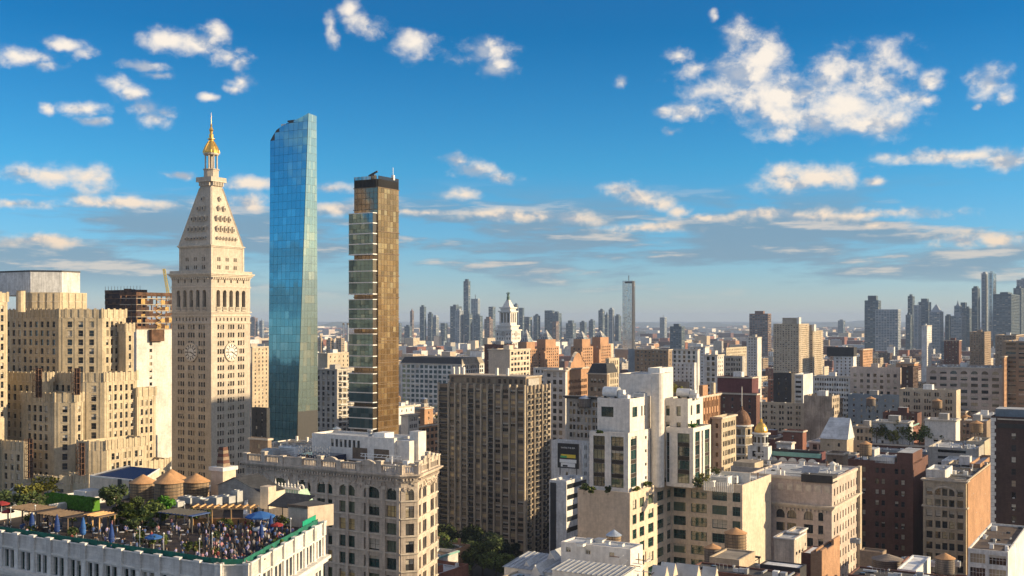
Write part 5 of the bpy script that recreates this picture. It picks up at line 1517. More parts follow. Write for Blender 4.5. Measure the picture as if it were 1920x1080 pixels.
# ==== table of further buildings
SP = dict(
 stone=dict(ac=.07, bay=4.2, ww=1.25, wh=2.0, fh=3.7, n=2, gap=.5, top=1.6, rec=.3, style='dh', gmat='glass_dark', fmat='frame_dark', blinds=.3),
 loft=dict(bay=4.6, ww=3.2, wh=2.3, fh=3.9, top=1.8, rec=.35, style='tri', gmat='glass_dark', fmat='frame_dark', blinds=.3),
 apt=dict(ac=.16, bay=3.4, ww=1.3, wh=1.5, fh=2.9, top=1.4, rec=.2, style='dh', gmat='glass_dark', fmat='frame_white', blinds=.35),
 sparse=dict(ac=.15, bay=5.0, ww=1.1, wh=1.7, fh=3.5, top=2.4, rec=.2, style='dh', gmat='glass_dark', fmat='frame_dark', blinds=.3),
 band=dict(bay=8, ww=6.6, wh=1.5, fh=3.3, top=1.2, rec=.25, style='wide', gmat='glass_dark', fmat='frame_dark', blinds=.2),
 grid=dict(bay=3.0, ww=2.1, wh=2.5, fh=3.6, top=1.4, rec=.4, style='dh', gmat='glass_dark', fmat='frame_dark', blinds=.25),
)
def tbl(name, label, wall, xl, c, xr, ytop, sN='stone', sW='stone', yb=None, roof='roof_silver', ph=1.0, cor=None, pent=(), corm='stone_trim', kN={}, kW={}, cat='building', edge=AZA, group=None):
 b = Bld(name, label, P(*c), cat=cat, group=group); b.yb = yb
 pts = b.foot(xl, c, [(xr, edge)])
 z1 = zof(ytop, c[1])
 zb = zof(yb + 70, c[1]) if yb else 0
 f = lambda s_, k: dict(SP[s_], zb=max(0, zb), **k) if s_ else None
 fN = 'open' if sN == 'open' else dict(f(sN, {}), **kN) if sN else None; fW = dict(f(sW, {}), **kW) if sW else None
 b.mass(pts, 0, z1, wall, {0: fN, 1: fW}, roof=roof, ph=ph)
 if c[1] < 950: clutter(b, pts, z1 - ph, int(c[0]), 22 if c[1] < 600 else 45, 1.15)
 if cor: b.cornice(pts, z1 - cor[0] - ph * 0 - .1, cor[0], cor[1], corm, steps=2 if cor[1] > .5 else 1)
 for p_ in pent:      # (name, u0, u1, v0, v1, height, wall, roof) as fractions of the footprint
  nm, u0, u1, v0, v1, h, m, rf = p_
  X0 = pts[0][0]; Y1 = pts[2][1]
  boxmesh(nm, b.root, X0 * (1 - u0), X0 * (1 - u1), Y1 * v0, Y1 * v1, z1 - ph, z1 - ph + h, m, rf)
 return b, pts, z1
def mid():
 b, p, z = tbl('arched_limestone_building', 'pale limestone building with big arched windows and carved frieze, seen past the beige base', 'pink_stone', 1405, (1560, 330), 1610, 898, 'open', 'sparse', roof='roof_silver', yb=1080, ph=.5,
  kW=dict(bay=3.2, n=1, ww=1.2, fh=3.9, wh=2.2, top=3.2))
 w = -p[0][0]
 mk = dict(cols=[(w * a, w * c) for a, c in ((.17, .27), (.335, .44), (.47, .58), (.67, .78), (.84, .90))], ww=3, wh=2.6, fh=3.95, top=.8, style='tri', rec=.5, fmat='frame_dark', gmat='glass_dark', blinds=.3, arch=(-1,), rise=1.7, trim='stone_trim', sills='stone_trim', zb=20)
 zz = zof(957, 330)
 c_ = MB(); b.facade(c_, Vector((p[0][0], -.25)), Vector((0, -.25)), 0, zz, mk, 'pink_stone')
 c_.face([(p[0][0], -.25, zz), (0, -.25, zz), (0, 0, zz), (p[0][0], 0, zz)], 'pink_stone'); c_.face([(0, -.25, 0), (0, 0, 0), (0, 0, zz), (0, -.25, zz)], 'pink_stone'); c_.face([(p[0][0], 0, zz), (0, 0, zz), (0, 0, z), (p[0][0], 0, z)], 'pink_stone'); c_.build('front_wall', b.root)
 f4 = [(p[0][0], -.25), (0, -.25), (0, p[2][1]), (p[0][0], p[2][1])]
 b.cornice(f4, zz - .1, 1.3, 1.1, 'stone_trim', steps=3); b.dentils((p[0][0], -.25), (0, -.25), zz - .2, 'stone_trim', sp=1.2, w=.5, h=.6, d=.6)
 mb = MB()
 for k in range(9):
  x_ = p[0][0] * (1 - (k + .5) / 9); mb.box(x_ - 1.1, x_ + 1.1, -.10, -.006, z - 4.6, z - 1.9, 'pink_stone'); mb.box(x_ - .8, x_ + .8, -.16, -.10, z - 4.2, z - 2.3, 'stone_trim')
 mb.build('attic_panel', b.root, kind='stuff')
 b.cornice([(p[0][0], -.02), (.02, -.02), (.02, p[2][1]), (p[0][0], p[2][1])], z - .9, .8, .35, 'stone_trim', 'upper_cornice')
 boxmesh('dark_roof_box', b.root, -9, .3, -.6, 5, z - 1.4, z + .9, 'dark_paint', 'roof_tar')
 boxmesh('corner_strip', b.root, .02, 1.0, p[2][1] - 2.2, p[2][1], 0, z + .3, 'cream_brick')
 b.done()
 p_ = P(1520, 338); o = empty('solar_panel', 'tilted dark panel on the roof of the arched limestone building', 'solar panel', (p_.x, p_.y, z), ROT)
 mb = MB(); mb.obox((0, 0, 1.6), (2.6, 0, 0), (0, 1.2, .9), (0, -.03, .05), 'metal_grey'); mb.build('panel', o); mb = MB(); mb.bar((-2, .8, 0), (-2, .8, 2), .1, 'metal_dark'); mb.bar((2, .8, 0), (2, .8, 2), .1, 'metal_dark'); mb.build('stand', o)
 b, p, z = tbl('grey_party_wall_building', 'low grey building with blank walls and cluttered roof behind the arched limestone building', 'grey_stone', 1370, (1520, 372), 1555, 884, None, 'sparse', roof='roof_tar', yb=960,
     pent=(('bulkhead', .0, .28, .1, .5, 2.2, 'cream_brick', 'roof_gravel'),)); b.done()
 b, p, z = tbl('small_white_building', 'small white-rendered building with little square windows and a curved roof hood', 'white_stucco', 1497, (1545, 352), 1562, 885, 'sparse', None, roof='roof_silver', yb=950, kN=dict(bay=2.6, ww=1.0, wh=1.0, fh=20, top=3.2))
 mb = MB()
 for q in range(9):
  A0, A1 = pi * .9 * q / 9, pi * .9 * (q + 1) / 9
  mb.face([(-5.5 + 1.9 * cos(A0), 1, z - .6 + 1.9 * sin(A0)), (-5.5 + 1.9 * cos(A1), 1, z - .6 + 1.9 * sin(A1)), (-5.5 + 1.9 * cos(A1), 3.6, z - .6 + 1.9 * sin(A1)), (-5.5 + 1.9 * cos(A0), 3.6, z - .6 + 1.9 * sin(A0))], 'trim_white')
  mb.face([(-5.5 + 1.2 * cos(A0), 1, z - .6 + 1.2 * sin(A0)), (-5.5 + 1.9 * cos(A0), 1, z - .6 + 1.9 * sin(A0)), (-5.5 + 1.9 * cos(A1), 1, z - .6 + 1.9 * sin(A1)), (-5.5 + 1.2 * cos(A1), 1, z - .6 + 1.2 * sin(A1))], 'trim_white')
 mb.build('curved_hood', b.root); b.done()
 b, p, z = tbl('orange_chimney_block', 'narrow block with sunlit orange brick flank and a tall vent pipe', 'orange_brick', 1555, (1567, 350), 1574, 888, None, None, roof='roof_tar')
 mb = MB(); mb.lathe(-1.2, 1.2, [(.75, z - 1), (.75, z + 2.4), (1.1, z + 2.5), (1.1, z + 3.0), (.1, z + 3.6)], 14, 'trim_white'); mb.build('vent_pipe', b.root); b.done()
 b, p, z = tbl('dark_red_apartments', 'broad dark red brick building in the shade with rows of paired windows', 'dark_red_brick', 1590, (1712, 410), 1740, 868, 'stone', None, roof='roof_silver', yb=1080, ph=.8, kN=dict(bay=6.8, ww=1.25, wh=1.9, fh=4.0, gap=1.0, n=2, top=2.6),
  pent=(('bulkhead', .20, .36, .2, .5, 4.2, 'white_paint', 'roof_silver'), ('parapet_screen', .42, .72, .0, .2, 2.4, 'white_paint', 'roof_silver'), ('stair_head', .76, 1.0, -.015, .6, 4.4, 'dark_red_brick', 'roof_silver')))
 mb = MB()
 for k in range(9):
  zf = z - 6.6 - k * 4.0
  mb.box(p[0][0] + 1.2, p[0][0] + 4.8, -1.0, -.02, zf, zf + .08, 'metal_dark'); mb.bar((p[0][0] + 1.5, -.9, zf), (p[0][0] + 4.4, -.9, zf - 4.0), .12, 'metal_dark')
  mb.bar((p[0][0] + 1.2, -1.0, zf + .9), (p[0][0] + 4.8, -1.0, zf + .9), .06, 'metal_dark')
 mb.build('fire_escape', b.root); b.done()
 b, p, z = tbl('beige_arch_building', 'beige loft building with a broad arch over its top windows and sunlit orange side wall', 'cream_brick', 1731, (1812, 385), 1859, 903, 'open', 'stone', roof='roof_tar', yb=1080, ph=.6,
  kW=dict(bay=5.5, ww=1.1, wh=1.9, fh=3.9, top=4.2, n=2, gap=.6))
 w = -p[0][0]
 cN = dict(cols=[(w * a, w * c) for a, c in ((.08, .22), (.29, .41), (.45, .57), (.61, .73), (.80, .93))], ww=2, wh=2.4, fh=3.75, top=3.0, style='dh', rec=.4, fmat='frame_dark', gmat='glass_dark', blinds=.35, zb=15, sills='stone_trim', pier=(.5, .25), minpier=.3)
 mb = MB(); b.facade(mb, Vector((p[0][0], -.3)), Vector((0, -.3)), 0, z - .02, cN, 'cream_brick'); mb.face([(p[0][0], -.3, 0), (p[0][0], 0, 0), (p[0][0], 0, z - .02), (p[0][0], -.3, z - .02)][::-1], 'cream_brick'); mb.face([(0, -.3, 0), (0, 0, 0), (0, 0, z - .02), (0, -.3, z - .02)], 'cream_brick'); mb.build('front_wall', b.root)
 mb = MB()
 for q in range(12):
  A0, A1 = pi * q / 12, pi * (q + 1) / 12; cx = -w * .49; ra, rb = w * .245, w * .30; hz = z - 4.6
  f_ = lambda r, A, y: (cx - r * cos(A), y, hz + r * .62 * sin(A))
  mb.face([f_(ra, A0, -.7), f_(ra, A1, -.7), f_(rb, A1, -.7), f_(rb, A0, -.7)][::-1], 'stone_trim')
  mb.face([f_(rb, A0, -.7), f_(rb, A1, -.7), f_(rb, A1, -.28), f_(rb, A0, -.28)][::-1], 'stone_trim')
  mb.face([f_(ra, A1, -.7), f_(ra, A0, -.7), f_(ra, A0, -.28), f_(ra, A1, -.28)][::-1], 'stone_trim')
  mb.face([(cx - rb * cos(A0), -.45, z + .0), (cx - rb * cos(A1), -.45, z), (cx - rb * cos(A1), -.45, z + 1.0 * sin(A1)), (cx - rb * cos(A0), -.45, z + 1.0 * sin(A0))], 'stone_trim')
 mb.build('arch', b.root)
 b.cornice([(p[0][0], -.3), (0, -.3), (0, 3), (p[0][0], 3)], z - .6, .7, .7, 'stone_trim', steps=2)
 b.cornice([(p[0][0], -.3), (0, -.3), (0, 3), (p[0][0], 3)], z - 9.6, .5, .45, 'stone_trim', 'string_course')
 boxmesh('brick_flank', b.root, .02, .3, 1.2, p[2][1], 0, z - .5, 'orange_brick')
 b.done()
 b2, p2, z2 = tbl('white_roof_box', 'white rooftop room lit on one side, on the beige arch building', 'white_paint', 1736, (1772, 394), 1786, 882, None, None, roof='roof_silver'); b2.done()
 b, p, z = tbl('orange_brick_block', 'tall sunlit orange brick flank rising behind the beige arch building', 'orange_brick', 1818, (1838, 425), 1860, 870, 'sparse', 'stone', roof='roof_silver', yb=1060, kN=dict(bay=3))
 boxmesh('bulkhead', b.root, -8, -4, 2, 7, z - 1, z + 2.2, 'white_paint', 'roof_silver'); b.done()
 b, p, z = tbl('white_roof_building', 'long white-roofed low building behind the beige arch building', 'white_paint', 1765, (1838, 455), 1850, 868, None, None, roof='roof_white'); b.done()
 b, p, z = tbl('banded_grey_building', 'low modern building with dark ribbon windows and grey bands', 'grey_stone', 1740, (1830, 480), 1850, 842, 'band', None, roof='roof_silver', yb=880, kN=dict(bay=13, ww=11.5, wh=1.2, fh=2.8, top=1)); b.done()
 b, p, z = tbl('blue_grey_building', 'long blue-grey painted building with dark paired windows', 'blue_grey_paint', 1622, (1745, 520), 1760, 848, 'stone', None, roof='roof_silver', yb=880, kN=dict(bay=4.5, ww=1.1, wh=2.6, top=2.6, fh=5)); b.done()
 b, p, z = tbl('dark_brick_tower', 'dark brown brick apartment building with pale corner quoins at the edge of the view', 'dark_brown_brick', 1858, (2000, 352), 2009, 786, 'sparse', 'stone', roof='roof_tar', yb=1090, ph=.8, kN=dict(bay=7.2, ww=1.35, wh=2.0, fh=3.8, n=1, top=5.2, mg=2.5), cor=None)
 mb = MB()
 for k in range(int(z / 1.2)): mb.box(p[0][0] - .1, p[0][0] + (1.5 if k % 2 else 1.1), -.15, -.01, k * 1.2, k * 1.2 + 1.12, 'trim_white')
 mb.build('quoin', b.root, kind='stuff')
 mb = MB(); mb.box(p[0][0] + 2, 0, -.25, -.02, z - 3.6, z - 2.2, 'frame_dark'); mb.box(p[0][0] + 2, 0, -.35, -.02, z - 1.0, z - .6, 'stone_trim'); mb.build('attic_band', b.root)
 boxmesh('penthouse', b.root, p[0][0] + 1.0, -1, 2.5, 12, z - .9, z + 2.3, 'blue_grey_paint', 'roof_silver')
 b.done()
 b, p, z = tbl('pale_storefront_building', 'low pale building with gridded factory windows at the bottom edge', 'white_paint', 1815, (1890, 300), 1925, 1035, 'open', None, roof='roof_brown', ph=.6)
 w = -p[0][0]; mb = MB(); b.facade(mb, Vector((p[0][0], -.2)), Vector((0, -.2)), 0, z, dict(cols=[(w * .05, w * .44), (w * .53, w * .96)], ww=3, wh=2.6, fh=3.8, top=1.2, style='wide', rec=.3, gmat='glass_dark', fmat='frame_white', zb=10), 'white_paint'); mb.build('front_wall', b.root); b.done()
 b, p, z = tbl('brown_gable_building', 'sunlit building with an orange scrolled gable top beyond the slab tower', 'orange_brick', 1062, (1064, 640), 1102, 690, None, 'stone', roof='roof_brown', yb=780, kW=dict(bay=2.6, ww=1.3, wh=2.0, fh=3.6, top=7))
 mb = MB(); d = p[2][1]; n = 12
 prof = [(0, 0), (.12, 0), (.16, 3), (.24, 3.6), (.30, 6), (.42, 8.2), (.5, 8.6), (.58, 8.2), (.70, 6), (.76, 3.6), (.84, 3), (.88, 0), (1, 0)]
 for (u0, h0), (u1, h1) in zip(prof, prof[1:]):
  mb.face([(0, d * u0, z), (0, d * u1, z), (0, d * u1, z + h1), (0, d * u0, z + h0)], 'orange_brick')
  mb.face([(-1.2, d * u1, z), (-1.2, d * u0, z), (-1.2, d * u0, z + h0), (-1.2, d * u1, z + h1)], 'orange_brick')
  mb.face([(.3, d * u0, z + h0 - .1), (.3, d * u1, z + h1 - .1), (-1.3, d * u1, z + h1 + .5), (-1.3, d * u0, z + h0 + .5)], 'stone_trim')
 mb.build('scrolled_gable', b.root); b.cornice(p, z - 1.2, .9, .8, 'stone_trim', steps=2); b.done()
 b, p, z = tbl('white_grid_building', 'pale grid-fronted office building just past the slab tower', 'terracotta_cool', 1020, (1060, 632), 1064, 694, 'grid', None, yb=860, kN=dict(bay=3.4, ww=2.3, wh=2.6, fh=4.1, top=1.5), cor=(.8, .8)); b.done()
 b, p, z = tbl('tank_topped_building', 'grey-brown grid-fronted loft building carrying two wooden tanks', 'grey_stone', 1062, (1128, 520), 1132, 744, 'grid', None, yb=870, kN=dict(bay=4.2, n=2, ww=1.35, gap=.4, wh=2.2, fh=3.6, top=2.8), cor=(1.2, 1.2), corm='metal_dark', roof='roof_tar'); b.done()
 b, p, z = tbl('dark_mansard_building', 'dark brown mansard-roofed building with pale dormers near the white towers', 'brown_brick', 1102, (1138, 600), 1142, 700, 'stone', None, yb=790, kN=dict(bay=5, ww=1.5, wh=2.2, fh=4.6, top=3.0, blinds=.6), cor=(.6, .6));
 mb = MB(); w = -p[0][0]; d = max(14, p[2][1]); mb.face([(-w, 0, z), (0, 0, z), (-1.5, 2.5, z + 5), (-w + 1.5, 2.5, z + 5)], 'slate_dark'); mb.face([(0, 0, z), (0, d, z), (-1.5, d - 2, z + 5), (-1.5, 2.5, z + 5)], 'slate_dark'); mb.face([(-w + 1.5, 2.5, z + 5), (-1.5, 2.5, z + 5), (-1.5, d - 2, z + 5), (-w + 1.5, d - 2, z + 5)], 'roof_tar'); mb.build('mansard_roof', b.root); b.done()
 b, p, z = tbl('pale_corner_building', 'narrow cream building with ribbed sunlit side behind the dark mansard', 'cream_brick', 1135, (1142, 640), 1161, 672, None, 'grid', yb=770, kW=dict(bay=2.8, ww=1.2, fh=3.6)); b.done()
 b, p, z = tbl('billboard_building', 'small white building with a large dark billboard, in the gap beside the slab tower', 'white_paint', 1034, (1092, 470), 1104, 829, 'sparse', 'stone', yb=900, roof='roof_tar', kN=dict(bay=12), kW=dict(bay=3.5, ww=.9));
 b.done()
 bw = 44 / FPX * 466; bh = 46 / FPX * 466
 pc = P(1065, 463)
 o = empty('billboard', 'dark billboard with a yellow and white picture on the small white building', 'billboard', (pc.x, pc.y, zof(878, 463)), ROT)
 boxmesh('board', o, -bw / 2, bw / 2, 0, .5, 0, bh, 'screen_black')
 mb = MB(); mb.box(-bw * .40, bw * .40, -.03, -.002, bh * .22, bh * .36, 'poster_white'); mb.box(-bw * .34, bw * .34, -.03, -.002, bh * .05, bh * .21, 'poster_white'); mb.build('white_shape', o)
 mb = MB(); mb.box(-bw * .34, bw * .36, -.05, -.002, bh * .42, bh * .56, 'poster_yellow'); mb.build('yellow_shape', o)
 mb = MB(); mb.box(-bw * .36, -bw * .05, -.07, -.06, bh * .42, bh * .50, 'poster_green'); mb.build('green_shape', o)
 mb = MB(); mb.box(-bw * .25, -bw * .02, -.07, -.004, bh * .06, bh * .13, 'screen_black'); mb.build('dark_mark', o)
 t_ = bpy.data.curves.new('lettering', 'FONT'); t_.body = 'RAISING THE BAR'; t_.size = .82; t_.align_x = 'CENTER'; t_.extrude = .01
 to = bpy.data.objects.new('lettering', t_); COL.objects.link(to); to.parent = o; to.location = (0, -.06, bh * .80); to.rotation_euler = (radians(90), 0, 0); t_.materials.append(MATS['poster_white'])
 m_t = bpy.data.meshes.new_from_object(to.evaluated_get(bpy.context.evaluated_depsgraph_get())); loc_ = tuple(to.location); bpy.data.objects.remove(to); lo_ = mesh_obj('lettering', m_t, o, loc_); lo_.rotation_euler = (radians(90), 0, 0)
 mb = MB();
 for sx in (-.4, .4): mb.bar((bw * sx, .3, -3), (bw * sx, .3, 0), .3, 'metal_dark')
 mb.build('support', o, kind='stuff')
 b, p, z = tbl('banded_white_building', 'low white modern building with dark ribbon windows, beneath the billboard', 'white_paint', 1030, (1062, 430), 1100, 902, None, None, roof='roof_silver')
 mb = MB(); d = p[2][1]
 for k in range(7): mb.box(.01, .06, .5, d - .5, z - 3.2 - k * 4.2, z - 1.4 - k * 4.2, 'glass_dark')
 mb.build('ribbon_window', b.root, kind='stuff'); boxmesh('dark_front', b.root, p[0][0] + .5, -4.5, -.3, -.02, 0, z - 1, 'dark_paint'); b.done()
 b, p, z = tbl('orange_pilaster_building', 'warm orange pilastered building top beside the second white tower', 'orange_brick', 1313, (1316, 400), 1350, 742, None, 'grid', yb=790, roof='roof_brown', cor=(.8, .6), kW=dict(bay=2.6, ww=1.2, wh=2.4, fh=4.6, top=2.2, gmat='glass_bronze_dim', pier=(.4, .3)))
 boxmesh('chimney_block', b.root, -1.5, -.02, 1, 6, z - 1, z + 3.6, 'orange_brick'); boxmesh('chimney_block', b.root, -1.2, -.02, 12, 14, z - 1, z + 4, 'cream_brick'); b.done()
 b, p, z = tbl('cream_side_lit_building', 'dark-fronted narrow building with tall sunlit cream side of paired windows', 'cream_brick', 1335, (1353, 405), 1380, 782, 'sparse', 'stone', yb=870, roof='roof_silver', cor=(.6, .5), kN=dict(bay=6, blinds=0), kW=dict(bay=3.4, fh=3.4, wh=1.9, top=2.2)); b.done()
 def domed(px, Y_, ybase, ydome, r, m, dm, label, name, tiers, lantern=True):
  p = P(px, Y_); b = Bld(name, label, p); z = zof(ybase, Y_)
  mb = MB(); mb.lathe(0, 0, [(r, 0), (r, z)], 10, m, rot=pi / 10); mb.build('wall', b.root)
  k = 0
  for k in range(tiers):
   zz = z - 2.6 - k * 3.6
   mb = MB()
   for q in range(10):
    A = pi / 5 * q + pi / 5; cxx, cyy = cos(A), sin(A)
    for e in (-.75, .75):
     c = Vector((cxx * r * .955 - sin(A) * e, cyy * r * .955 + cos(A) * e, zz + .2)); mb.obox(c, (-sin(A) * .42, cos(A) * .42, 0), (cxx * .06, cyy * .06, 0), (0, 0, 1.1), 'glass_dark')
   mb.build('window_ring', b.root, kind='stuff')
   mb = MB(); mb.lathe(0, 0, [(r, zz - 1.6), (r + .35, zz - 1.5), (r + .35, zz - 1.15), (r, zz - 1.1)], 10, 'trim_white', rot=pi / 10, cap=False); mb.build('string_course', b.root)
  mb = MB(); mb.lathe(0, 0, [(r, z - .6), (r + .9, z - .3), (r + .9, z + .2), (r * .9, z + .3)], 16, 'trim_white'); mb.build('cornice', b.root)
  hd = zof(ydome, Y_) - z
  mb = MB(); mb.lathe(0, 0, [(r * .93, z + .2), (r * .95, z + hd * .25), (r * .80, z + hd * .55), (r * .5, z + hd * .85), (r * .16, z + hd)], 18, dm); mb.build('dome', b.root, smooth=False)
  mb = MB(); mb.bar((0, 0, z + hd), (0, 0, z + hd + (9 if lantern else 4)), .22, 'trim_white'); mb.lathe(0, 0, [(.5, z + hd - .1), (.5, z + hd + .8), (.1, z + hd + 1.4)], 8, dm); mb.build('flagpole', b.root)
  FOOT.append(([tuple(p + Vector((cos(a) * r, sin(a) * r))) for a in (0, 1.57, 3.14, 4.71)], z, name, 865)); b.done()
 domed(1391, 440, 797, 768, 3.7, 'cream_brick', 'steel_rust', 'round cream corner turret under a dark brown dome', 'brown_domed_turret', 6)
 domed(1427, 432, 812, 791, 2.7, 'white_paint', 'gold', 'white octagonal tower crowned by a small gold dome', 'gold_domed_tower', 3)
 b, p, z = tbl('white_turret_base', 'white corner block with arched windows below the gold dome', 'white_paint', 1402, (1440, 428), 1447, 838, 'loft', None, yb=870, kN=dict(bay=3.2, ww=1.6)); b.done()
 b, p, z = tbl('cream_corner_building', 'cream building with tall bay windows under the brown dome', 'cream_brick', 1378, (1398, 436), 1410, 803, 'stone', 'stone', yb=870, kN=dict(bay=3.5, ww=1.1, fh=3.5)); b.done()
 b, p, z = tbl('maroon_mansard_building', 'maroon-fronted building with white hooded dormers under a blue-green roof edge', 'maroon_paint', 1441, (1537, 425), 1548, 850, None, None, yb=880, roof='roof_tar', ph=.3)
 w = -p[0][0]
 for k in range(5):
  x = -w + w * (.10 + .19 * k); mb = MB(); zz = z - 7.2
  mb.box(x - 1.6, x + 1.6, -.7, -.01, zz, zz + 3.6, 'trim_white')
  for q in range(8):
   A0, A1 = pi * q / 8, pi * (q + 1) / 8
   mb.face([(x - 1.6 * cos(A0), -.7, zz + 3.6), (x - 1.6 * cos(A1), -.7, zz + 3.6), (x - 1.6 * cos(A1), -.7, zz + 3.6 + 1.3 * sin(A1)), (x - 1.6 * cos(A0), -.7, zz + 3.6 + 1.3 * sin(A0))], 'trim_white')
   mb.face([(x - 1.6 * cos(A0), -.7, zz + 3.6 + 1.3 * sin(A0)), (x - 1.6 * cos(A1), -.7, zz + 3.6 + 1.3 * sin(A1)), (x - 1.6 * cos(A1), 0, zz + 3.6 + 1.3 * sin(A1)), (x - 1.6 * cos(A0), 0, zz + 3.6 + 1.3 * sin(A0))], 'trim_white')
  for e in (-.62, .62): mb.box(x + e - .42, x + e + .42, -.74, -.705, zz + .3, zz + 3.4, 'glass_dark')
  mb.build('dormer', b.root)
 mb = MB(); mb.box(-w - .3, .3, -.9, 1.2, z - 1.8, z - .2, 'copper_green'); mb.box(-w, 0, -.2, -.01, z - .2, z + .8, 'dark_paint'); mb.build('roof_edge', b.root); b.done()
 b, p, z = tbl('low_stone_ledge_building', 'low grey stone front below the maroon mansard', 'grey_stone', 1400, (1545, 415), 1560, 890, 'stone', None, yb=905, roof='roof_silver'); b.done()
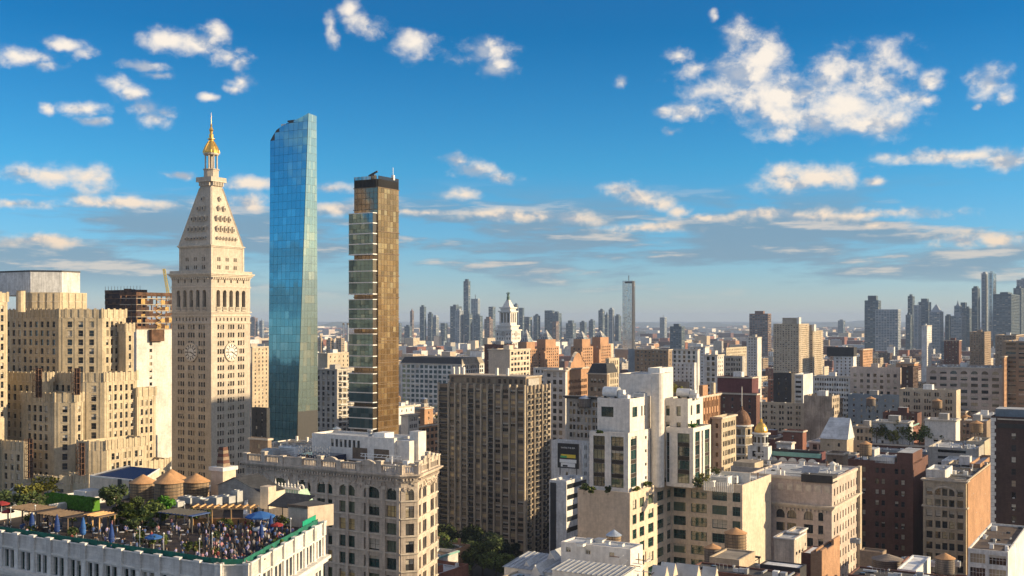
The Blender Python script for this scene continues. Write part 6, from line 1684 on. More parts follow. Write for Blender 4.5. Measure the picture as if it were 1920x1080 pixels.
 rows = [
  ('cream_loft_building', 'cream loft building with even rows of windows, behind the gold dome', 'cream_brick', 1423, (1508, 700), 1512, 757, 'stone', None, 820, dict(bay=5.2, wh=1.9, fh=3.6)),
  ('tan_blank_building', 'tall tan building with blank side wall next to the cream loft building', 'stained_party_wall', 1507, (1560, 640), 1574, 743, None, 'stone', 820, {}),
  ('maroon_theatre_building', 'large dull maroon building with a blank upper wall', 'maroon_paint', 1345, (1410, 620), 1422, 707, None, None, 800, {}),
  ('dull_red_block', 'low dull red block in front of the large maroon wall', 'dark_red_brick', 1345, (1418, 560), 1425, 738, 'sparse', None, 800, {}),
  ('wide_beige_building', 'wide beige building with a row of arched windows, near the edge of the view', 'pink_stone', 1737, (1880, 800), 1897, 690, 'loft', None, 770, dict(bay=7.5, ww=4.6, wh=2.4, fh=4.6, n=1, top=2.6, arch=(-1,), rise=2.0)),
  ('low_beige_building', 'lower beige building with triple windows and rounded corner, before the wide beige one', 'cream_brick', 1686, (1793, 640), 1801, 732, 'stone', None, 780, dict(bay=5.4, n=3, ww=.95, gap=.35, wh=2.3, fh=3.9)),
  ('grey_warehouse', 'long grey-beige warehouse with tall dark windows, left of the red-topped block', 'pink_stone', 1594, (1688, 800), 1694, 690, 'grid', None, 760, dict(bay=4.4, ww=2.2, wh=2.4, fh=4.2, top=4.5)),
  ('white_modern_house', 'bright white modern building with a dark glass front stripe', 'white_paint', 1488, (1506, 760), 1524, 702, 'band', None, 750, dict(bay=5, ww=4)),
  ('white_long_building', 'long white-blue low building in the shade behind the white modern one', 'white_paint', 1524, (1594, 820), 1600, 706, 'stone', None, 750, dict(bay=3.4)),
  ('white_slab_flats', 'white flats under a dark flat-topped penthouse, beside the tan twin towers', 'white_paint', 1563, (1600, 1000), 1606, 668, 'apt', None, 720, {}),
  ('teal_cornice_loft', 'pale loft building with teal cornice and gridded front', 'terracotta_cool', 1258, (1308, 900), 1312, 655, 'grid', None, 720, dict(bay=4)),
  ('white_checker_flats', 'small white flats with a chequer of windows under the teal-corniced loft', 'white_paint', 1258, (1302, 860), 1306, 680, 'apt', None, 720, {}),
  ('cream_tower_block', 'squarish tower with grey front and bright cream side', 'terracotta_cool', 1320, (1345, 760), 1357, 665, 'grid', 'apt', 740, dict(bay=3.6)),
  ('brown_twin_block', 'pair-topped dark brown block beyond the rounded white shaft', 'brown_brick', 1190, (1253, 820), 1260, 655, 'apt', 'apt', 720, dict(bay=3.2)),
  ('teal_glass_block', 'dark teal block left of the pair-topped brown one', 'blue_grey_paint', 1178, (1198, 880), 1202, 654, None, None, 720, {}),
  ('blue_white_block', 'small pale blue-white building in shade under the white core', 'white_paint', 1290, (1322, 1050), 1330, 650, 'apt', None, 700, {}),
  ('small_brown_house', 'small brown house with white gable trim between the white and orange buildings', 'brown_brick', 1262, (1288, 480), 1293, 716, 'sparse', None, 760, {}),
  ('grey_modern_slab', 'grey building block beyond the cream tower block', 'grey_stone', 1357, (1392, 840), 1398, 668, 'stone', None, 720, {}),
  ('twin_apartment_slab_low', 'brick-red stepped block beneath the tan twin towers', 'red_brick', 1440, (1485, 900), 1490, 712, 'apt', None, 750, {}),
  ('dark_green_block', 'dark green-black block behind the cream loft building', 'dark_paint', 1450, (1484, 740), 1490, 700, 'sparse', None, 740, {}),
  ('pale_green_block', 'pale greenish block with flat grey roof near the red distant tower', 'terracotta_cool', 1400, (1420, 1200), 1428, 632, 'apt', None, 690, {}),
  ('sunlit_yellow_wall', 'long sunlit yellow-beige wall on a distant low block', 'cream_brick', 1360, (1362, 1050), 1400, 652, None, 'apt', 690, {}),
  ('brick_orange_pair', 'orange block catching the sun behind the grey warehouse', 'orange_brick', 1612, (1618, 1150), 1636, 655, None, 'apt', 700, {}),
  ('red_terrace_block', 'long low red-roofed block right of the grey warehouse', 'orange_brick', 1680, (1714, 850), 1722, 680, 'sparse', None, 720, {}),
  ('black_clad_block', 'tall dark-sided block right of the grey warehouse with sunlit cream edge', 'dark_brown_brick', 1690, (1712, 780), 1722, 688, 'sparse', 'apt', 740, {}),
  ('green_dark_midblock', 'long dark green-grey block in shade under the grey warehouse', 'blue_grey_paint', 1590, (1686, 690), 1692, 742, 'sparse', None, 770, {}),
  ('right_brown_stack', 'brown building with white ribbon windows behind the wide beige one', 'brown_brick', 1880, (1935, 800), 1960, 640, 'band', None, 740, {}),
  ('orange_slab_edge', 'narrow orange-lit slab rising beside the wide beige building', 'orange_brick', 1880, (1883, 790), 1898, 668, None, 'sparse', 760, {}),
  ('lavender_far_slab', 'muted brown apartment slab in front of the downtown towers', 'brown_brick', 1818, (1846, 1500), 1858, 622, 'apt', 'apt', 670, {}),
  ('distant_brown_stepped', 'stepped brown blocks of flats near the edge, before the downtown towers', 'brown_brick', 1866, (1905, 1400), 1920, 628, 'apt', 'apt', 670, {}),
  ('tall_white_pencil', 'slim white building standing alone before the grey downtown spire', 'white_paint', 1728, (1738, 1500), 1747, 610, None, 'apt', 660, {}),
  ('dark_box_flats', 'dark flat box building below the slim white one', 'dark_red_brick', 1770, (1798, 1300), 1803, 638, 'apt', None, 670, {}),
  ('studio_house', 'brick studio house under a white gabled roof with one skylight', 'tan_brick', 1538, (1588, 520), 1600, 822, 'sparse', None, 870, dict(bay=5)),
  ('white_terrace_house', 'white low house with small dark windows beside the studio house', 'white_paint', 1636, (1702, 545), 1712, 792, 'sparse', None, 835, dict(bay=6)),
  ('blank_pale_cube', 'large blank pale grey cube with one sunlit edge', 'white_stucco', 1734, (1792, 530), 1800, 788, 'sparse', None, 860, dict(cols=[(4.0, 6.0), (7.5, 9.0)], ww=2, wh=1.6, fh=40, top=9)),
  ('garden_roof_building', 'dark building with rooftop garden trees, below the white low house', 'dark_red_brick', 1628, (1778, 532), 1786, 838, 'sparse', None, 850, {}),
  ('low_red_house', 'low red house between gold dome and studio house', 'red_brick', 1468, (1505, 540), 1512, 808, 'sparse', None, 850, {}),
  ('pale_low_house', 'pale low house with terrace below the low red one', 'white_stucco', 1456, (1484, 500), 1490, 830, 'sparse', None, 850, {}),
  ('brown_party_house', 'narrow brown house between maroon mansard and blue-grey building', 'brown_brick', 1550, (1580, 455), 1590, 850, 'sparse', None, 880, {}),
  ('grey_gap_house', 'grey low house with skylights below the studio house', 'grey_stone', 1548, (1604, 500), 1612, 852, 'sparse', None, 870, {}),
  ('rear_tan_house', 'tan low house with cluttered roof right of the studio house', 'tan_brick', 1600, (1640, 570), 1648, 800, 'stone', None, 840, {}),
  ('rear_dark_house', 'dark low house behind the white low house', 'dark_red_brick', 1655, (1720, 620), 1728, 775, 'stone', None, 800, {}),
  ('rear_cluttered_house', 'cluttered-roof brown building right of the blank pale cube', 'brown_brick', 1800, (1850, 600), 1862, 790, 'stone', None, 850, {}),
  ('side_cream_house', 'cream building glimpsed beside the dark brick tower', 'cream_brick', 1812, (1846, 500), 1858, 828, 'stone', None, 870, {}),
  ('yellow_apartment_tower', 'tan brick apartment block squeezed between the clock tower and the blue glass tower', 'tan_brick', 471, (473, 800), 505, 650, None, 'apt', 800, {}),
  ('sunlit_cream_block', 'sunlit cream block with arched windows between the two glass towers', 'cream_brick', 596, (614, 900), 665, 662, None, 'sparse', 700, dict()),
  ('balcony_flats', 'balconied building with one sunlit column, between the two glass towers', 'grey_stone', 590, (632, 760), 668, 692, 'grid', 'loft', 830, dict(bay=4, style='dh')),
  ('white_department_store', 'long white store with tall glazed bays under a dark mansard roof', 'white_paint', 751, (866, 900), 908, 683, 'grid', 'grid', 760, dict(bay=4.6, ww=3.2, wh=2.6, fh=4.0, gmat='glass_teal')),
  ('beige_battered_block', 'plain beige block with ornate sunlit side, in front of the white stone spire', 'tan_stucco', 916, (956, 800), 994, 655, None, 'loft', 720, {}),
  ('dark_red_rear_block', 'dark red block behind the plain beige one', 'dark_red_brick', 908, (950, 900), 965, 646, 'sparse', None, 700, {}),
  ('white_mid_block', 'white building with dark openings between the slab tower and the gable', 'terracotta_cool', 1000, (1048, 760), 1056, 690, 'stone', None, 740, {}),
  ('sunlit_palazzo', 'orange sunlit block with arched openings, right of the bronze tower', 'orange_brick', 770, (779, 640), 833, 800, None, 'loft', 860, dict()),
  ('stepped_orange_top', 'small stepped orange tower top right of the bronze tower', 'orange_brick', 788, (796, 700), 812, 765, None, 'sparse', 800, {}),
  ('white_cream_lowrise', 'white-cream low building at the foot of the bronze tower', 'white_stucco', 752, (765, 600), 785, 778, None, 'stone', 840, {}),
  ('brown_lowrise_rooftop', 'small brown brick roof house between the clock tower and the ornate building', 'brown_brick', 468, (502, 420), 509, 822, 'sparse', None, 850, {}),
  ('dark_church_roof', 'dark gabled church-like building between the clock tower and the glass tower', 'slate_dark', 472, (500, 560), 506, 765, 'sparse', None, 820, {}),
 ]
 for nm, lb, wall, xl, c, xr, yt, sn, sw, yb, kk in rows:
  b, p, z = tbl(nm, lb, wall, xl, c, xr, yt, sn, sw, yb=yb, kN=kk if sn else {}, kW=kk if not sn else {}, roof=random.choice(['roof_silver', 'roof_tar', 'roof_silver', 'roof_gravel']), cor=(.7, .5) if random.random() < .5 else None)
  X0, Y1 = p[0][0], p[2][1]
  if Y1 > 8 and X0 < -8 and nm not in ('white_department_store',):
   boxmesh('bulkhead', b.root, X0 * .6, X0 * .6 + min(5, -X0 * .3), Y1 * .3, Y1 * .3 + min(6, Y1 * .4), z - 1, z + 2.6, random.choice(['white_paint', 'grey_stone', wall]), 'roof_silver')
  if nm == 'white_department_store':
   mb = MB(); mb.face([(X0, 0, z), (0, 0, z), (-2, 3, z + 5), (X0 + 2, 3, z + 5)], 'slate_dark'); mb.face([(0, 0, z), (0, Y1, z), (-2, Y1 - 2, z + 5), (-2, 3, z + 5)], 'roof_gravel'); mb.face([(X0 + 2, 3, z + 5), (-2, 3, z + 5), (-2, Y1 - 2, z + 5), (X0 + 2, Y1 - 2, z + 5)], 'roof_tar'); mb.build('mansard_roof', b.root)
  if nm == 'studio_house':
   mb = MB(); mb.face([(X0 - .5, -.4, z - .6), (.5, -.4, z - .6), (.1, Y1 * .5, z + 9), (X0 + 3, Y1 * .5, z + 9)], 'roof_white'); mb.face([(.5, -.4, z - .6), (.5, Y1 + .4, z - .6), (.1, Y1 * .5, z + 9)], 'white_paint'); mb.build('gable_roof', b.root)
  if nm == 'garden_roof_building':
   for q in range(9):
    c_ = b.world((X0 * (.06 + .105 * q), -.2 + 3 * (q % 2) + 1.5)); tree(c_.x, c_.y, z - 1, 7.5 + 2.2 * ((q * 7) % 3), 3.2 + .5 * (q % 3), 'roof-garden tree number ' [:16] + [' at the dark end', ' with yellow leaves', ' beside the hedge', ' over the hedge middle', ' with thin crown', ' tallest of the row', ' golden and sunlit', ' near the pale cube', ' at the cube corner'][q], ['leaf_dark', 'leaf_yellow', 'leaf_green', 'leaf_dark', 'leaf_green', 'leaf_yellow', 'leaf_yellow', 'leaf_dark', 'leaf_yellow'][q], name='roof_tree', group='row of trees in the large roof garden', seed=q + 90, n=500, size=.42, trunkh=.2)
  if nm == 'white_slab_flats':
   boxmesh('dark_penthouse', b.root, X0 - 6, .5, -.5, Y1 - 1, z - .2, z + 8, 'dark_paint')
  if nm == 'balcony_flats':
   mb = MB()
   for k in range(9):
    mb.box(.02, 1.8, Y1 * .1, Y1 * .45, z - 5 - k * 3.9, z - 4.6 - k * 3.9, 'trim_white'); mb.box(.02, 1.8, Y1 * .6, Y1 * .95, z - 5 - k * 3.9, z - 4.6 - k * 3.9, 'trim_white')
   mb.build('balcony', b.root, kind='stuff')
  b.done()
mid()
# ==== the rest of the city
YB = dict(clock_tower=905, stepped_office_block=945, construction_tower=890, construction_block=700, slab_apartment_tower=1045, ornate_stone_building=1090, white_stepped_building=1060, rooftop_penthouse=1090)
HAND = []
for pl, z1, nm, yb in FOOT:
 xs = [960 + FPX * p[0] / max(p[1], 1) for p in pl]; ys = [p[1] for p in pl]
 Yn = min(ys)
 ytop = 600 + (CH - z1) * FPX / Yn
 HAND.append((min(xs), max(xs), Yn, YB.get(nm, yb if yb else ytop + 14), nm, pl, z1))
AV = Vector((sin(AZA), cos(AZA))); SV = Vector((-cos(AZA), sin(AZA)))
def grid_world(a, s): return AV * a + SV * s
def corners(a0, a1, s0, s1):     # near corner is at low a, low s (street front faces -A, avenue side faces -S)
 return [grid_world(a0, s1), grid_world(a0, s0), grid_world(a1, s0), grid_world(a1, s1)]
HG = []
for h in HAND:
 HG.append(([(p[0] * AV.x + p[1] * AV.y, p[0] * SV.x + p[1] * SV.y) for p in h[5]], h))
HB = [(min(q[0] for q in P_), max(q[0] for q in P_), min(q[1] for q in P_), max(q[1] for q in P_), P_) for P_, h in HG]
def clash(a0, a1, s0, s1):
 for b0, b1, c0, c1, P_ in HB:
  if a1 < b0 or a0 > b1 or s1 < c0 or s0 > c1: continue
  for fa in (0.02, .25, .5, .75, .98):
   for fs in (0.02, .25, .5, .75, .98):
    if inside((a0 + (a1 - a0) * fa, s0 + (s1 - s0) * fs), P_): return True
  for q in P_:
   if a0 < q[0] < a1 and s0 < q[1] < s1: return True
 return False
RC = random.Random(11)
lots = []
for ai in range(2, 36):
 for half in (0, 1):
  a0 = ai * 80.0 + 36 + (0 if half == 0 else 34);
  s = -2600.0
  while s < 900:
   w = RC.choice((8, 9, 11, 13, 15, 18, 22, 28))
   if ai * 80 > 1300: w *= 1.3
   s1 = s + w
   k = (s - 90) / 250.0
   f = (k - math.floor(k)) * 250
   if f < 11 or f > 239 - w: s += 6; continue
   dep = RC.uniform(24, 33)
   cs = corners(a0, a0 + dep, s, s1)
   ok = all(p.y > 335 for p in cs) and any(abs(p.x / p.y) < .475 for p in cs)
   s += w + (0.0 if RC.random() < .9 else 4)
   if not ok: continue
   lots.append([a0, a0 + dep, s - w, s - w + w, cs])
lots.sort(key=lambda l: l[4][1].y)
def lot_height(l):
 Y = l[4][1].y; r = RC.random(); w = l[3] - l[2]
 if w < 13: h = RC.uniform(15, 28)
 elif r < .45: h = RC.uniform(18, 32)
 elif r < .90: h = RC.uniform(28, 44)
 else: h = RC.uniform(44, 60)
 px = 960 + FPX * l[4][1].x / Y
 if Y > 900: h *= .85
 return h
cand = []
NB = 200
minY = [1100.0] * NB      # highest pixel row already covered, per column of 10 px (small number = higher up)
objs = []
for l in lots:
 if clash(l[0], l[1], l[2], l[3]): continue
 cs = l[4]; h = lot_height(l)
 if cs[1].y < 548 and 820 < 960 + FPX * cs[1].x / cs[1].y < 1140: continue
 xs = [960 + FPX * p.x / p.y for p in cs]; x0, x1 = min(xs), max(xs); Yn = min(p.y for p in cs)
 near_cap = None
 for hx0, hx1, hY, yb, nm, _, hz in HAND:
  if hY > Yn and hx0 < x1 and hx1 > x0:
   cp = CH - (yb - 600) / FPX * Yn
   h = min(h, cp)
   if hY - Yn < 190 and (near_cap is None or cp < near_cap): near_cap = cp
 if near_cap and 16 < near_cap < 64 and h > near_cap * .2:
  h = min(near_cap, max(h, near_cap * RC.uniform(.72, 1.0)))
  for hx0, hx1, hY, yb, nm, _, hz in HAND:
   if hY > Yn and hx0 < x1 and hx1 > x0: h = min(h, CH - (yb - 600) / FPX * Yn)
 if h < 7: h = RC.uniform(5, 8) if h > 3 else 0
 if h <= 0: continue
 objs.append(('lot', Yn, x0, x1, h, l))
for hx0, hx1, hY, yb, nm, pl, hz in HAND: objs.append(('hand', hY, hx0, hx1, hz, pl))
objs.sort(key=lambda o: o[1])
vis = []
for kind, Yn, x0, x1, h, l in objs:
 pl = [(p[0], p[1]) for p in (l if kind == 'hand' else l[4])]
 pix = [(960 + FPX * p[0] / p[1], 600 + (CH - h) * FPX / p[1]) for p in pl]
 ytop = min(q[1] for q in pix); area = 0
 for k in range(max(0, int(x0 / 10)), min(192, int(x1 / 10) + 1)):
  cover = max(0, min(x1, k * 10 + 10) - max(x0, k * 10)) / 10.0
  yt = ytop
  if yt < minY[k]:
   area += (minY[k] - max(yt, 0)) * 10 * cover
   if cover > .6: minY[k] = max(0, yt)
 if kind == 'lot' and area > 12: vis.append((area, Yn, x0, x1, h, l))
vis.sort(key=lambda v: -v[0])
indiv = sorted([v for v in vis if v[1] < 2100][:285], key=lambda v: v[1])
ids = set(id(v[5]) for v in indiv)
rest = [v for v in vis if id(v[5]) not in ids]
WALLS = [('white_paint', 'white', 8), ('cream_brick', 'cream', 10), ('tan_brick', 'tan brick', 9), ('orange_brick', 'orange brick', 5), ('red_brick', 'red brick', 10), ('dark_red_brick', 'dark red brick', 7), ('brown_brick', 'brown brick', 7),
   ('grey_stone', 'grey stone', 8), ('pink_stone', 'pinkish stone', 6), ('terracotta_cool', 'pale grey', 6), ('white_stucco', 'white rendered', 5), ('tan_stucco', 'beige rendered', 4), ('blue_grey_paint', 'blue-grey', 2), ('dark_brown_brick', 'very dark brick', 3)]
WP = [w for w in WALLS for _ in range(w[2])]
ROOFS = [('roof_silver', 'silver roof', 9), ('roof_tar', 'black tar roof', 7), ('roof_white', 'white roof', 4), ('roof_gravel', 'gravel roof', 4), ('roof_brown', 'brown roof', 3), ('roof_red', 'reddish roof', 1)]
RP = [r for r in ROOFS for _ in range(r[2])]
used = {}
def place_phrase(x, Y):
 best = None
 for hx0, hx1, hY, yb, nm, _, hz in HAND:
  cx = (hx0 + hx1) / 2; d = abs(cx - x) + abs(hY - Y) * .45
  if best is None or d < best[0]: best = (d, nm, hY, cx)
 rel = 'behind' if Y > best[2] + 40 else ('in front of' if Y < best[2] - 40 else 'beside')
 return rel + ' the ' + best[1].replace('_', ' ')
ntank = 0
TANKM = {}
def small_tank(x, y, z, r, h, label):
 key = (round(r, 1), round(h, 1), RC.randint(0, 1))
 if key not in TANKM:
  a = MB(); a.lathe(0, 0, [(r, 2.6), (r * .97, 2.6 + h)], 14, 'tank_wood' if key[2] else 'tank_grey')
  c = MB(); c.lathe(0, 0, [(r * 1.06, 2.58 + h), (r * 1.06, 2.65 + h), (.03, 2.6 + h + r * .6)], 14, 'tank_roof' if key[2] else 'tank_roof_metal', cap=False)
  l = MB(); l.bar((0, 0, 0), (0, 0, 2.6), .25, 'metal_dark')
  f = MB(); f.box(-r, r, -.15, .15, 2.35, 2.58, 'metal_dark'); f.box(-.15, .15, -r, r, 2.3, 2.57, 'metal_dark')
  TANKM[key] = (a.mesh('tank'), c.mesh('tank_roof'), l.mesh('leg'), f.mesh('frame'))
 m = TANKM[key]
 o = empty('water_tank', label, 'water tank', (x, y, z), RC.uniform(0, 3), 'rooftop water tanks')
 mesh_obj('tank', m[0], o); mesh_obj('tank_roof', m[1], o); mesh_obj('frame', m[3], o)
 for sx in (-1, 1):
  for sy in (-1, 1): mesh_obj('leg', m[2], o, (sx * r * .62, sy * r * .62, 0))
for area, Yn, x0, x1, h, l in indiv:
 wall, wname, _ = RC.choice(WP); roof, rname, _ = RC.choice(RP)
 cs = l[4]; w = l[3] - l[2]; dep = l[1] - l[0]
 feat = RC.choice(('bulkhead', 'tank', 'chimneys', 'vents', 'bulkhead', 'units', 'plain', 'trees' if Yn < 900 else 'vents'))
 if feat == 'tank' and h < 20: feat = 'chimneys'
 fname = dict(bulkhead='a small stair house', tank='a water tank on top', chimneys='brick chimneys', vents='roof vents', units='air conditioners on top', plain='a bare roof', trees='a planted roof')[feat]
 size = ('low' if h < 24 else ('mid-rise' if h < 42 else 'tall'))
 wid = 'narrow' if w < 14 else ('broad' if w > 27 else '')
 nmk = 'house' if h < 24 and w < 16 else 'building'
 lab = ' '.join(f'{size} {wid} {wname} {nmk} with {rname} and {fname}, {place_phrase((x0 + x1) / 2, Yn)}'.split())
 if lab in used:
  wall2, wname, _ = RC.choice(WP); wall = wall2
  lab = ' '.join(f'{size} {wid} {wname} {nmk} with {rname} and {fname}, {place_phrase((x0 + x1) / 2, Yn)}'.split())
 if len(lab.split()) > 16: lab = lab.replace(' and ' + fname, '')
 if len(lab.split()) > 16: lab = lab.replace(' with ' + rname, '')
 used[lab] = 1
 b = Bld('town_house' if nmk == 'house' else 'city_building', lab, cs[1], group='ordinary city buildings')
 X0 = -w; Y1 = dep
 pts = [(X0, 0), (0, 0), (0, Y1), (X0, Y1)]
 sp = RC.choice(('stone', 'stone', 'loft', 'apt', 'apt', 'sparse', 'grid'))
 if h < 24: sp = RC.choice(('apt', 'stone', 'sparse'))
 k = dict(SP[sp]); k['zb'] = max(0, CH - 470 / FPX * Yn if Yn < 520 else 0, h - 34); k['joined'] = False if Yn < 520 else True
 k['blinds'] = RC.choice((.15, .3, .5)); k['fmat'] = RC.choice(('frame_dark', 'frame_white', 'frame_tan'))
 if Yn > 1000: k['style'] = 'none'; k['rec'] = .2
 if Yn > 1500: k['fh'] *= 1.0
 sideW = dict(k)
 r = RC.random()
 if r < .25: sideW = None
 elif r < .5: sideW = dict(SP['sparse'], zb=k['zb'], joined=True, style='none', blinds=.2)
 frontN = dict(k) if RC.random() < .85 else None
 ph = RC.choice((.5, .9, 1.2))
 b.mass(pts, 0, h, wall, {0: frontN, 1: sideW}, roof=roof, ph=ph, reg=False)
 if RC.random() < .55 and Yn < 1300: b.cornice(pts, h - .8, .7, RC.uniform(.3, .9), RC.choice(('stone_trim', 'trim_white', 'trim_brown', 'copper_green', 'stone_trim')))
 zr = h - ph
 if feat in ('bulkhead', 'tank', 'units', 'trees', 'plain', 'vents'):
  if feat != 'plain':
   bw = min(w * .4, RC.uniform(3, 6)); bd = RC.uniform(3, 7); bx = X0 + w * RC.uniform(.1, .5); by = Y1 * RC.uniform(.25, .6)
   boxmesh('stair_house', b.root, bx, bx + bw, by, by + bd, zr, zr + RC.uniform(2.4, 3.6), RC.choice((wall, 'white_paint', 'grey_stone')), RC.choice(('roof_silver', 'roof_tar')))
 clutter(b, pts, zr, int(Yn), 24 if Yn < 900 else 60, 1.2)
 if feat == 'chimneys':
  for q in range(RC.choice((2, 3))):
   cx_ = X0 + w * (.2 + .3 * q); boxmesh('chimney', b.root, cx_, cx_ + 1.0, Y1 - 1.6, Y1 - .5, zr, zr + RC.uniform(2.2, 3.4), wall)
 if feat == 'tank' and Yn < 1700:
  c = b.world((X0 + w * RC.uniform(.3, .7), Y1 * RC.uniform(.3, .7)))
  small_tank(c.x, c.y, zr, RC.uniform(1.7, 2.4), RC.uniform(3.0, 4.2), ' '.join(f'water tank on a {wname} {nmk} {place_phrase((x0 + x1) / 2, Yn)}'.split()))
  ntank += 1
 if feat == 'trees':
  for q in range(3):
   c = b.world((X0 + w * RC.uniform(.15, .85), Y1 * RC.uniform(.1, .4)))
   tree(c.x, c.y, zr, RC.uniform(2.5, 4.5), RC.uniform(1.2, 2.0), 'small roof-garden tree ' + place_phrase((x0 + x1) / 2, Yn), RC.choice(('leaf_green', 'leaf_yellow', 'leaf_dark')), name='roof_tree', group='roof-garden trees', seed=RC.randint(1, 60), n=130, size=.32, trunkh=.2)
 b.done()
def mass_boxes(items, name, label, detail):
 mb = MB()
 for (cs, h, wall, roof, equip) in items:
  q = [(p.x, p.y) for p in cs]
  for i in range(4):
   a, b_ = q[i], q[(i + 1) % 4]
   mb.face([(*a, 0), (*b_, 0), (*b_, h), (*a, h)], wall)
   if i < 2 and detail:
    L = math.hypot(b_[0] - a[0], b_[1] - a[1]); t = ((b_[0] - a[0]) / L, (b_[1] - a[1]) / L); n = (t[1] * .06, -t[0] * .06)
    nb = max(1, int(L / 4.2));
    for f in range(min(detail, int((h - 2) / 3.6))):
     z0 = h - 3.6 - f * 3.6
     for k in range(nb):
      u0 = L * (k + .22) / nb; u1 = L * (k + .72) / nb
      mb.face([(a[0] + t[0] * u0 + n[0], a[1] + t[1] * u0 + n[1], z0), (a[0] + t[0] * u1 + n[0], a[1] + t[1] * u1 + n[1], z0), (a[0] + t[0] * u1 + n[0], a[1] + t[1] * u1 + n[1], z0 + 1.9), (a[0] + t[0] * u0 + n[0], a[1] + t[1] * u0 + n[1], z0 + 1.9)], 'glass_dim')
  mb.face([(*p, h) for p in q], roof)
  if equip:
   c = sum(cs, Vector((0, 0))) / 4; s_ = RC.uniform(1.5, 4)
   mb.box(c.x - s_, c.x + s_, c.y - s_, c.y + s_, h, h + RC.uniform(2, 5), RC.choice((wall, 'white_paint', 'grey_stone')), roof)
 o = mb.build(name); o['kind'] = 'stuff'; o['label'] = label; return o
items = [(v[5][4], v[4], RC.choice(WP)[0], RC.choice(RP)[0], RC.random() < .6) for v in rest]
mass_boxes(items, 'city_rooftops', 'dense mass of further low city buildings seen between the others', 5)
far = []
Y = 2300.0
while Y < 15000:
 step = 38 + (Y - 2300) * .016
 X = -Y * .50
 while X < Y * .50:
  w = RC.uniform(.35, .9) * step
  if RC.random() < .82:
   r = RC.random(); h = RC.uniform(8, 22) if r < .7 else (RC.uniform(22, 42) if r < .95 else RC.uniform(42, 62))
   if Y > 4500: h *= .8
   c = Vector((X + RC.uniform(0, step * .4), Y + RC.uniform(0, step * .6)))
   d = w * RC.uniform(.5, 1.2)
   cs = [c + SV * w, c, c + AV * d, c + AV * d + SV * w]
   far.append((cs, h, RC.choice(WP)[0], RC.choice(RP)[0], RC.random() < .3 and Y < 6000))
  X += step * RC.uniform(.8, 1.2)
 Y += step * .9
mass_boxes(far[:], 'far_city', 'hazy carpet of distant low buildings reaching to the horizon', 0)
mb = MB(); hr = random.Random(5)
for (X0, X1, Y_, H) in ((-9000, -2600, 15000, 115), (-5200, 800, 18000, 95), (-1000, 9000, 21000, 90), (3000, 14000, 24000, 110), (-12000, -4000, 17000, 160)):
 n = 60
 for k in range(n):
  f = lambda q: H * (.55 + .25 * sin(q * .9 + Y_) + .2 * sin(q * .31)) * min(1, 4 * q / n, 4 * (n - q) / n)
  xa, xb = X0 + (X1 - X0) * k / n, X0 + (X1 - X0) * (k + 1) / n
  ha, hb = f(k), f(k + 1)
  mb.face([(xa, Y_ - 1500, -1), (xb, Y_ - 1500, -1), (xb, Y_, hb), (xa, Y_, ha)], 'far_hill'); mb.face([(xa, Y_, ha), (xb, Y_, hb), (xb, Y_ + 2500, -1), (xa, Y_ + 2500, -1)], 'far_hill')
plain('far_hill', (0.045, 0.055, 0.035), 0.95, var=.4, sc=.002)
o = mb.build('hills'); o['kind'] = 'structure'
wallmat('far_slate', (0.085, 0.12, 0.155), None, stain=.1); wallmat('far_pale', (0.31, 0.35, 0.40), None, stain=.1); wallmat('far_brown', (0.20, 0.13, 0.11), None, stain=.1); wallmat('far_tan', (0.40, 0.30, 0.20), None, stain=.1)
def far_tower(name, label, xl, xc, xr, ytop, Y, wall, band='glass_far', top=None, bands=True, bay=None):
 b = Bld(name, label, P(xc, Y), group='distant skyline towers', cat='tower')
 pts = b.foot(xl, (xc, Y), [(xr, AZA)]); z = zof(ytop, Y)
 L = -pts[0][0]
 k = dict(bay=bay or 4.5, ww=(bay or 4.5) - 1.2, wh=2.6, fh=4.2, top=3, rec=.4, style='none', gmat=band, joined=True, zb=20, mg=1.0, blinds=.1) if bands else None
 b.mass(pts, 0, z, wall, {0: k, 1: k}, ph=1.0, reg=False)
 w = L; d = pts[2][1]
 top = top or RC.choice((None, 'box', 'step', 'mast', 'box'))
 if top == 'spire':
  mb = MB(); mb.lathe(-w / 2, d / 2, [(min(w, d) * .42, z), (min(w, d) * .2, z + w * .5), (.3, z + w * 1.1)], 4, wall, rot=pi / 4); mb.build('spire', b.root)
 elif top == 'pyramid':
  mb = MB(); mb.lathe(-w / 2, d / 2, [(min(w, d) * .66, z), (.3, z + w * .75)], 4, 'far_pale', rot=pi / 4); mb.build('pyramid_roof', b.root)
 elif top == 'dome':
  mb = MB(); mb.lathe(-w / 2, d / 2, [(w * .4, z), (w * .36, z + w * .2), (w * .2, z + w * .34), (.3, z + w * .4)], 12, wall); mb.build('dome', b.root)
 elif top == 'step':
  boxmesh('upper_storeys', b.root, -w * .8, -w * .2, d * .2, d * .8, z - 1, z + w * .35, wall)
 elif top == 'box':
  boxmesh('plant_room', b.root, -w * .75, -w * .3, d * .25, d * .75, z - 1, z + 6, wall)
 elif top == 'mast':
  mb = MB(); mb.bar((-w / 2, d / 2, z - 1), (-w / 2, d / 2, z + w * .5), w * .05, 'metal_dark'); mb.build('mast', b.root)
 b.done(); return b
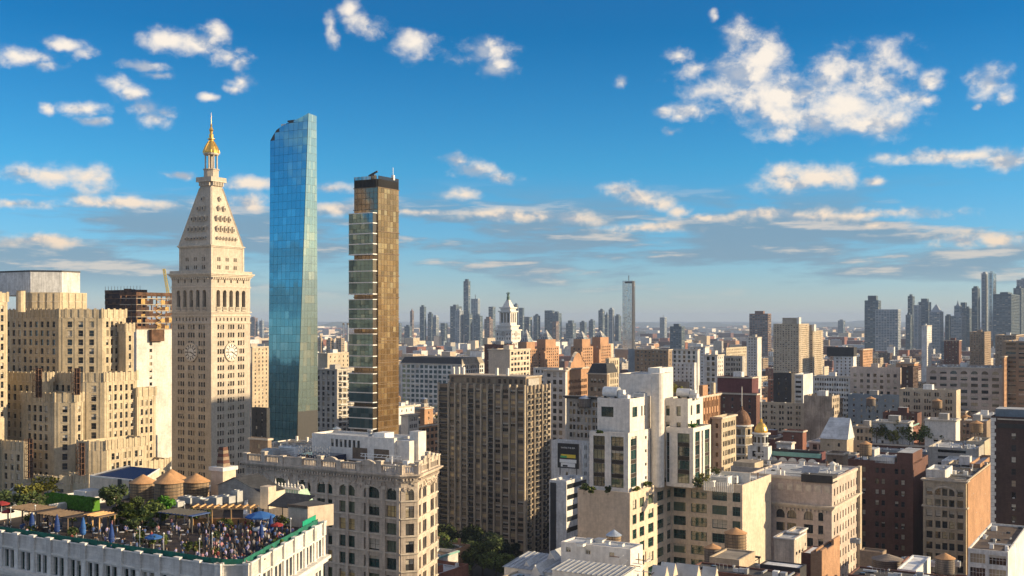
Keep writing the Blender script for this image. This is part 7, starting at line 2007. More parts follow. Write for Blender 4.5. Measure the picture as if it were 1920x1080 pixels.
T = [
 (758, 768, 772, 612, 4200, 'far_slate', 'box', 'short slate tower just right of the bronze tower'), (769, 773, 776, 583, 4600, 'far_brown', 'spire', 'slender brown clock-like spire right of the bronze tower'),
 (787, 795, 799, 575, 4300, 'far_slate', None, 'dark flat-topped slab, second tower right of the thin spire'), (802, 809, 812, 588, 4500, 'far_slate', 'step', 'small stepped blue-grey tower in the thin spire group'), (811, 818, 823, 594, 4300, 'far_pale', None, 'pale rounded-off low tower in the thin spire group'),
 (844, 855, 866, 574, 4200, 'far_slate', 'box', 'blue-grey slab with notched top, first in the central cluster'), (853, 862, 869, 582, 4000, 'far_pale', None, 'paler slab in front of the notched one'),
 (869, 878, 882, 527, 4600, 'far_slate', None, 'tallest dark needle-like tower of the central cluster'), (883, 896, 900, 560, 4500, 'far_pale', 'mast', 'pale blue tower with a small mast beside the tallest dark one'),
 (871, 880, 886, 588, 4000, 'far_slate', None, 'slate block at the foot of the tallest dark tower'), (888, 900, 905, 592, 3900, 'far_slate', 'box', 'wide slate block below the pale masted tower'), (908, 918, 924, 598, 4000, 'far_brown', 'step', 'brownish stepped block left of the white stone spire'), (916, 924, 929, 575, 4700, 'far_slate', None, 'teal slab just left of the white stone spire'),
 (963, 969, 972, 571, 4500, 'far_slate', 'dome', 'round-headed blue tower right of the white stone spire'), (973, 980, 983, 577, 4500, 'far_slate', None, 'thin twin partner of the round-headed blue tower'), (983, 992, 998, 594, 4100, 'far_slate', None, 'dark low slab right of the thin twin towers'), (1000, 1008, 1013, 592, 4200, 'far_slate', 'dome', 'dark domed block right of the thin twin towers'),
 (1021, 1036, 1040, 582, 4200, 'far_slate', None, 'broad teal slab with a flat top'), (1036, 1047, 1053, 587, 4100, 'far_slate', 'box', 'lower half of the broad teal pair'), (1036, 1043, 1048, 603, 3700, 'far_brown', None, 'small dark brown block before the broad teal pair'),
 (1122, 1130, 1134, 582, 4100, 'far_slate', 'dome', 'slate tower with rounded head left of the silver slab'), (1134, 1139, 1142, 590, 4500, 'far_slate', 'spire', 'green-grey pointed tower left of the silver slab'), (1141, 1149, 1152, 580, 4300, 'far_pale', None, 'pale tower between the pointed one and the silver slab'), (1153, 1160, 1165, 592, 4300, 'far_slate', 'step', 'dark stepped tower touching the silver slab'),
 (1237, 1246, 1250, 595, 5200, 'far_pale', None, 'lone pale thin block rising from the far flats'),
 (1256, 1278, 1284, 612, 2600, 'far_slate', None, 'dark flat-topped slab above cream blocks in the middle distance'),
 (1405, 1440, 1446, 588, 2500, 'far_brown', 'box', 'plum-brown slab block standing alone against the horizon'),
 (1571, 1581, 1585, 601, 6500, 'far_slate', 'box', 'tiny dark block on the horizon between the twin blocks and downtown'),
 (1621, 1647, 1652, 563, 3000, 'far_slate', None, 'tall slate slab at the near end of downtown'), (1641, 1684, 1689, 580, 2900, 'far_pale', None, 'wide pale banded slab next to the slate one'),
 (1698, 1707, 1710, 590, 3400, 'far_slate', None, 'low slate block under the thin glass one'), (1702, 1711, 1715, 555, 3700, 'far_slate', 'box', 'slim glass tower with dark cap'), (1713, 1722, 1727, 572, 3500, 'far_pale', None, 'pale slim tower behind the dark capped one'), (1722, 1741, 1746, 566, 3600, 'far_slate', 'step', 'bulky dark blue tower with stepped head'),
 (1742, 1762, 1769, 584, 3100, 'far_pale', 'pyramid', 'pale tower with steep pointed roof'), (1772, 1780, 1785, 592, 3700, 'far_slate', None, 'small slate tower right of the pointed roof'), (1783, 1803, 1812, 592, 3100, 'far_pale', 'step', 'wide pale civic tower with tiered top'), (1789, 1799, 1803, 573, 3140, 'far_pale', 'spire', 'ornate tiered spire above the wide civic tower'),
 (1801, 1810, 1813, 567, 3800, 'far_slate', None, 'dark slab right of the ornate tiered spire'), (1808, 1818, 1822, 578, 3700, 'far_slate', None, 'lower dark slab in the downtown group'),
 (1822, 1833, 1838, 540, 3600, 'far_slate', 'step', 'dark stepped tower on the flank of the rippled pair'), (1840, 1848, 1854, 512, 3500, 'far_pale', None, 'tall pale rippled tower, first of the two highest downtown'), (1853, 1862, 1868, 511, 3450, 'glass_silver', None, 'tall silver tower, second of the two highest downtown'),
 (1862, 1896, 1912, 551, 3000, 'far_slate', 'box', 'broad grey slab right of the tallest downtown pair'), (1900, 1915, 1920, 540, 3600, 'far_slate', 'box', 'dark tower near the edge above the broad grey slab'), (1906, 1930, 1940, 524, 3800, 'far_pale', None, 'pale tower cut by the edge of the view'),
 (1728, 1737, 1742, 612, 2600, 'far_pale', None, 'small pale tower in the haze below the pointed roof'), (1765, 1790, 1798, 640, 2300, 'far_slate', None, 'low dark green-grey slab before downtown'),
 (467, 478, 483, 596, 6000, 'far_brown', 'box', 'distant brown block between the clock tower and the glass tower'), (486, 492, 495, 601, 6000, 'far_pale', None, 'tiny pale block beside the distant brown one'),
 (596, 602, 606, 634, 2600, 'far_tan', None, 'orange flats left of the bronze tower, first of the row'), (612, 620, 626, 637, 2600, 'far_tan', None, 'orange flats, middle of the row beyond the glass tower'), (630, 640, 646, 634, 2600, 'far_tan', None, 'orange flats nearest the bronze tower'),
 (1087, 1096, 1100, 604, 4700, 'far_slate', None, 'low slate block on the horizon between teal pair and silver slab'), (1104, 1112, 1116, 601, 4900, 'far_slate', 'box', 'faint block beside the low slate one'), (1061, 1074, 1080, 606, 4600, 'far_slate', None, 'wide low block right of the broad teal pair'),
 (826, 834, 839, 606, 4500, 'far_slate', None, 'low dark block between the spire group and central cluster'), (940, 950, 956, 600, 4600, 'far_slate', None, 'slate block half hidden by the white stone spire'), (741, 749, 753, 606, 4700, 'far_slate', None, 'slate block peeping past the bronze tower'),
]
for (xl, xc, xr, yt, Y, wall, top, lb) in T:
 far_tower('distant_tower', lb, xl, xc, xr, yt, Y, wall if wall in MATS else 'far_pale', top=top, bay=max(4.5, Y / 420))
b = far_tower('silver_slab_tower', 'tall isolated silver-grey slab tower in the middle distance', 1167, 1185, 1191, 526, 2900, 'glass_silver', band='glass_silver', bay=5)
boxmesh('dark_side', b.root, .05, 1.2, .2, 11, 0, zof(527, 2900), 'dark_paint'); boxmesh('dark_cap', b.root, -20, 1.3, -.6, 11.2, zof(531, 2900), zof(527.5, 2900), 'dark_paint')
for k, px in enumerate((644, 652)):
 p = P(px, 3300); o = empty('bridge_tower', ['first', 'second'][k] + ' slender pale chimney-like tower between the two glass towers', 'tower', (p.x, p.y, 0), 0, 'pale slender towers')
 mb = MB(); mb.lathe(0, 0, [(4.0, 0), (2.8, zof(609, 3300))], 10, 'far_pale'); mb.build('shaft', o)
 mb = MB(); mb.lathe(0, 0, [(3.1, zof(609, 3300)), (3.1, zof(606, 3300))], 10, 'trim_brown'); mb.build('cap', o)
def tan_twins():
 for i, (xl, xc, xr, yt, Y, lb) in enumerate(((1450, 1498, 1517, 607, 1500, 'taller tan apartment tower with grey plant room and sunlit side'), (1500, 1524, 1543, 620, 1540, 'lower tan apartment tower overlapping the taller one, lit gold'))):
  b = Bld('tan_apartment_tower', lb, P(xc, Y), cat='apartment tower', group='tan twin apartment towers')
  pts = b.foot(xl, (xc, Y), [(xr, AZA)]); z = zof(yt, Y)
  k = dict(bay=3.6, ww=1.7, wh=1.6, fh=2.85, top=1.4, rec=.3, style='none', gmat='glass_dim', joined=True, zb=30, blinds=.5, mg=.6)
  b.mass(pts, 0, z, 'tan_brick', {0: k, 1: k}, ph=1)
  boxmesh('plant_room', b.root, pts[0][0] * .66, pts[0][0] * .1, 2, 12, z - 1, z + 8, 'grey_concrete'); boxmesh('plant_wall', b.root, pts[0][0] * .1, pts[0][0] * .1 + 3.0, 2, 12, z - 1, z + 8.6, 'white_paint')
  mb = MB(); L = -pts[0][0]; d = pts[2][1]
  for f in range(26):
   for u in ((.05, .25), (.72, .97)): mb.box(.02, 1.3, d * u[0], d * u[1], z - 3 - f * 2.85, z - 2.7 - f * 2.85, 'trim_white')
  mb.build('balcony', b.root, kind='stuff'); b.done()
tan_twins()
def pyramid_towers():
 for i, (xl, xc, xr, ytb, ytp, Y, lb) in enumerate(((966, 988, 1008, 655, 618, 1150, 'nearest the stone spire'), (1001, 1023, 1048, 650, 619, 1180, 'second from the stone spire'), (1070, 1092, 1112, 650, 621, 1120, 'third from the stone spire'), (1105, 1126, 1146, 646, 620, 1150, 'furthest from the stone spire'))):
  b = Bld('orange_pyramid_tower', 'orange brick tower with white glazed pyramid roof, ' + lb, P(xc, Y), cat='apartment tower', group='orange towers with pyramid roofs')
  pts = b.foot(xl, (xc, Y), [(xr, AZA)]); z = zof(ytb, Y)
  k = dict(bay=4.4, ww=2.0, wh=1.7, fh=3.0, top=1.6, rec=.35, style='none', gmat='glass_dim', joined=True, zb=30, blinds=.3)
  b.mass(pts, 0, z, 'orange_brick', {0: k, 1: k}, ph=1)
  L = -pts[0][0]; d = pts[2][1]
  boxmesh('upper_storeys', b.root, -L * .84, -L * .1, d * .08, d * .85, z - 1, z + 7.5, 'orange_brick')
  boxmesh('bay_wing', b.root, -L * .35, .0, -3, -.02, 0, z - 5, 'orange_brick');
  mb = MB(); w2 = L * .36; cx, cy = -L * .47, d * .46; zt = zof(ytp, Y); z7 = z + 7.5
  q = [(cx - w2, cy - w2), (cx + w2, cy - w2), (cx + w2, cy + w2), (cx - w2, cy + w2)]
  for j in range(4):
   a_, c_ = q[j], q[(j + 1) % 4]
   mb.face([(*a_, z7), (*c_, z7), (cx, cy, zt)], 'far_slate' if j == 0 else 'glass_pale')
   for f in (.0, .25, .5, .75):
    pa = (a_[0] + (c_[0] - a_[0]) * f, a_[1] + (c_[1] - a_[1]) * f, z7)
    mb.bar(pa, (cx, cy, zt), .45, 'frame_white')
   for f in (.33, .66):
    pa = Vector((*a_, z7)).lerp(Vector((cx, cy, zt)), f); pb = Vector((*c_, z7)).lerp(Vector((cx, cy, zt)), f); mb.bar(pa, pb, .4, 'frame_white')
  mb.build('pyramid_roof', b.root); b.done()
pyramid_towers()
def statue_tower():
 Y = 1300
 b = Bld('stone_spire_tower', 'white stone tower with clock stage, colonnade and dark statue on its pointed top', P(949, Y), cat='tower')
 def sq(px0, px1):
  w = (px1 - px0) / FPX * Y / 1.37; return w
 c = Vector((0, 8))
 def ringp(w): return [(-w / 2 + c.x - 2, c.y - w / 2), (w / 2 + c.x - 2, c.y - w / 2), (w / 2 + c.x - 2, c.y + w / 2), (-w / 2 + c.x - 2, c.y + w / 2)]
 kw = dict(bay=3.5, ww=1.5, wh=2.6, fh=5, top=2, rec=.5, style='none', gmat='glass_dim', joined=True, zb=60)
 st = [(sq(912, 972), 0, zof(640, Y), kw), (sq(918, 966), zof(640, Y), zof(618, Y), dict(kw, top=4)), (sq(923, 962), zof(618, Y), zof(610, Y), None), (sq(926, 959), zof(610, Y), zof(583, Y), dict(bay=4.2, ww=2.4, wh=11, fh=30, top=2.5, rec=1.5, style='none', gmat='glass_dim', joined=True)), (sq(928, 957), zof(583, Y), zof(576, Y), None)]
 for w, z0, z1, k in st:
  b.mass(ringp(w), z0, z1, 'terracotta_cool' if False else 'white_stucco', {0: k, 1: k} if k else {}, ph=.2, reg=(z0 == 0)); b.cornice(ringp(w), z1 - 1.4, 1.5, 1.2, 'trim_white')
 mb = MB(); zc = zof(576, Y); zt = zof(562, Y); cc = ringp(2); cx = (cc[0][0] + cc[1][0]) / 2; cy_ = c.y
 lo_, hi_ = ringp(sq(931, 954)), ringp(sq(939, 946))
 for i in range(4): mb.face([(*lo_[i], zc), (*lo_[(i + 1) % 4], zc), (*hi_[(i + 1) % 4], zt), (*hi_[i], zt)], 'white_stucco')
 mb.face([(*p, zt) for p in hi_], 'white_stucco'); mb.build('pointed_roof', b.root)
 for i in (0, 1):
  q = ringp(sq(918, 966)); a_, c_ = Vector(q[i]), Vector(q[i + 1]); m = (a_ + c_) / 2; t = (c_ - a_).normalized(); nr = Vector((t.y, -t.x))
  d = MB(); n = 20; R_ = 3.6; zz = zof(626, Y)
  d.face([(m.x + nr.x * .5 + t.x * R_ * cos(2 * pi * k / n), m.y + nr.y * .5 + t.y * R_ * cos(2 * pi * k / n), zz + R_ * sin(2 * pi * k / n)) for k in range(n)], 'trim_white')
  R2 = 2.9; d.face([(m.x + nr.x * .6 + t.x * R2 * cos(2 * pi * k / n), m.y + nr.y * .6 + t.y * R2 * cos(2 * pi * k / n), zz + R2 * sin(2 * pi * k / n)) for k in range(n)], 'grey_stone'); d.build('clock_face', b.root)
 b.done()
 p = b.world((cx, cy_)); o = empty('statue', 'dark green bronze statue with raised arms on top of the white stone tower', 'statue', (p.x, p.y, zt), ROT)
 mb = MB(); h = zof(547, Y) - zt
 mb.lathe(0, 0, [(2.2, 0), (1.6, h * .12), (1.7, h * .2), (1.9, h * .35), (1.1, h * .55), (1.5, h * .7), (1.2, h * .78), (.6, h * .82), (.85, h * .88), (.8, h * .95), (.2, h)], 10, 'bronze_green'); mb.build('figure', o)
 mb = MB(); mb.bar((-1, 0, h * .74), (-2.6, 0, h * .86), .7, 'bronze_green'); mb.bar((1, 0, h * .74), (2.4, 0, h * .92), .7, 'bronze_green'); mb.build('arms', o)
statue_tower()
b = Bld('unseen_shadow_tower', 'unseen tall grey tower outside the frame, placed to shade the clock tower', Vector((262, 440)), cat='building')
b.mass([(-26, 0), (0, 0), (0, 34), (-26, 34)], 0, 190, 'grey_stone', {}, ph=1, reg=False); b.done()  # unseen building, sited and sized for its shadow on the clock tower
print('LOTS', len(lots), 'VIS', len(vis), 'INDIV', len(indiv), 'REST', len(rest), 'FAR', len(far), 'TANKS', ntank)
RP_ = random.Random(21)
TOPS = [('cloth_white', 'white'), ('cloth_black', 'black'), ('cloth_blue', 'blue'), ('cloth_grey', 'grey'), ('cloth_pink', 'pink'), ('cloth_red', 'red'), ('cloth_lilac', 'lilac')]
def person(x, y, z, rz, where, pose=None):
 pose = pose or RP_.choice(('stand', 'drink', 'talk', 'stand'))
 top, tn = RP_.choice(TOPS + TOPS[1:4] * 2 + TOPS[6:] * 2); bot = RP_.choice(('denim', 'cloth_black', 'cloth_grey')); sk = RP_.choice(('skin', 'skin', 'skin_dark')); hr_ = RP_.choice(('hair', 'hair', 'hair_fair'))
 me = person_mesh(pose, top, bot, sk, hr_)
 o = mesh_obj('person', me, None, (x, y, z), rz)
 act = {'stand': 'standing', 'drink': 'raising a drink', 'talk': 'gesturing in talk', 'sit': 'sitting'}[pose]
 hn = 'fair' if hr_ == 'hair_fair' else 'dark'; bn = {'denim': 'jeans', 'cloth_black': 'black trousers', 'cloth_grey': 'grey trousers'}[bot]
 o['label'] = f'{hn}-haired person in {tn} top and {bn}, {act} {where}'; o['category'] = 'person'; o['group'] = 'people ' + where
 s_ = RP_.uniform(.94, 1.04); o.scale = (s_, s_, s_)
 return o
# ==== rooftop terrace building
def terrace():
 zp, zd = 85.0, 83.95
 C = P(411, 150.4)
 b = Bld('terrace_building', 'white stone building with a crowded garden bar terrace on its roof', C)
 L = along(C, -110, AZS); c2 = along(C, 464, radians(83)); c3 = along(c2, 606, radians(9.0))
 Sd = Vector((-cos(AZA), sin(AZA))); Ad = Vector((sin(AZA), cos(AZA)))
 k1 = c3 + Sd * 17; k2 = k1 + Vector((-.22, 1)) * 27
 Lb = L + Ad * max(10, (k2 - L).dot(Ad))
 pts = [b.loc(p) for p in (L, C, c2, c3, k1, k2, Lb)]
 wN = -pts[0][0]
 f = dict(bay=3.95, n=2, ww=.95, gap=.45, wh=2.75, fh=4.9, top=2.45, rec=.45, style='dh', gmat='glass_dark', fmat='frame_green', blinds=.2, zb=72, mg=.2, maxrows=2)
 fc = dict(f, cols=[(1.0, 1.9)], mg=.2); fw = dict(f, bay=4.3, gap=.6, ww=1.05)
 mb = MB(); n = len(pts)
 for i in range(n):
  a_, c_ = Vector(pts[i]), Vector(pts[(i + 1) % n])
  if i in (0, 1, 2): b.facade(mb, a_, c_, 0, zp, (f, fc, fw)[i], 'terracotta_cool')
  else: mb.face([(*a_, 0), (*c_, 0), (*c_, zp), (*a_, zp)], 'terracotta_cool')
 inn = offset(pts, -.45)
 for i in range(n):
  j = (i + 1) % n
  mb.face([(*inn[j], zd - .1), (*inn[i], zd - .1), (*inn[i], zp), (*inn[j], zp)], 'terracotta_cool')
  mb.face([(*pts[i], zp), (*pts[j], zp), (*inn[j], zp), (*inn[i], zp)], 'trim_white')
 mb.build('wall', b.root)
 mb = MB(); mb.face([(*q, zd) for q in inn], 'deck_dark'); mb.build('roof_deck', b.root)
 vis = pts
 for zz, h, pr, nm in ((zp - 5.7, .45, 1.1, 'ledge'), (zp - 6.2, .45, .7, 'ledge_moulding'), (zp - 2.15, .22, .22, 'string_course'), (zp - .02, .16, .18, 'coping')):
  b.cornice(vis, zz, h, pr, 'trim_white', nm)
 for i in (0, 1, 2):
  a_, c_ = Vector(pts[i]), Vector(pts[i + 1]); t = c_ - a_; Ln = t.length; t /= Ln; nr = Vector((t.y, -t.x))
  nb = max(1, int(round(Ln / (3.95 if i == 0 else 4.3))))
  for k in range(nb + 1):
   q = a_ + t * (Ln * k / nb)
   mb = MB()
   mb.obox((q.x + nr.x * .14, q.y + nr.y * .14, zp - .95), (t.x * .55, t.y * .55, 0), (nr.x * .2, nr.y * .2, 0), (0, 0, 1.05), 'terracotta_cool')
   mb.obox((q.x + nr.x * .1, q.y + nr.y * .1, zp + .22), (t.x * .62, t.y * .62, 0), (nr.x * .32, nr.y * .32, 0), (0, 0, .16), 'trim_white'); mb.build('pedestal', b.root)
   mb = MB(); mb.obox((q.x + nr.x * .1, q.y + nr.y * .1, zp - 3.9), (t.x * .5, t.y * .5, 0), (nr.x * .12, nr.y * .12, 0), (0, 0, 1.75), 'terracotta_cool'); mb.obox((q.x + nr.x * .2, q.y + nr.y * .2, zp - 3.9), (t.x * .3, t.y * .3, 0), (nr.x * .06, nr.y * .06, 0), (0, 0, 1.4), 'trim_white'); mb.build('pilaster', b.root)
 b.done()
 W2 = lambda px, Y: P(px, Y)
 scr = empty('green_screen', 'dark green fabric screen fastened along the terrace parapet', 'fence', (C.x, C.y, zd), 0)
 ed = [L, C, c2, c3]
 q = [Vector(b.world(p)[:2]) for p in offset(pts, -.75)][:4]
 mb = MB(); po = MB()
 for i in range(3):
  a_, c_ = q[i], q[i + 1]; t = c_ - a_; Ln = t.length; t /= Ln; k = max(1, int(Ln / 2.2))
  for j in range(k):
   pa, pb = a_ + t * (Ln * j / k), a_ + t * (Ln * (j + 1) / k)
   m_ = (pa + pb) / 2; wob = RP_.uniform(-.03, .03)
   h = 1.75 + RP_.uniform(-.04, .06)
   mb.obox((m_.x - C.x, m_.y - C.y, h / 2), (t.x * Ln / k / 2, t.y * Ln / k / 2, wob * .3), (-t.y * .03, t.x * .03, 0), (0, 0, h / 2), 'green_fabric')
   po.bar((pa.x - C.x, pa.y - C.y, 0), (pa.x - C.x, pa.y - C.y, h + .12), .07, 'metal_dark')
 mb.build('fabric', scr); po.build('post', scr, kind='stuff')
 sc2 = empty('green_banner', 'bright green screen panel at the sunlit far end of the terrace', 'screen', (0, 0, 0))
 mb = MB(); pa = q[3] + (q[2] - q[3]).normalized() * .3; pb = q[3] + (q[2] - q[3]).normalized() * 6.5; d_ = (pb - pa) / 2; m_ = (pa + pb) / 2
 mb.obox((m_.x - .25, m_.y, zd + 1.5), (d_.x, d_.y, 0), (.05, 0, 0), (0, 0, 1.0), 'green_bright'); mb.build('panel', sc2)
 R = random.Random(31)
 for k, (px, Y, h, r, lf) in enumerate(((262, 172, 1.9, .8, 'leaf_green'), (306, 168, 2.2, .8, 'leaf_green'), (352, 163, 1.8, .8, 'leaf_dark'), (372, 161, 2.4, .7, 'leaf_green'), (520, 165, 1.7, 1.0, 'leaf_green'), (535, 171, 1.5, 1.0, 'leaf_dark'), (527, 168, 1.6, 1.0, 'leaf_green'))):
  p = P(px, Y); tree(p.x, p.y, zd, h, r, ['palm-like planter shrub near the tallest closed parasol', 'leafy planter shrub beside the small open blue parasol', 'dark planter shrub before the standing crowd', 'upright planter shrub at the edge of the crowd', 'low planter hedge on the sunlit side rail', 'dark planter hedge near the far end of the side rail', 'green planter hedge in the middle of the side rail'][k], lf, name='planter_shrub', group='planter shrubs on the terrace', seed=k + 40, n=220, size=.2, trunkh=.15, cat='shrub')
 for k in range(26):
  px, Y = (R.uniform(5, 400), R.uniform(160, 190)) if k < 14 else (R.uniform(385, 560), R.uniform(153, 184))
  if not inside(tuple(P(px, Y)), [tuple(x_) for x_ in q]+[tuple(Lb)]): continue
  tree(P(px, Y).x, P(px, Y).y, zd, R.uniform(1.2, 2.6), R.uniform(.5, .9), 'potted shrub standing ' + ('between the terrace tables' if k < 14 else 'in the middle of the terrace crowd'), R.choice(('leaf_green', 'leaf_dark', 'leaf_green', 'leaf_yellow')), name='potted_shrub', group='potted shrubs on the terrace', seed=k, n=150, size=.16, trunkh=.2, cat='shrub')
 for k, (px, Y, h, r, lf, n) in enumerate(((18, 198, 4.0, 2.6, 'leaf_dark', 900), (48, 205, 4.6, 3.0, 'leaf_yellow', 900), (80, 210, 4.8, 3.2, 'leaf_yellow', 900), (60, 196, 3.6, 2.6, 'leaf_dark', 700), (218, 197, 5.2, 2.6, 'leaf_dark', 1300), (238, 190, 4.0, 2.4, 'leaf_dark', 1100), (262, 186, 3.8, 2.6, 'leaf_green', 1300), (285, 184, 3.6, 2.4, 'leaf_green', 1100), (303, 188, 4.4, 2.0, 'leaf_bright', 900), (230, 182, 2.8, 2.0, 'leaf_green', 700), (362, 186, 2.8, .9, 'leaf_green', 400), (262, 180, 2.2, 2.2, 'leaf_dark', 700))):
  p = P(px, Y); tree(p.x, p.y, zd, h, r, ['dark bush at the near edge of the terrace garden', 'olive bush behind the brown pergola', 'large yellow-green bush behind the bright hedge', 'low dark bush beside the pergola end', 'tallest dark tree left of the water tanks', 'dark tree below the first water tank', 'broad green tree in front of the first water tank', 'green tree under the paired water tanks', 'bright yellow-green tree below the middle water tank', 'low green shrub mass by the kiosk', 'small conical evergreen behind the timber beams', 'low dark shrub mass above the small blue parasol'][k], lf, name='garden_tree', group='trees and bushes on the roof terrace', seed=k + 60, n=n, size=.24, trunkh=.12)
 hd = empty('hedge', 'long bright green clipped hedge behind the pergola', 'hedge', (P(135, 203).x, 203, zd), ROT)
 mb = MB(); RR = random.Random(8)
 mb.box(-6.4, 6.4, -.9, .9, 0, 2.0, 'leaf_bright')
 for k in range(2600):
  x, y = RR.uniform(-6.6, 6.6), RR.choice((-1.0, -.95, RR.uniform(-.9, .9))); z = RR.uniform(.1, 2.1) if y < -.9 else 2.05
  s_ = RR.uniform(.08, .2); mb.face([(x - s_, y + RR.uniform(-.1, .05), z - s_), (x + s_, y - .05, z - s_), (x + s_, y + RR.uniform(-.1, .1), z + s_), (x - s_, y, z + s_)], 'leaf_bright')
 mb.build('foliage', hd)
 def pergola(px, Y, w, d, z, label, m='timber', roof='deck_dark', name='pergola'):
  p = P(px, Y); o = empty(name, label, name, (p.x, p.y, zd), ROT, None)
  for sx in (-1, 0, 1):
   for sy in (-1, 1): boxmesh('post', o, sx * w / 2 - .09, sx * w / 2 + .09, sy * d / 2 - .09, sy * d / 2 + .09, 0, z, m)
  boxmesh('canopy', o, -w / 2 - .3, w / 2 + .3, -d / 2 - .3, d / 2 + .3, z, z + .14, roof)
  for k in range(int(w / .8)): boxmesh('beam', o, -w / 2 + k * .8, -w / 2 + k * .8 + .12, -d / 2 - .5, d / 2 + .5, z + .142, z + .3, m)
  return o
 pergola(62, 186, 7.5, 4, 2.7, 'brown pergola roof over the dining tables, nearest the view edge', 'trim_brown', 'deck_dark')
 pergola(118, 181, 7.0, 3.6, 2.6, 'brown pergola roof over the dining tables, beside the kiosk', 'trim_brown', 'deck_dark')
 pergola(188, 181, 3.2, 3.0, 2.5, 'small kiosk with wooden counter and flat pale roof', 'timber_pale', 'trim_brown', 'kiosk')
 pergola(345, 182, 7.2, 3.4, 2.7, 'dark blue awning over the bar next to the crowd', 'metal_dark', 'cloth_blue', 'awning')
 o = empty('timber_beams', 'row of sunlit orange timber beams above the bar behind the crowd', 'pergola', (P(425, 187).x, 187, zd), ROT + radians(28))
 for k in range(9):
  boxmesh('beam', o, -5.4 + k * 1.2, -5.2 + k * 1.2, -1.6, 1.6, 2.9, 3.1, 'timber_pale')
 for y_ in (-1.5, 0, 1.5): boxmesh('rail', o, -5.8, 5.0, y_ - .08, y_ + .08, 2.7, 2.895, 'timber_pale')
 for k in range(4): boxmesh('post', o, -5.3 + k * 3.2, -5.1 + k * 3.2, -1.6, -1.4, 0, 2.69, 'timber_pale')
 boxmesh('counter', o, -5.2, 4.8, -1.2, -.5, 0, 1.1, 'timber')
 def closed(px, Y, h, m, label):
  p = P(px, Y); o = empty('closed_parasol', label, 'parasol', (p.x, p.y, zd), px, 'closed parasols on the terrace')
  mb = MB(); mb.lathe(0, 0, [(.04, 0), (.04, h)], 8, 'metal_white'); mb.build('pole', o)
  mb = MB(); mb.lathe(0, 0, [(.30, .7), (.42, 1.0), (.40, h * .55), (.26, h * .8), (.10, h * .97), (.02, h + .05)], 10, m); mb.build('canopy', o)
  mb = MB(); mb.lathe(0, 0, [(.43, 1.7), (.44, 1.72), (.44, 1.8), (.43, 1.82)], 10, 'cloth_blue', cap=False); mb.build('strap', o)
  mb = MB(); mb.lathe(0, 0, [(.4, 0), (.4, .12), (.1, .15)], 12, 'metal_dark'); mb.build('base', o)
 closed(60, 178, 3.5, 'blue_fabric', 'closed dark blue parasol nearest the view edge'); closed(107, 176, 3.5, 'blue_fabric', 'closed dark blue parasol in front of the pergola gap'); closed(156, 174, 3.4, 'blue_canvas', 'closed lighter blue parasol left of the kiosk'); closed(209, 166, 3.9, 'blue_fabric', 'tallest closed blue parasol, right of the kiosk'); closed(508, 176, 3.4, 'blue_fabric', 'closed blue parasol at the end of the crowd by the black awning'); closed(490, 170, 3.3, 'blue_fabric', 'closed blue parasol standing inside the crowd')
 def openp(px, Y, r, h, m, label, n=8):
  p = P(px, Y); o = empty('open_parasol', label, 'parasol', (p.x, p.y, zd), .4, 'open parasols on the terrace')
  mb = MB(); mb.lathe(0, 0, [(.05, 0), (.05, h)], 8, 'metal_white'); mb.build('pole', o)
  mb = MB(); mb.lathe(0, 0, [(r, h - r * .30), (r * .5, h - r * .10), (.04, h + .05)], n, m, cap=False); mb.lathe(0, 0, [(r, h - r * .30 - .22), (r, h - r * .30)], n, m, cap=False); mb.build('canopy', o)
  for k in range(n):
   a = 2 * pi * k / n; mb = MB(); mb.bar((0, 0, h - .1), (r * .96 * cos(a), r * .96 * sin(a), h - r * .31), .04, 'metal_dark'); mb.build('rib', o)
 openp(288, 165, 1.25, 2.5, 'blue_canvas', 'small open bright blue parasol over a table'); openp(488, 180, 2.4, 3.3, 'blue_canvas', 'big open blue parasol above the crowd')
 openp(487, 171, 1.0, 2.5, 'cloth_white', 'small pale parasol among the crowd below the big blue one'); openp(519, 175, 1.0, 2.4, 'red_fabric', 'small red parasol beside the black awning')
 openp(3, 192, 1.3, 3.0, 'red_fabric', 'red parasol at the edge of the view'); openp(15, 186, 1.0, 2.6, 'red_fabric', 'small red parasol next to the edge bush')
 TM = MB(); TM.lathe(0, 0, [(.42, .72), (.42, .76)], 12, 'cloth_white'); TMt = TM.mesh('tabletop')
 TL = MB(); TL.lathe(0, 0, [(.22, 0), (.04, .05), (.04, .72)], 8, 'metal_dark'); TLt = TL.mesh('pedestal')
 def inpoly(px, Y): return inside(tuple(P(px, Y)), [tuple(x_) for x_ in q[:4]] + [tuple(k1), tuple(k2), tuple(Lb)])
 tabs = []
 for k in range(60):
  for _ in range(30):
   px, Y = RP_.uniform(5, 380), RP_.uniform(155, 184)
   if inpoly(px, Y) and all((P(px, Y) - t_).length > 1.55 for t_ in tabs): break
  else: continue
  p = P(px, Y); tabs.append(p)
  o = empty('table', 'small round white-topped table on the terrace, with guests round it', 'table', (p.x, p.y, zd), 0, 'round tables on the terrace')
  mesh_obj('tabletop', TMt, o); mesh_obj('pedestal', TLt, o)
  for j in range(RP_.choice((1, 2, 2))):
   a = RP_.uniform(0, 6.28); person(p.x + .72 * cos(a), p.y + .72 * sin(a), zd - .42 * 0, a + pi / 2 + pi, 'among terrace tables', RP_.choice(('stand', 'talk', 'drink')))
 placed = []; tries = 0
 while len(placed) < 195 and tries < 9000:
  tries += 1
  px, Y = RP_.uniform(372, 585), RP_.uniform(151, 190)
  if not inpoly(px, Y): continue
  p = P(px, Y)
  if any((p - o_).length < .55 for o_ in placed): continue
  if Y > 184 - (px - 372) * .02 and px < 470: continue
  if px > 530 and Y > 176: continue
  placed.append(p); person(p.x, p.y, zd, RP_.uniform(0, 6.28), 'in terrace crowd')
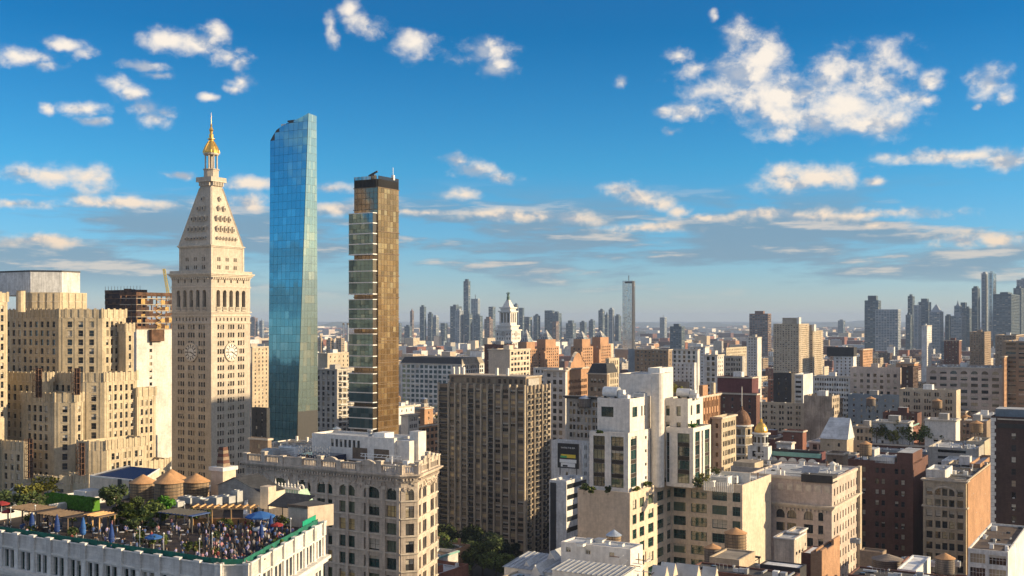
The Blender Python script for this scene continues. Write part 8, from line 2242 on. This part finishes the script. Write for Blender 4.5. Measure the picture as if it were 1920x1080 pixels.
 p = P(548, 190); o = empty('black_awning', 'black sloping awning beside the stair house', 'awning', (p.x, p.y, zd), ROT)
 mb = MB(); mb.face([(-3.6, -2.2, 2.6), (3.0, -2.2, 2.6), (3.0, 2.4, 4.2), (-3.6, 2.4, 4.2)], 'slate_dark'); mb.face([(-3.6, -2.2, 2.5), (-3.6, 2.4, 4.1), (3.0, 2.4, 4.1), (3.0, -2.2, 2.5)], 'slate_dark'); mb.build('cover', o)
 for x_ in (-3.5, -.3, 2.9): boxmesh('post', o, x_ - .06, x_ + .06, -2.15, -2.03, 0, 2.5, 'metal_dark')
 o = Bld('terrace_stair_house', 'stair house with a sunlit tan wall at the far corner of the terrace', P(577, 183), rot=ROT, cat='roof house')
 mb = MB(); mb.prism([(-4.2, 0), (0, 0), (1.6, 4.6), (-4.2, 6)], zd, zd + 3.5, 'tan_stucco', 'roof_tar'); mb.build('walls', o.root); boxmesh('roof_edge', o.root, -4.3, .1, -.2, 0, zd + 3.2, zd + 3.65, 'trim_brown')
 o = Bld('rear_roof_hall', 'grey-walled roof hall with a dark gable behind the timber beams', P(492, 203), cat='roof house')
 w = 11.0; mb = MB()
 mb.face([(-w, 0, zd), (0, 0, zd), (0, 0, zd + 2.6), (-w * .62, 0, zd + 5.0), (-w, 0, zd + 3.4)], 'grey_stone'); mb.face([(0, 0, zd), (0, 6, zd), (0, 6, zd + 2.6), (0, 0, zd + 2.6)], 'tan_stucco'); mb.build('walls', o.root)
 mb = MB(); mb.face([(.2, -.3, zd + 2.6), (.2, 6, zd + 2.6), (-w * .62, 6, zd + 5.1), (-w * .62, -.3, zd + 5.1)], 'slate_dark'); mb.face([(-w * .62, -.3, zd + 5.1), (-w * .62, 6, zd + 5.1), (-w - .2, 6, zd + 3.3), (-w - .2, -.3, zd + 3.3)], 'slate_dark'); mb.build('gable_roof', o.root)
 boxmesh('lit_pier', o.root, .02, 2.0, -.6, 1.4, zd, zd + 4.0, 'tan_stucco')
 o = Bld('chimney_block', 'sunlit cream roof block with a tall tapered brick chimney on it', P(418, 214), cat='chimney')
 boxmesh('block', o.root, -3.2, 0, 0, 3.4, zd - 2, zof(884, 214), 'tan_stucco'); boxmesh('cap', o.root, -3.5, .3, -.3, 3.7, zof(884, 214), zof(877, 214), 'trim_white')
 for k in range(6):
  z0 = zof(877, 214) + k * .62; h_ = .9 - k * .06; boxmesh('brick_course', o.root, -1.6 - h_, -1.6 + h_, 1.7 - h_, 1.7 + h_, z0, z0 + .60, 'dark_red_brick' if k % 2 else 'brown_brick')
 boxmesh('chimney_pot', o.root, -2.1, -1.1, 1.2, 2.2, zof(877, 214) + 3.7, zof(840, 214), 'metal_dark')
 o = Bld('green_mansard_pavilion', 'pale green copper mansard roof with ornamental cresting behind the terrace', P(561, 222), cat='roof pavilion')
 zA, zB = zof(955, 222), zof(921, 222); w = 9.4; mb = MB()
 mb.box(-w, 0, 0, 5, 60, zA, 'terracotta_white')
 mb.face([(-w, 0, zA), (0, 0, zA), (-1.2, 1.2, zB), (-w + 1.2, 1.2, zB)], 'verdigris'); mb.face([(0, 0, zA), (0, 5, zA), (-1.2, 3.8, zB), (-1.2, 1.2, zB)], 'verdigris'); mb.face([(-w + 1.2, 1.2, zB), (-1.2, 1.2, zB), (-1.2, 3.8, zB), (-w + 1.2, 3.8, zB)], 'roof_tar'); mb.build('mansard', o.root)
 for k in range(12):
  u = k / 11; boxmesh('rib', o.root, -w + .1 + (w - .3) * u, -w + .25 + (w - .3) * u, -.02, .12, zA, zA + .1, 'verdigris')
  mb = MB(); xa = -w + w * u; xb = -w + 1.2 + (w - 2.4) * u; mb.bar((xa, -.05, zA), (xb, 1.15, zB), .14, 'trim_white'); mb.build('seam', o.root)
 b_ = MB(); b_.box(-w + .9, -.9, .9, 1.3, zB, zB + .35, 'trim_white'); b_.build('ridge_moulding', o.root)
 for k in range(9):
  x_ = -w + 1.3 + (w - 2.6) * k / 8; mb = MB(); mb.lathe(x_, 1.1, [(.16, zB + .3), (.28, zB + .5), (.08, zB + .7), (.2, zB + .9), (.02, zB + (1.9 if k in (1, 5, 8) else 1.2))], 8, 'trim_white'); mb.build('finial', o.root)
 mb = MB();
 for k in range(9):
  A = pi * 1.3 * k / 8; mb.obox((-.4 + .55 * cos(A), 1.1, zB + .5 + .55 * sin(A)), (.16, 0, 0), (0, .12, 0), (0, 0, .16), 'trim_white')
 mb.build('scroll', o.root)
 boxes = [('cream_roof_box', 'cream curved roof house with a sloping dark skylight, left of the tanks', 262, 222, 168, 889, 'tan_stucco'), ('grey_roof_shed', 'grey shed with a pale front between bush and skylight house', 160, 224, 138, 908, 'white_stucco')]
 for nm, lb, xc, Y_, xl, yt, m in boxes:
  o = Bld(nm, lb, P(xc, Y_), cat='roof house'); pl = P(xc, Y_); ll = along(pl, xl, AZS); w = (ll - pl).length
  mb = MB(); mb.prism([(-w, 0), (0, 0), (0, 6), (-w, 6)], zd - 2, zof(yt + 14, Y_), m, 'roof_silver'); mb.build('walls', o.root)
  if 'skylight' in lb and 'cream' in nm:
   mb = MB(); z0, z1 = zof(yt + 14, Y_), zof(yt - 4, Y_)
   mb.face([(-w, .2, z0 + .05), (0, .2, z0 + .05), (0, 5, z1), (-w * .6, 5, z1)], 'solar'); mb.face([(0, .2, z0 + .05), (0, 5, z0), (0, 5, z1)], m); mb.build('skylight', o.root)
   mb = MB(); mb.bar((-w, .1, z0 + .1), (0, .1, z0 + .1), .25, 'trim_white'); mb.bar((0, .1, z0 + .1), (0, 5, z1 + .1), .25, 'trim_white'); mb.bar((-w, .1, z0 + .1), (-w * .6, 5, z1 + .1), .25, 'trim_white'); mb.build('edge', o.root)
   for k in range(2): boxmesh('door', o.root, -3 - k * 3.4, -1.8 - k * 3.4, -.05, -.01, zd, zd + 2.1, 'frame_dark')
 o = Bld('gabled_roof_house', 'low dark-roofed gable with white edge at the view edge', P(58, 226), cat='roof house')
 mb = MB(); w = 9; z0 = zof(938, 226); z1 = zof(912, 226); mb.box(-w, 0, 0, 8, zd - 2, z0, 'grey_stone'); mb.face([(-w, -.2, z0), (-w * .45, -.2, z1), (-w * .45, 8, z1), (-w, 8, z0)][::-1], 'slate_dark'); mb.face([(-w * .45, -.2, z1), (.2, -.2, z1 - .4), (.2, 8, z1 - .4), (-w * .45, 8, z1)], 'slate_dark'); mb.face([(-w, 0, z0), (0, 0, z0), (0, 0, z1 - .4), (-w * .45, 0, z1)], 'grey_stone'); mb.build('gable', o.root)
 mb = MB(); mb.bar((-w, -.25, z0), (-w * .45, -.25, z1), .22, 'trim_white'); mb.bar((-w * .45, -.25, z1), (.2, -.25, z1 - .4), .22, 'trim_white'); mb.build('barge_board', o.root)
 p = P(268, 214); water_tank(p.x, p.y, zof(941, 214), 2.42, 3.5, 'tan wooden water tank, first of the row beside the trees', legs=.25, cone=.62)
 p = P(316.5, 204); water_tank(p.x, p.y, zof(948, 204), 2.56, 4.0, 'biggest wooden water tank, front middle of the row', legs=.3, cone=.66)
 p = P(321, 222); water_tank(p.x, p.y, zof(940, 222), 2.7, 4.2, 'water tank half hidden behind the biggest one', legs=.4, cone=.66)
 p = P(367.5, 212); water_tank(p.x, p.y, zof(943, 212), 2.45, 3.8, 'tan wooden water tank nearest the chimney', legs=.3, cone=.62)
 o = empty('satellite_dish', 'small pale satellite dish above the bar', 'dish', (P(384, 190).x, 190, zd + 3.0), 0)
 mb = MB(); mb.lathe(0, 0, [(.05, .3), (.5, .45), (.75, .75)], 16, 'metal_white', cap=False); mb.build('dish', o); mb = MB(); mb.bar((0, 0, -3), (0, 0, .35), .1, 'metal_grey'); mb.build('pole', o)
 for k, (px, Y_, sx, sy, h) in enumerate(((402, 196, 2.4, 1.4, 1.9), (424, 200, 3.0, 1.6, 1.5), (444, 201, 1.6, 1.4, 2.2), (374, 197, 2.0, 1.6, 1.6), (352, 200, 3.2, 1.8, 1.3), (330, 196, 2.6, 1.6, 1.2))):
  p = P(px, Y_); hvac(p.x, p.y, zd + 1.2, sx, sy, h, ['grey fan unit behind the satellite dish', 'wide fan unit in front of the dark gabled hall', 'tall white fan unit next to the dark gabled hall', 'fan unit at the foot of the last tank', 'low wide fan unit between two tanks', 'low fan unit under the biggest tank'][k], m='metal_grey', fans=1, group='fan units behind the terrace bar')
 for k, (px, Y_) in enumerate(((66, 184), (262, 165), (307, 160), (374, 156), (545, 172), (20, 182), (346, 186), (398, 160))):
  p = P(px, Y_); o = empty('lamp_post', 'thin terrace lamp post with a small white globe', 'lamp', (p.x, p.y, zd), 0, 'thin lamp posts on the terrace')
  mb = MB(); mb.bar((0, 0, 0), (0, 0, 3.4), .07, 'metal_white'); mb.build('post', o); mb = MB(); mb.lathe(0, 0, [(.02, 3.4), (.14, 3.48), (.14, 3.62), (.02, 3.7)], 8, 'poster_white'); mb.build('globe', o)
terrace()
# ==== near roofs along the bottom edge (centre and right)
def near_roofs():
 def shed(name, label, px, Y, w, d, z0, z1, m='roof_silver', ang=ROT, wall='white_stucco', ribs=True, cat='building', gable=False):
  p = P(px, Y); o = empty(name, label, cat, (p.x, p.y, 0), ang)
  mb = MB(); mb.box(-w, 0, 0, d, 20, z0, wall);
  if gable:
   mb.face([(-w, 0, z0), (0, 0, z0), (-w / 2, 0, z1)], wall); mb.face([(0, d, z0), (-w, d, z0), (-w / 2, d, z1)], wall)
  else: mb.face([(0, 0, z0), (0, d, z0), (0, d, z1)], wall); mb.face([(-w, d, z0), (-w, 0, z0), (-w, d, z1)], wall)
  mb.build('walls', o)
  mb = MB()
  if gable:
   mb.face([(-w - .3, -.3, z0 - .1), (-w / 2, -.3, z1 + .05), (-w / 2, d + .3, z1 + .05), (-w - .3, d + .3, z0 - .1)][::-1], m); mb.face([(-w / 2, -.3, z1 + .05), (.3, -.3, z0 - .1), (.3, d + .3, z0 - .1), (-w / 2, d + .3, z1 + .05)], m)
  else: mb.face([(-w - .3, -.3, z0 + .02), (.3, -.3, z0 + .02), (.3, d + .2, z1 + .02), (-w - .3, d + .2, z1 + .02)], m)
  mb.build('roof', o)
  if ribs:
   for k in range(int(w / .9) + 1):
    x_ = -w + k * w / int(w / .9); mb = MB()
    if gable:
     continue
    mb.bar((x_, -.25, z0 + .08), (x_, d + .15, z1 + .08), .09, 'metal_grey', .12); mb.build('standing_seam', o)
  return o
 for nm, lb, wl, xl, c, xr, yt in (('skylight_loft_building', 'loft building under the metal roofs and saw-tooth skylights at the bottom', 'cream_brick', 938, (1160, 186), 1212, 1112), ('tank_loft_building', 'loft building carrying the wooden tanks before the beige base', 'dark_red_brick', 1290, (1480, 205), 1500, 1088), ('corner_roof_building', 'dark-roofed building at the bottom edge, right of the orange gable', 'dark_red_brick', 1590, (1760, 215), 1775, 1096)):
  b = Bld(nm, lb, P(*c)); pts = b.foot(xl, c, [(xr, AZA)]); b.mass(pts, 0, zof(yt, c[1]), wl, {}, roof='roof_silver' if 'sky' in nm else 'roof_tar', ph=.3); clutter(b, pts, zof(yt, c[1]) - .3, 4, 7, .9); b.done()
 zb = zof(1112, 186)
 shed('metal_roof_wing', 'pale blue ribbed metal roof wing sloping down beside the park trees', 1050, 198, 11.5, 9, zof(1076, 198), zof(1044, 207))
 shed('metal_roof_range', 'long pale ribbed metal roof in front of the white penthouse', 1160, 178, 12, 6, zof(1084, 178), zof(1062, 184))
 sk = [(972, 208, 1046), (990, 203, 1052), (1006, 199, 1060), (1035, 206, 1034)]
 for k, (px, Y, yt) in enumerate(sk):
  p = P(px, Y); o = empty('sawtooth_skylight', ['skylight ridge furthest out over the trees', 'second saw-tooth skylight ridge', 'third saw-tooth skylight, nearest the bottom edge', 'skylight with bright triangular end beside the penthouse'][k], 'skylight', (p.x, p.y, zof(yt + 26, Y)), ROT, 'saw-tooth skylights on the loft roof')
  h = 26 / FPX * Y
  mb = MB(); mb.face([(-1.5, 0, 0), (1.2, 0, 0), (1.2, 0, h * .2), (-.4, 0, h)], 'white_stucco'); mb.face([(1.2, 0, 0), (1.2, 7, 0), (1.2, 7, h * .2), (1.2, 0, h * .2)], 'white_stucco'); mb.build('end_wall', o)
  mb = MB(); mb.face([(-.4, 0, h), (1.2, 0, h * .2), (1.2, 7, h * .2), (-.4, 7, h)], 'roof_silver'); mb.build('slope', o)
  for j in range(4):
   mb = MB(); y0 = .2 + j * 1.75; mb.face([(-1.46, y0, .1), (-.46, y0, h * .94), (-.46, y0 + 1.5, h * .94), (-1.46, y0 + 1.5, .1)], 'glass_blue'); mb.build('pane', o)
 b = Bld('white_roof_penthouse', 'white roof penthouse with three square windows at the bottom centre', P(1182, 196), cat='roof house')
 pts = b.foot(1052, (1182, 196), [(1205, AZA)]); w = -pts[0][0]; z1 = zof(1030, 196)
 b.mass(pts, zb - 1, z1, 'white_stucco', {0: dict(cols=[(w * .07, w * .07 + 1.0), (w * .36, w * .36 + 1.0), (w * .70, w * .70 + 1.0)], ww=1, wh=.9, fh=30, top=.9, style='pair', rec=.2, gmat='glass_dark', fmat='frame_white')}, roof='roof_silver', ph=.25, reg=False)
 b.done()
 for k, (px, Y, s_, h) in enumerate(((1090, 200, 1.2, .5), (1105, 203, .8, .7), (1126, 204, 1.4, .45), (1140, 201, .7, .6), (1165, 200, .9, .5))):
  p = P(px, Y); o = empty('roof_vent', ['wide low vent on the white penthouse roof', 'small square vent beside the wide one', 'flat skylight curb on the penthouse roof', 'little white cowl on the penthouse roof', 'low vent next to the silver-capped tank'][k], 'vent', (p.x, p.y, z1 - .25), ROT, 'small vents on the penthouse roof'); boxmesh('casing', o, -s_ / 2, s_ / 2, -s_ / 2, s_ / 2, 0, h, 'metal_white'); boxmesh('hood', o, -s_ * .65, s_ * .65, -s_ * .65, s_ * .65, h, h + .12, 'metal_grey')
 p = P(1151, 212); water_tank(p.x, p.y, zof(1034, 212) - 3.2, 1.42, 3.1, 'copper-brown tank with a shiny pale metal cone, over the bottom penthouse', wood='tank_wood', roof='tank_roof_metal', legs=3.2, cone=.75)
 p = P(1180, 194); o = empty('pipe_frame', 'tangle of pipe framing below the silver-capped tank', 'frame', (p.x, p.y, zb), ROT)
 RR = random.Random(77)
 for k in range(26):
  a = Vector((RR.uniform(-3, 4), RR.uniform(-2, 1), RR.uniform(.3, 4.8))); d_ = RR.choice(((1.8, 0, 0), (0, 0, 1.8), (0, 1.6, 0), (1.2, 0, 1.0))); mb = MB(); mb.bar(a, a + Vector(d_), .12, RR.choice(('metal_white', 'steel_rust', 'metal_white'))); mb.build('pipe', o)
 p = P(1379, 246); water_tank(p.x, p.y, zof(1036, 246) - 2.6, 2.35, 4.35, 'large brown wooden tank on a steel frame before the beige base', wood='tank_wood', legs=2.6, cone=.5)
 p = P(1336, 240); water_tank(p.x, p.y, zof(1058, 240) - 1.0, 1.75, 3.6, 'smaller grey wooden tank left of the large brown one', wood='tank_grey', legs=1.0, cone=.5)
 o = empty('steel_dunnage', 'dark steel beams under the large brown tank', 'frame', (P(1388, 243).x, 243, zof(1072, 243)), ROT)
 mb = MB(); mb.box(-4, 4.5, -.2, .2, 3.4, 3.8, 'metal_dark'); mb.build('beam', o)
 for x_ in (-3.8, 0, 4.2): boxmesh('post', o, x_ - .12, x_ + .12, -.12, .12, -3, 3.4, 'metal_dark')
 mb = MB(); mb.bar((0, 0, 0), (4.2, 0, 3.4), .14, 'steel_rust'); mb.build('brace', o)
 b = Bld('tank_base_house', 'small roof house with sunlit orange side under the tanks', P(1386, 228), cat='roof house'); pts = b.foot(1330, (1386, 228), [(1416, AZA)]); b.mass(pts, 30, zof(1050, 228), 'tan_brick', {}, roof='roof_gravel', ph=.3, reg=False); b.done()
 for k, (px, Y, yt) in enumerate(((1246, 190, 1064), (1262, 192, 1058), (1290, 196, 1060), (1306, 193, 1062), (1340, 198, 1066))):
  p = P(px, Y); o = empty('roof_dormer', ['bright triangular dormer end nearest the white penthouse', 'second bright triangular dormer', 'third triangular dormer with a green-grey side', 'fourth triangular dormer along the edge', 'last triangular dormer below the small grey tank'][k], 'dormer', (p.x, p.y, zof(yt + 24, Y)), ROT, 'triangular dormers along the bottom edge'); h = 24 / FPX * Y
  mb = MB(); mb.face([(0, 0, 0), (0, 2.2, 0), (0, 1.1, h)], 'tan_stucco'); mb.face([(-2.6, 0, 0), (0, 0, 0), (0, 1.1, h), (-2.6, 1.1, h)], 'roof_silver'); mb.face([(0, 2.2, 0), (-2.6, 2.2, 0), (-2.6, 1.1, h), (0, 1.1, h)], 'roof_silver'); mb.build('dormer_roof', o)
 b = Bld('white_flat_roof_house', 'wide flat pale roof at the bottom edge, left of the orange gable', P(1500, 215)); pts = b.foot(1425, (1500, 215), [(1512, AZA)]); b.mass(pts, 0, zof(1066, 215), 'dark_paint', {}, roof='roof_white', ph=.2); b.done()
 for k, (xl, xc, xr, Y, yt, lb) in enumerate(((1452, 1489, 1509, 262, 1010, 'first small greenish roof tower with a row of vents, lit on one side'), (1476, 1498, 1513, 268, 998, 'second taller greenish roof tower behind the first'))):
  b = Bld('lift_tower', lb, P(xc, Y), cat='roof house', group='pair of greenish lift towers'); pts = b.foot(xl, (xc, Y), [(xr, AZA)]); d_ = pts[2][1]
  b.mass(pts, 20, zof(yt, Y), 'terracotta_white' if 'terracotta_white' in MATS else 'cream_brick', {1: dict(cols=[(d_ * .15, d_ * .3), (d_ * .42, d_ * .58), (d_ * .7, d_ * .85)], ww=1, wh=.8, fh=30, top=3.4, style='none', rec=.2, gmat='glass_dark', joined=True)}, roof='roof_silver', ph=.4, reg=False); b.cornice(pts, zof(yt, Y) - .3, .3, .25, 'trim_white'); b.done()
 b = Bld('small_shed_roof_building', 'small building with a flat pale roof behind the orange gable', P(1540, 240)); pts = b.foot(1502, (1540, 240), [(1560, AZA)]); b.mass(pts, 0, zof(1040, 240), 'dark_red_brick', {}, roof='roof_white', ph=.2); b.done()
 b = Bld('orange_gable_wall', 'bright orange brick flank with stepped top at the bottom edge', P(1541, 228)); pts = b.foot(1520, (1541, 228), [(1575, AZA)]); b.mass(pts, 0, zof(1037, 228), 'orange_brick', {}, roof='roof_tar', ph=.4)
 for k, (u0, u1, h) in enumerate(((.0, .25, .5), (.65, 1.0, 1.2))): boxmesh('raised_parapet', b.root, -.5, -.005, pts[2][1] * u0, pts[2][1] * u1, zof(1037, 228), zof(1037, 228) + h, 'orange_brick')
 b.done()
 p = P(1664, 262); water_tank(p.x, p.y, zof(1072, 262) - .6, 3.4, 3.0, 'wide dark weathered tank in the shade, bottom right', wood='tank_grey', roof='tank_grey', legs=.6, cone=.35)
 p = P(1772, 240); water_tank(p.x, p.y, zof(1074, 240) - 1, 2.0, 3.2, 'dark grey tank before the beige arch building', wood='tank_grey', roof='tank_roof', legs=1.0, cone=.55)
 p = P(1630, 236); water_tank(p.x, p.y, zof(1090, 236) - 1, 1.7, 2.4, 'small dark tank with pale cone at the very bottom', wood='tank_grey', roof='tank_roof_metal', legs=1.0, cone=.5)
 b = Bld('red_roof_house', 'low reddish roof house between the dark tanks', P(1728, 250)); pts = b.foot(1690, (1728, 250), [(1740, AZA)]); b.mass(pts, 0, zof(1058, 250), 'red_brick', {}, roof='roof_red', ph=.3); b.done()
 b = Bld('blue_roof_house', 'low house with pale blue membrane roof at the bottom right', P(1718, 232)); pts = b.foot(1682, (1718, 232), [(1745, AZA)]); b.mass(pts, 0, zof(1070, 232), 'white_paint', {}, roof='roof_white', ph=.3); b.done()
 b = Bld('brown_gable_house', 'brown gable-walled house at the foot of the dark red brick building', P(1655, 285)); pts = b.foot(1612, (1655, 285), [(1662, AZA)]); b.mass(pts, 0, zof(1036, 285), 'brown_brick', {}, roof='roof_brown', ph=.3); b.done()
 k = 0
 for (px, Y, sx, sy, h, z, lb) in ((1440, 238, 1.6, 1.2, 1.4, 1062, 'small fan unit left of the greenish roof towers'), (1462, 240, 2.2, 1.4, 1.6, 1060, 'fan unit at the foot of the greenish roof towers'), (1476, 236, 1.4, 1.4, 1.2, 1064, 'little fan unit nearest the pale flat roof'), (1418, 240, 2.0, 1.2, 1.8, 1058, 'fan unit under the blank beige side wall'), (1540, 250, 1.8, 1.4, 1.2, 1044, 'fan unit on the roof behind the orange gable'), (1316, 202, 1.6, 1.2, 1.1, 1072, 'fan unit between triangular dormers'), (1330, 204, 1.6, 1.2, 1.1, 1071, 'twin fan unit between triangular dormers'),
          (1700, 270, 2.4, 1.6, 1.4, 1046, 'fan unit in the dark court bottom right'), (1604, 300, 2.6, 1.6, 1.4, 1010, 'long fan unit beside the limestone corner'), (1793, 262, 1.8, 1.4, 1.5, 1052, 'fan unit right of the dark grey tank'), (1752, 262, 1.8, 1.4, 1.5, 1052, 'fan unit left of the dark grey tank')):
  p = P(px, Y); hvac(p.x, p.y, zof(z, Y) - h, sx, sy, h, lb, fans=1, m=RR.choice(('metal_white', 'metal_grey')))
 for (px, Y, zt, r, h, lg, wood, roof, lb) in ((1097, 524, 766, 3.0, 4.0, .8, 'tank_grey', 'tank_roof_metal', 'big grey tank on the grid-fronted loft building'), (1118, 526, 766, 2.8, 3.8, .8, 'tank_wood', 'tank_roof', 'brown tank beside the big grey one'), (1623, 424, 866, 2.3, 4.2, 2.6, 'tank_wood', 'tank_roof', 'brown tank on a white frame above the dark red building'),
    (1633, 640, 772, 2.6, 4.0, 3.5, 'tank_grey', 'tank_roof', 'dark tank on tall legs over the blue-grey midblock'), (1811, 660, 800, 2.6, 4.0, 2, 'tank_wood', 'tank_roof', 'tank right of the big blank pale cube'), (1831, 560, 822, 3.0, 4.6, 3, 'tank_wood', 'tank_roof', 'sunlit tank cluster, the tall one near the dark brick tower'), (1825, 540, 856, 2.6, 4.0, 2, 'tank_wood', 'tank_roof', 'sunlit lower tank near the dark brick tower'), (1757, 640, 772, 2.8, 4.2, 2, 'tank_wood', 'tank_roof', 'round tank before the low beige building')):
  p = P(px, Y); water_tank(p.x, p.y, zof(zt, Y) - 0 * lg, r, h, lb, wood=wood, roof=roof, legs=lg, cone=.5, hoops=6)
near_roofs()
# ==== ground
def structure(o): o['kind'] = 'structure'; return o
g_ = MB(); g_.face([(-60000, -3000, -.02), (60000, -3000, -.02), (60000, 75000, -.02), (-60000, 75000, -.02)], 'city_ground')
def citymat():
 m, g = newmat('city_ground')
 co = g.new('ShaderNodeTexCoord').outputs['Object']
 n1 = g.noise(co, 0.004, 6.0, 0.7)
 n2 = g.noise(co, 0.0006, 4.0, 0.6)
 base = g.mix(g.step(n1, .42, .6), (0.055, 0.055, 0.055, 1), (0.16, 0.14, 0.125, 1))
 far = g.mix(g.step(n2, .45, .55), (0.05, 0.06, 0.045, 1), (0.13, 0.12, 0.10, 1))
 x, y, z = g.sep(co)
 d = g.step(y, 2500, 9000)
 finish(g, g.mix(d, base, g.mix(.5, base, far)), .9, spec=.1)
citymat()
structure(g_.build('ground'))
def street_grid():
 """roadways with kerbed blocks, white lane lines"""
 A = Vector((sin(AZA), cos(AZA))); S = Vector((-cos(AZA), sin(AZA)))
 road = MB(); line = MB()
 for k in range(-6, 16):
  c = A * (k * 80.0 + 30)
  a, b_ = c - S * 1500, c + S * 1500; n = A * 6
  road.face([(*(a - n), .004), (*(a + n), .004), (*(b_ + n), .004), (*(b_ - n), .004)][::-1], 'asphalt')
 for k in range(-5, 6):
  c = S * (k * 250.0 + 90)
  a, b_ = c - A * 300, c + A * 2500; n = S * 11
  road.face([(*(a - n), .008), (*(b_ - n), .008), (*(b_ + n), .008), (*(a + n), .008)], 'asphalt')
  for j in range(200):
   p = a + A * (j * 12); n2 = S * .12
   for off in (-3.6, 0, 3.6):
    q = p + S * off
    line.face([(*(q - n2), .014), (*(q + n2), .014), (*(q + A * 4 + n2), .014), (*(q + A * 4 - n2), .014)], 'road_paint')
 structure(road.build('road')); structure(line.build('road_marking'))
street_grid()
# ==== the air
hm = bpy.data.materials.new('haze'); hm.use_nodes = True; hm.node_tree.nodes.clear()
gh = G(hm.node_tree)
pv = gh.new('ShaderNodeVolumePrincipled')
pv.inputs['Color'].default_value = (0.44, 0.58, 0.82, 1)
pv.inputs['Density'].default_value = 0.00005
pv.inputs['Anisotropy'].default_value = 0.0
ho = gh.new('ShaderNodeOutputMaterial'); gh.l.new(pv.outputs[0], ho.inputs['Volume'])
MATS['haze'] = hm
hz = MB(); hz.box(-33000, 33000, -2500, 27500, -2.0, 262.0, 'haze'); ho_ = hz.build('haze'); ho_['kind'] = 'stuff'; ho_['label'] = 'thin blue evening haze over the whole city'
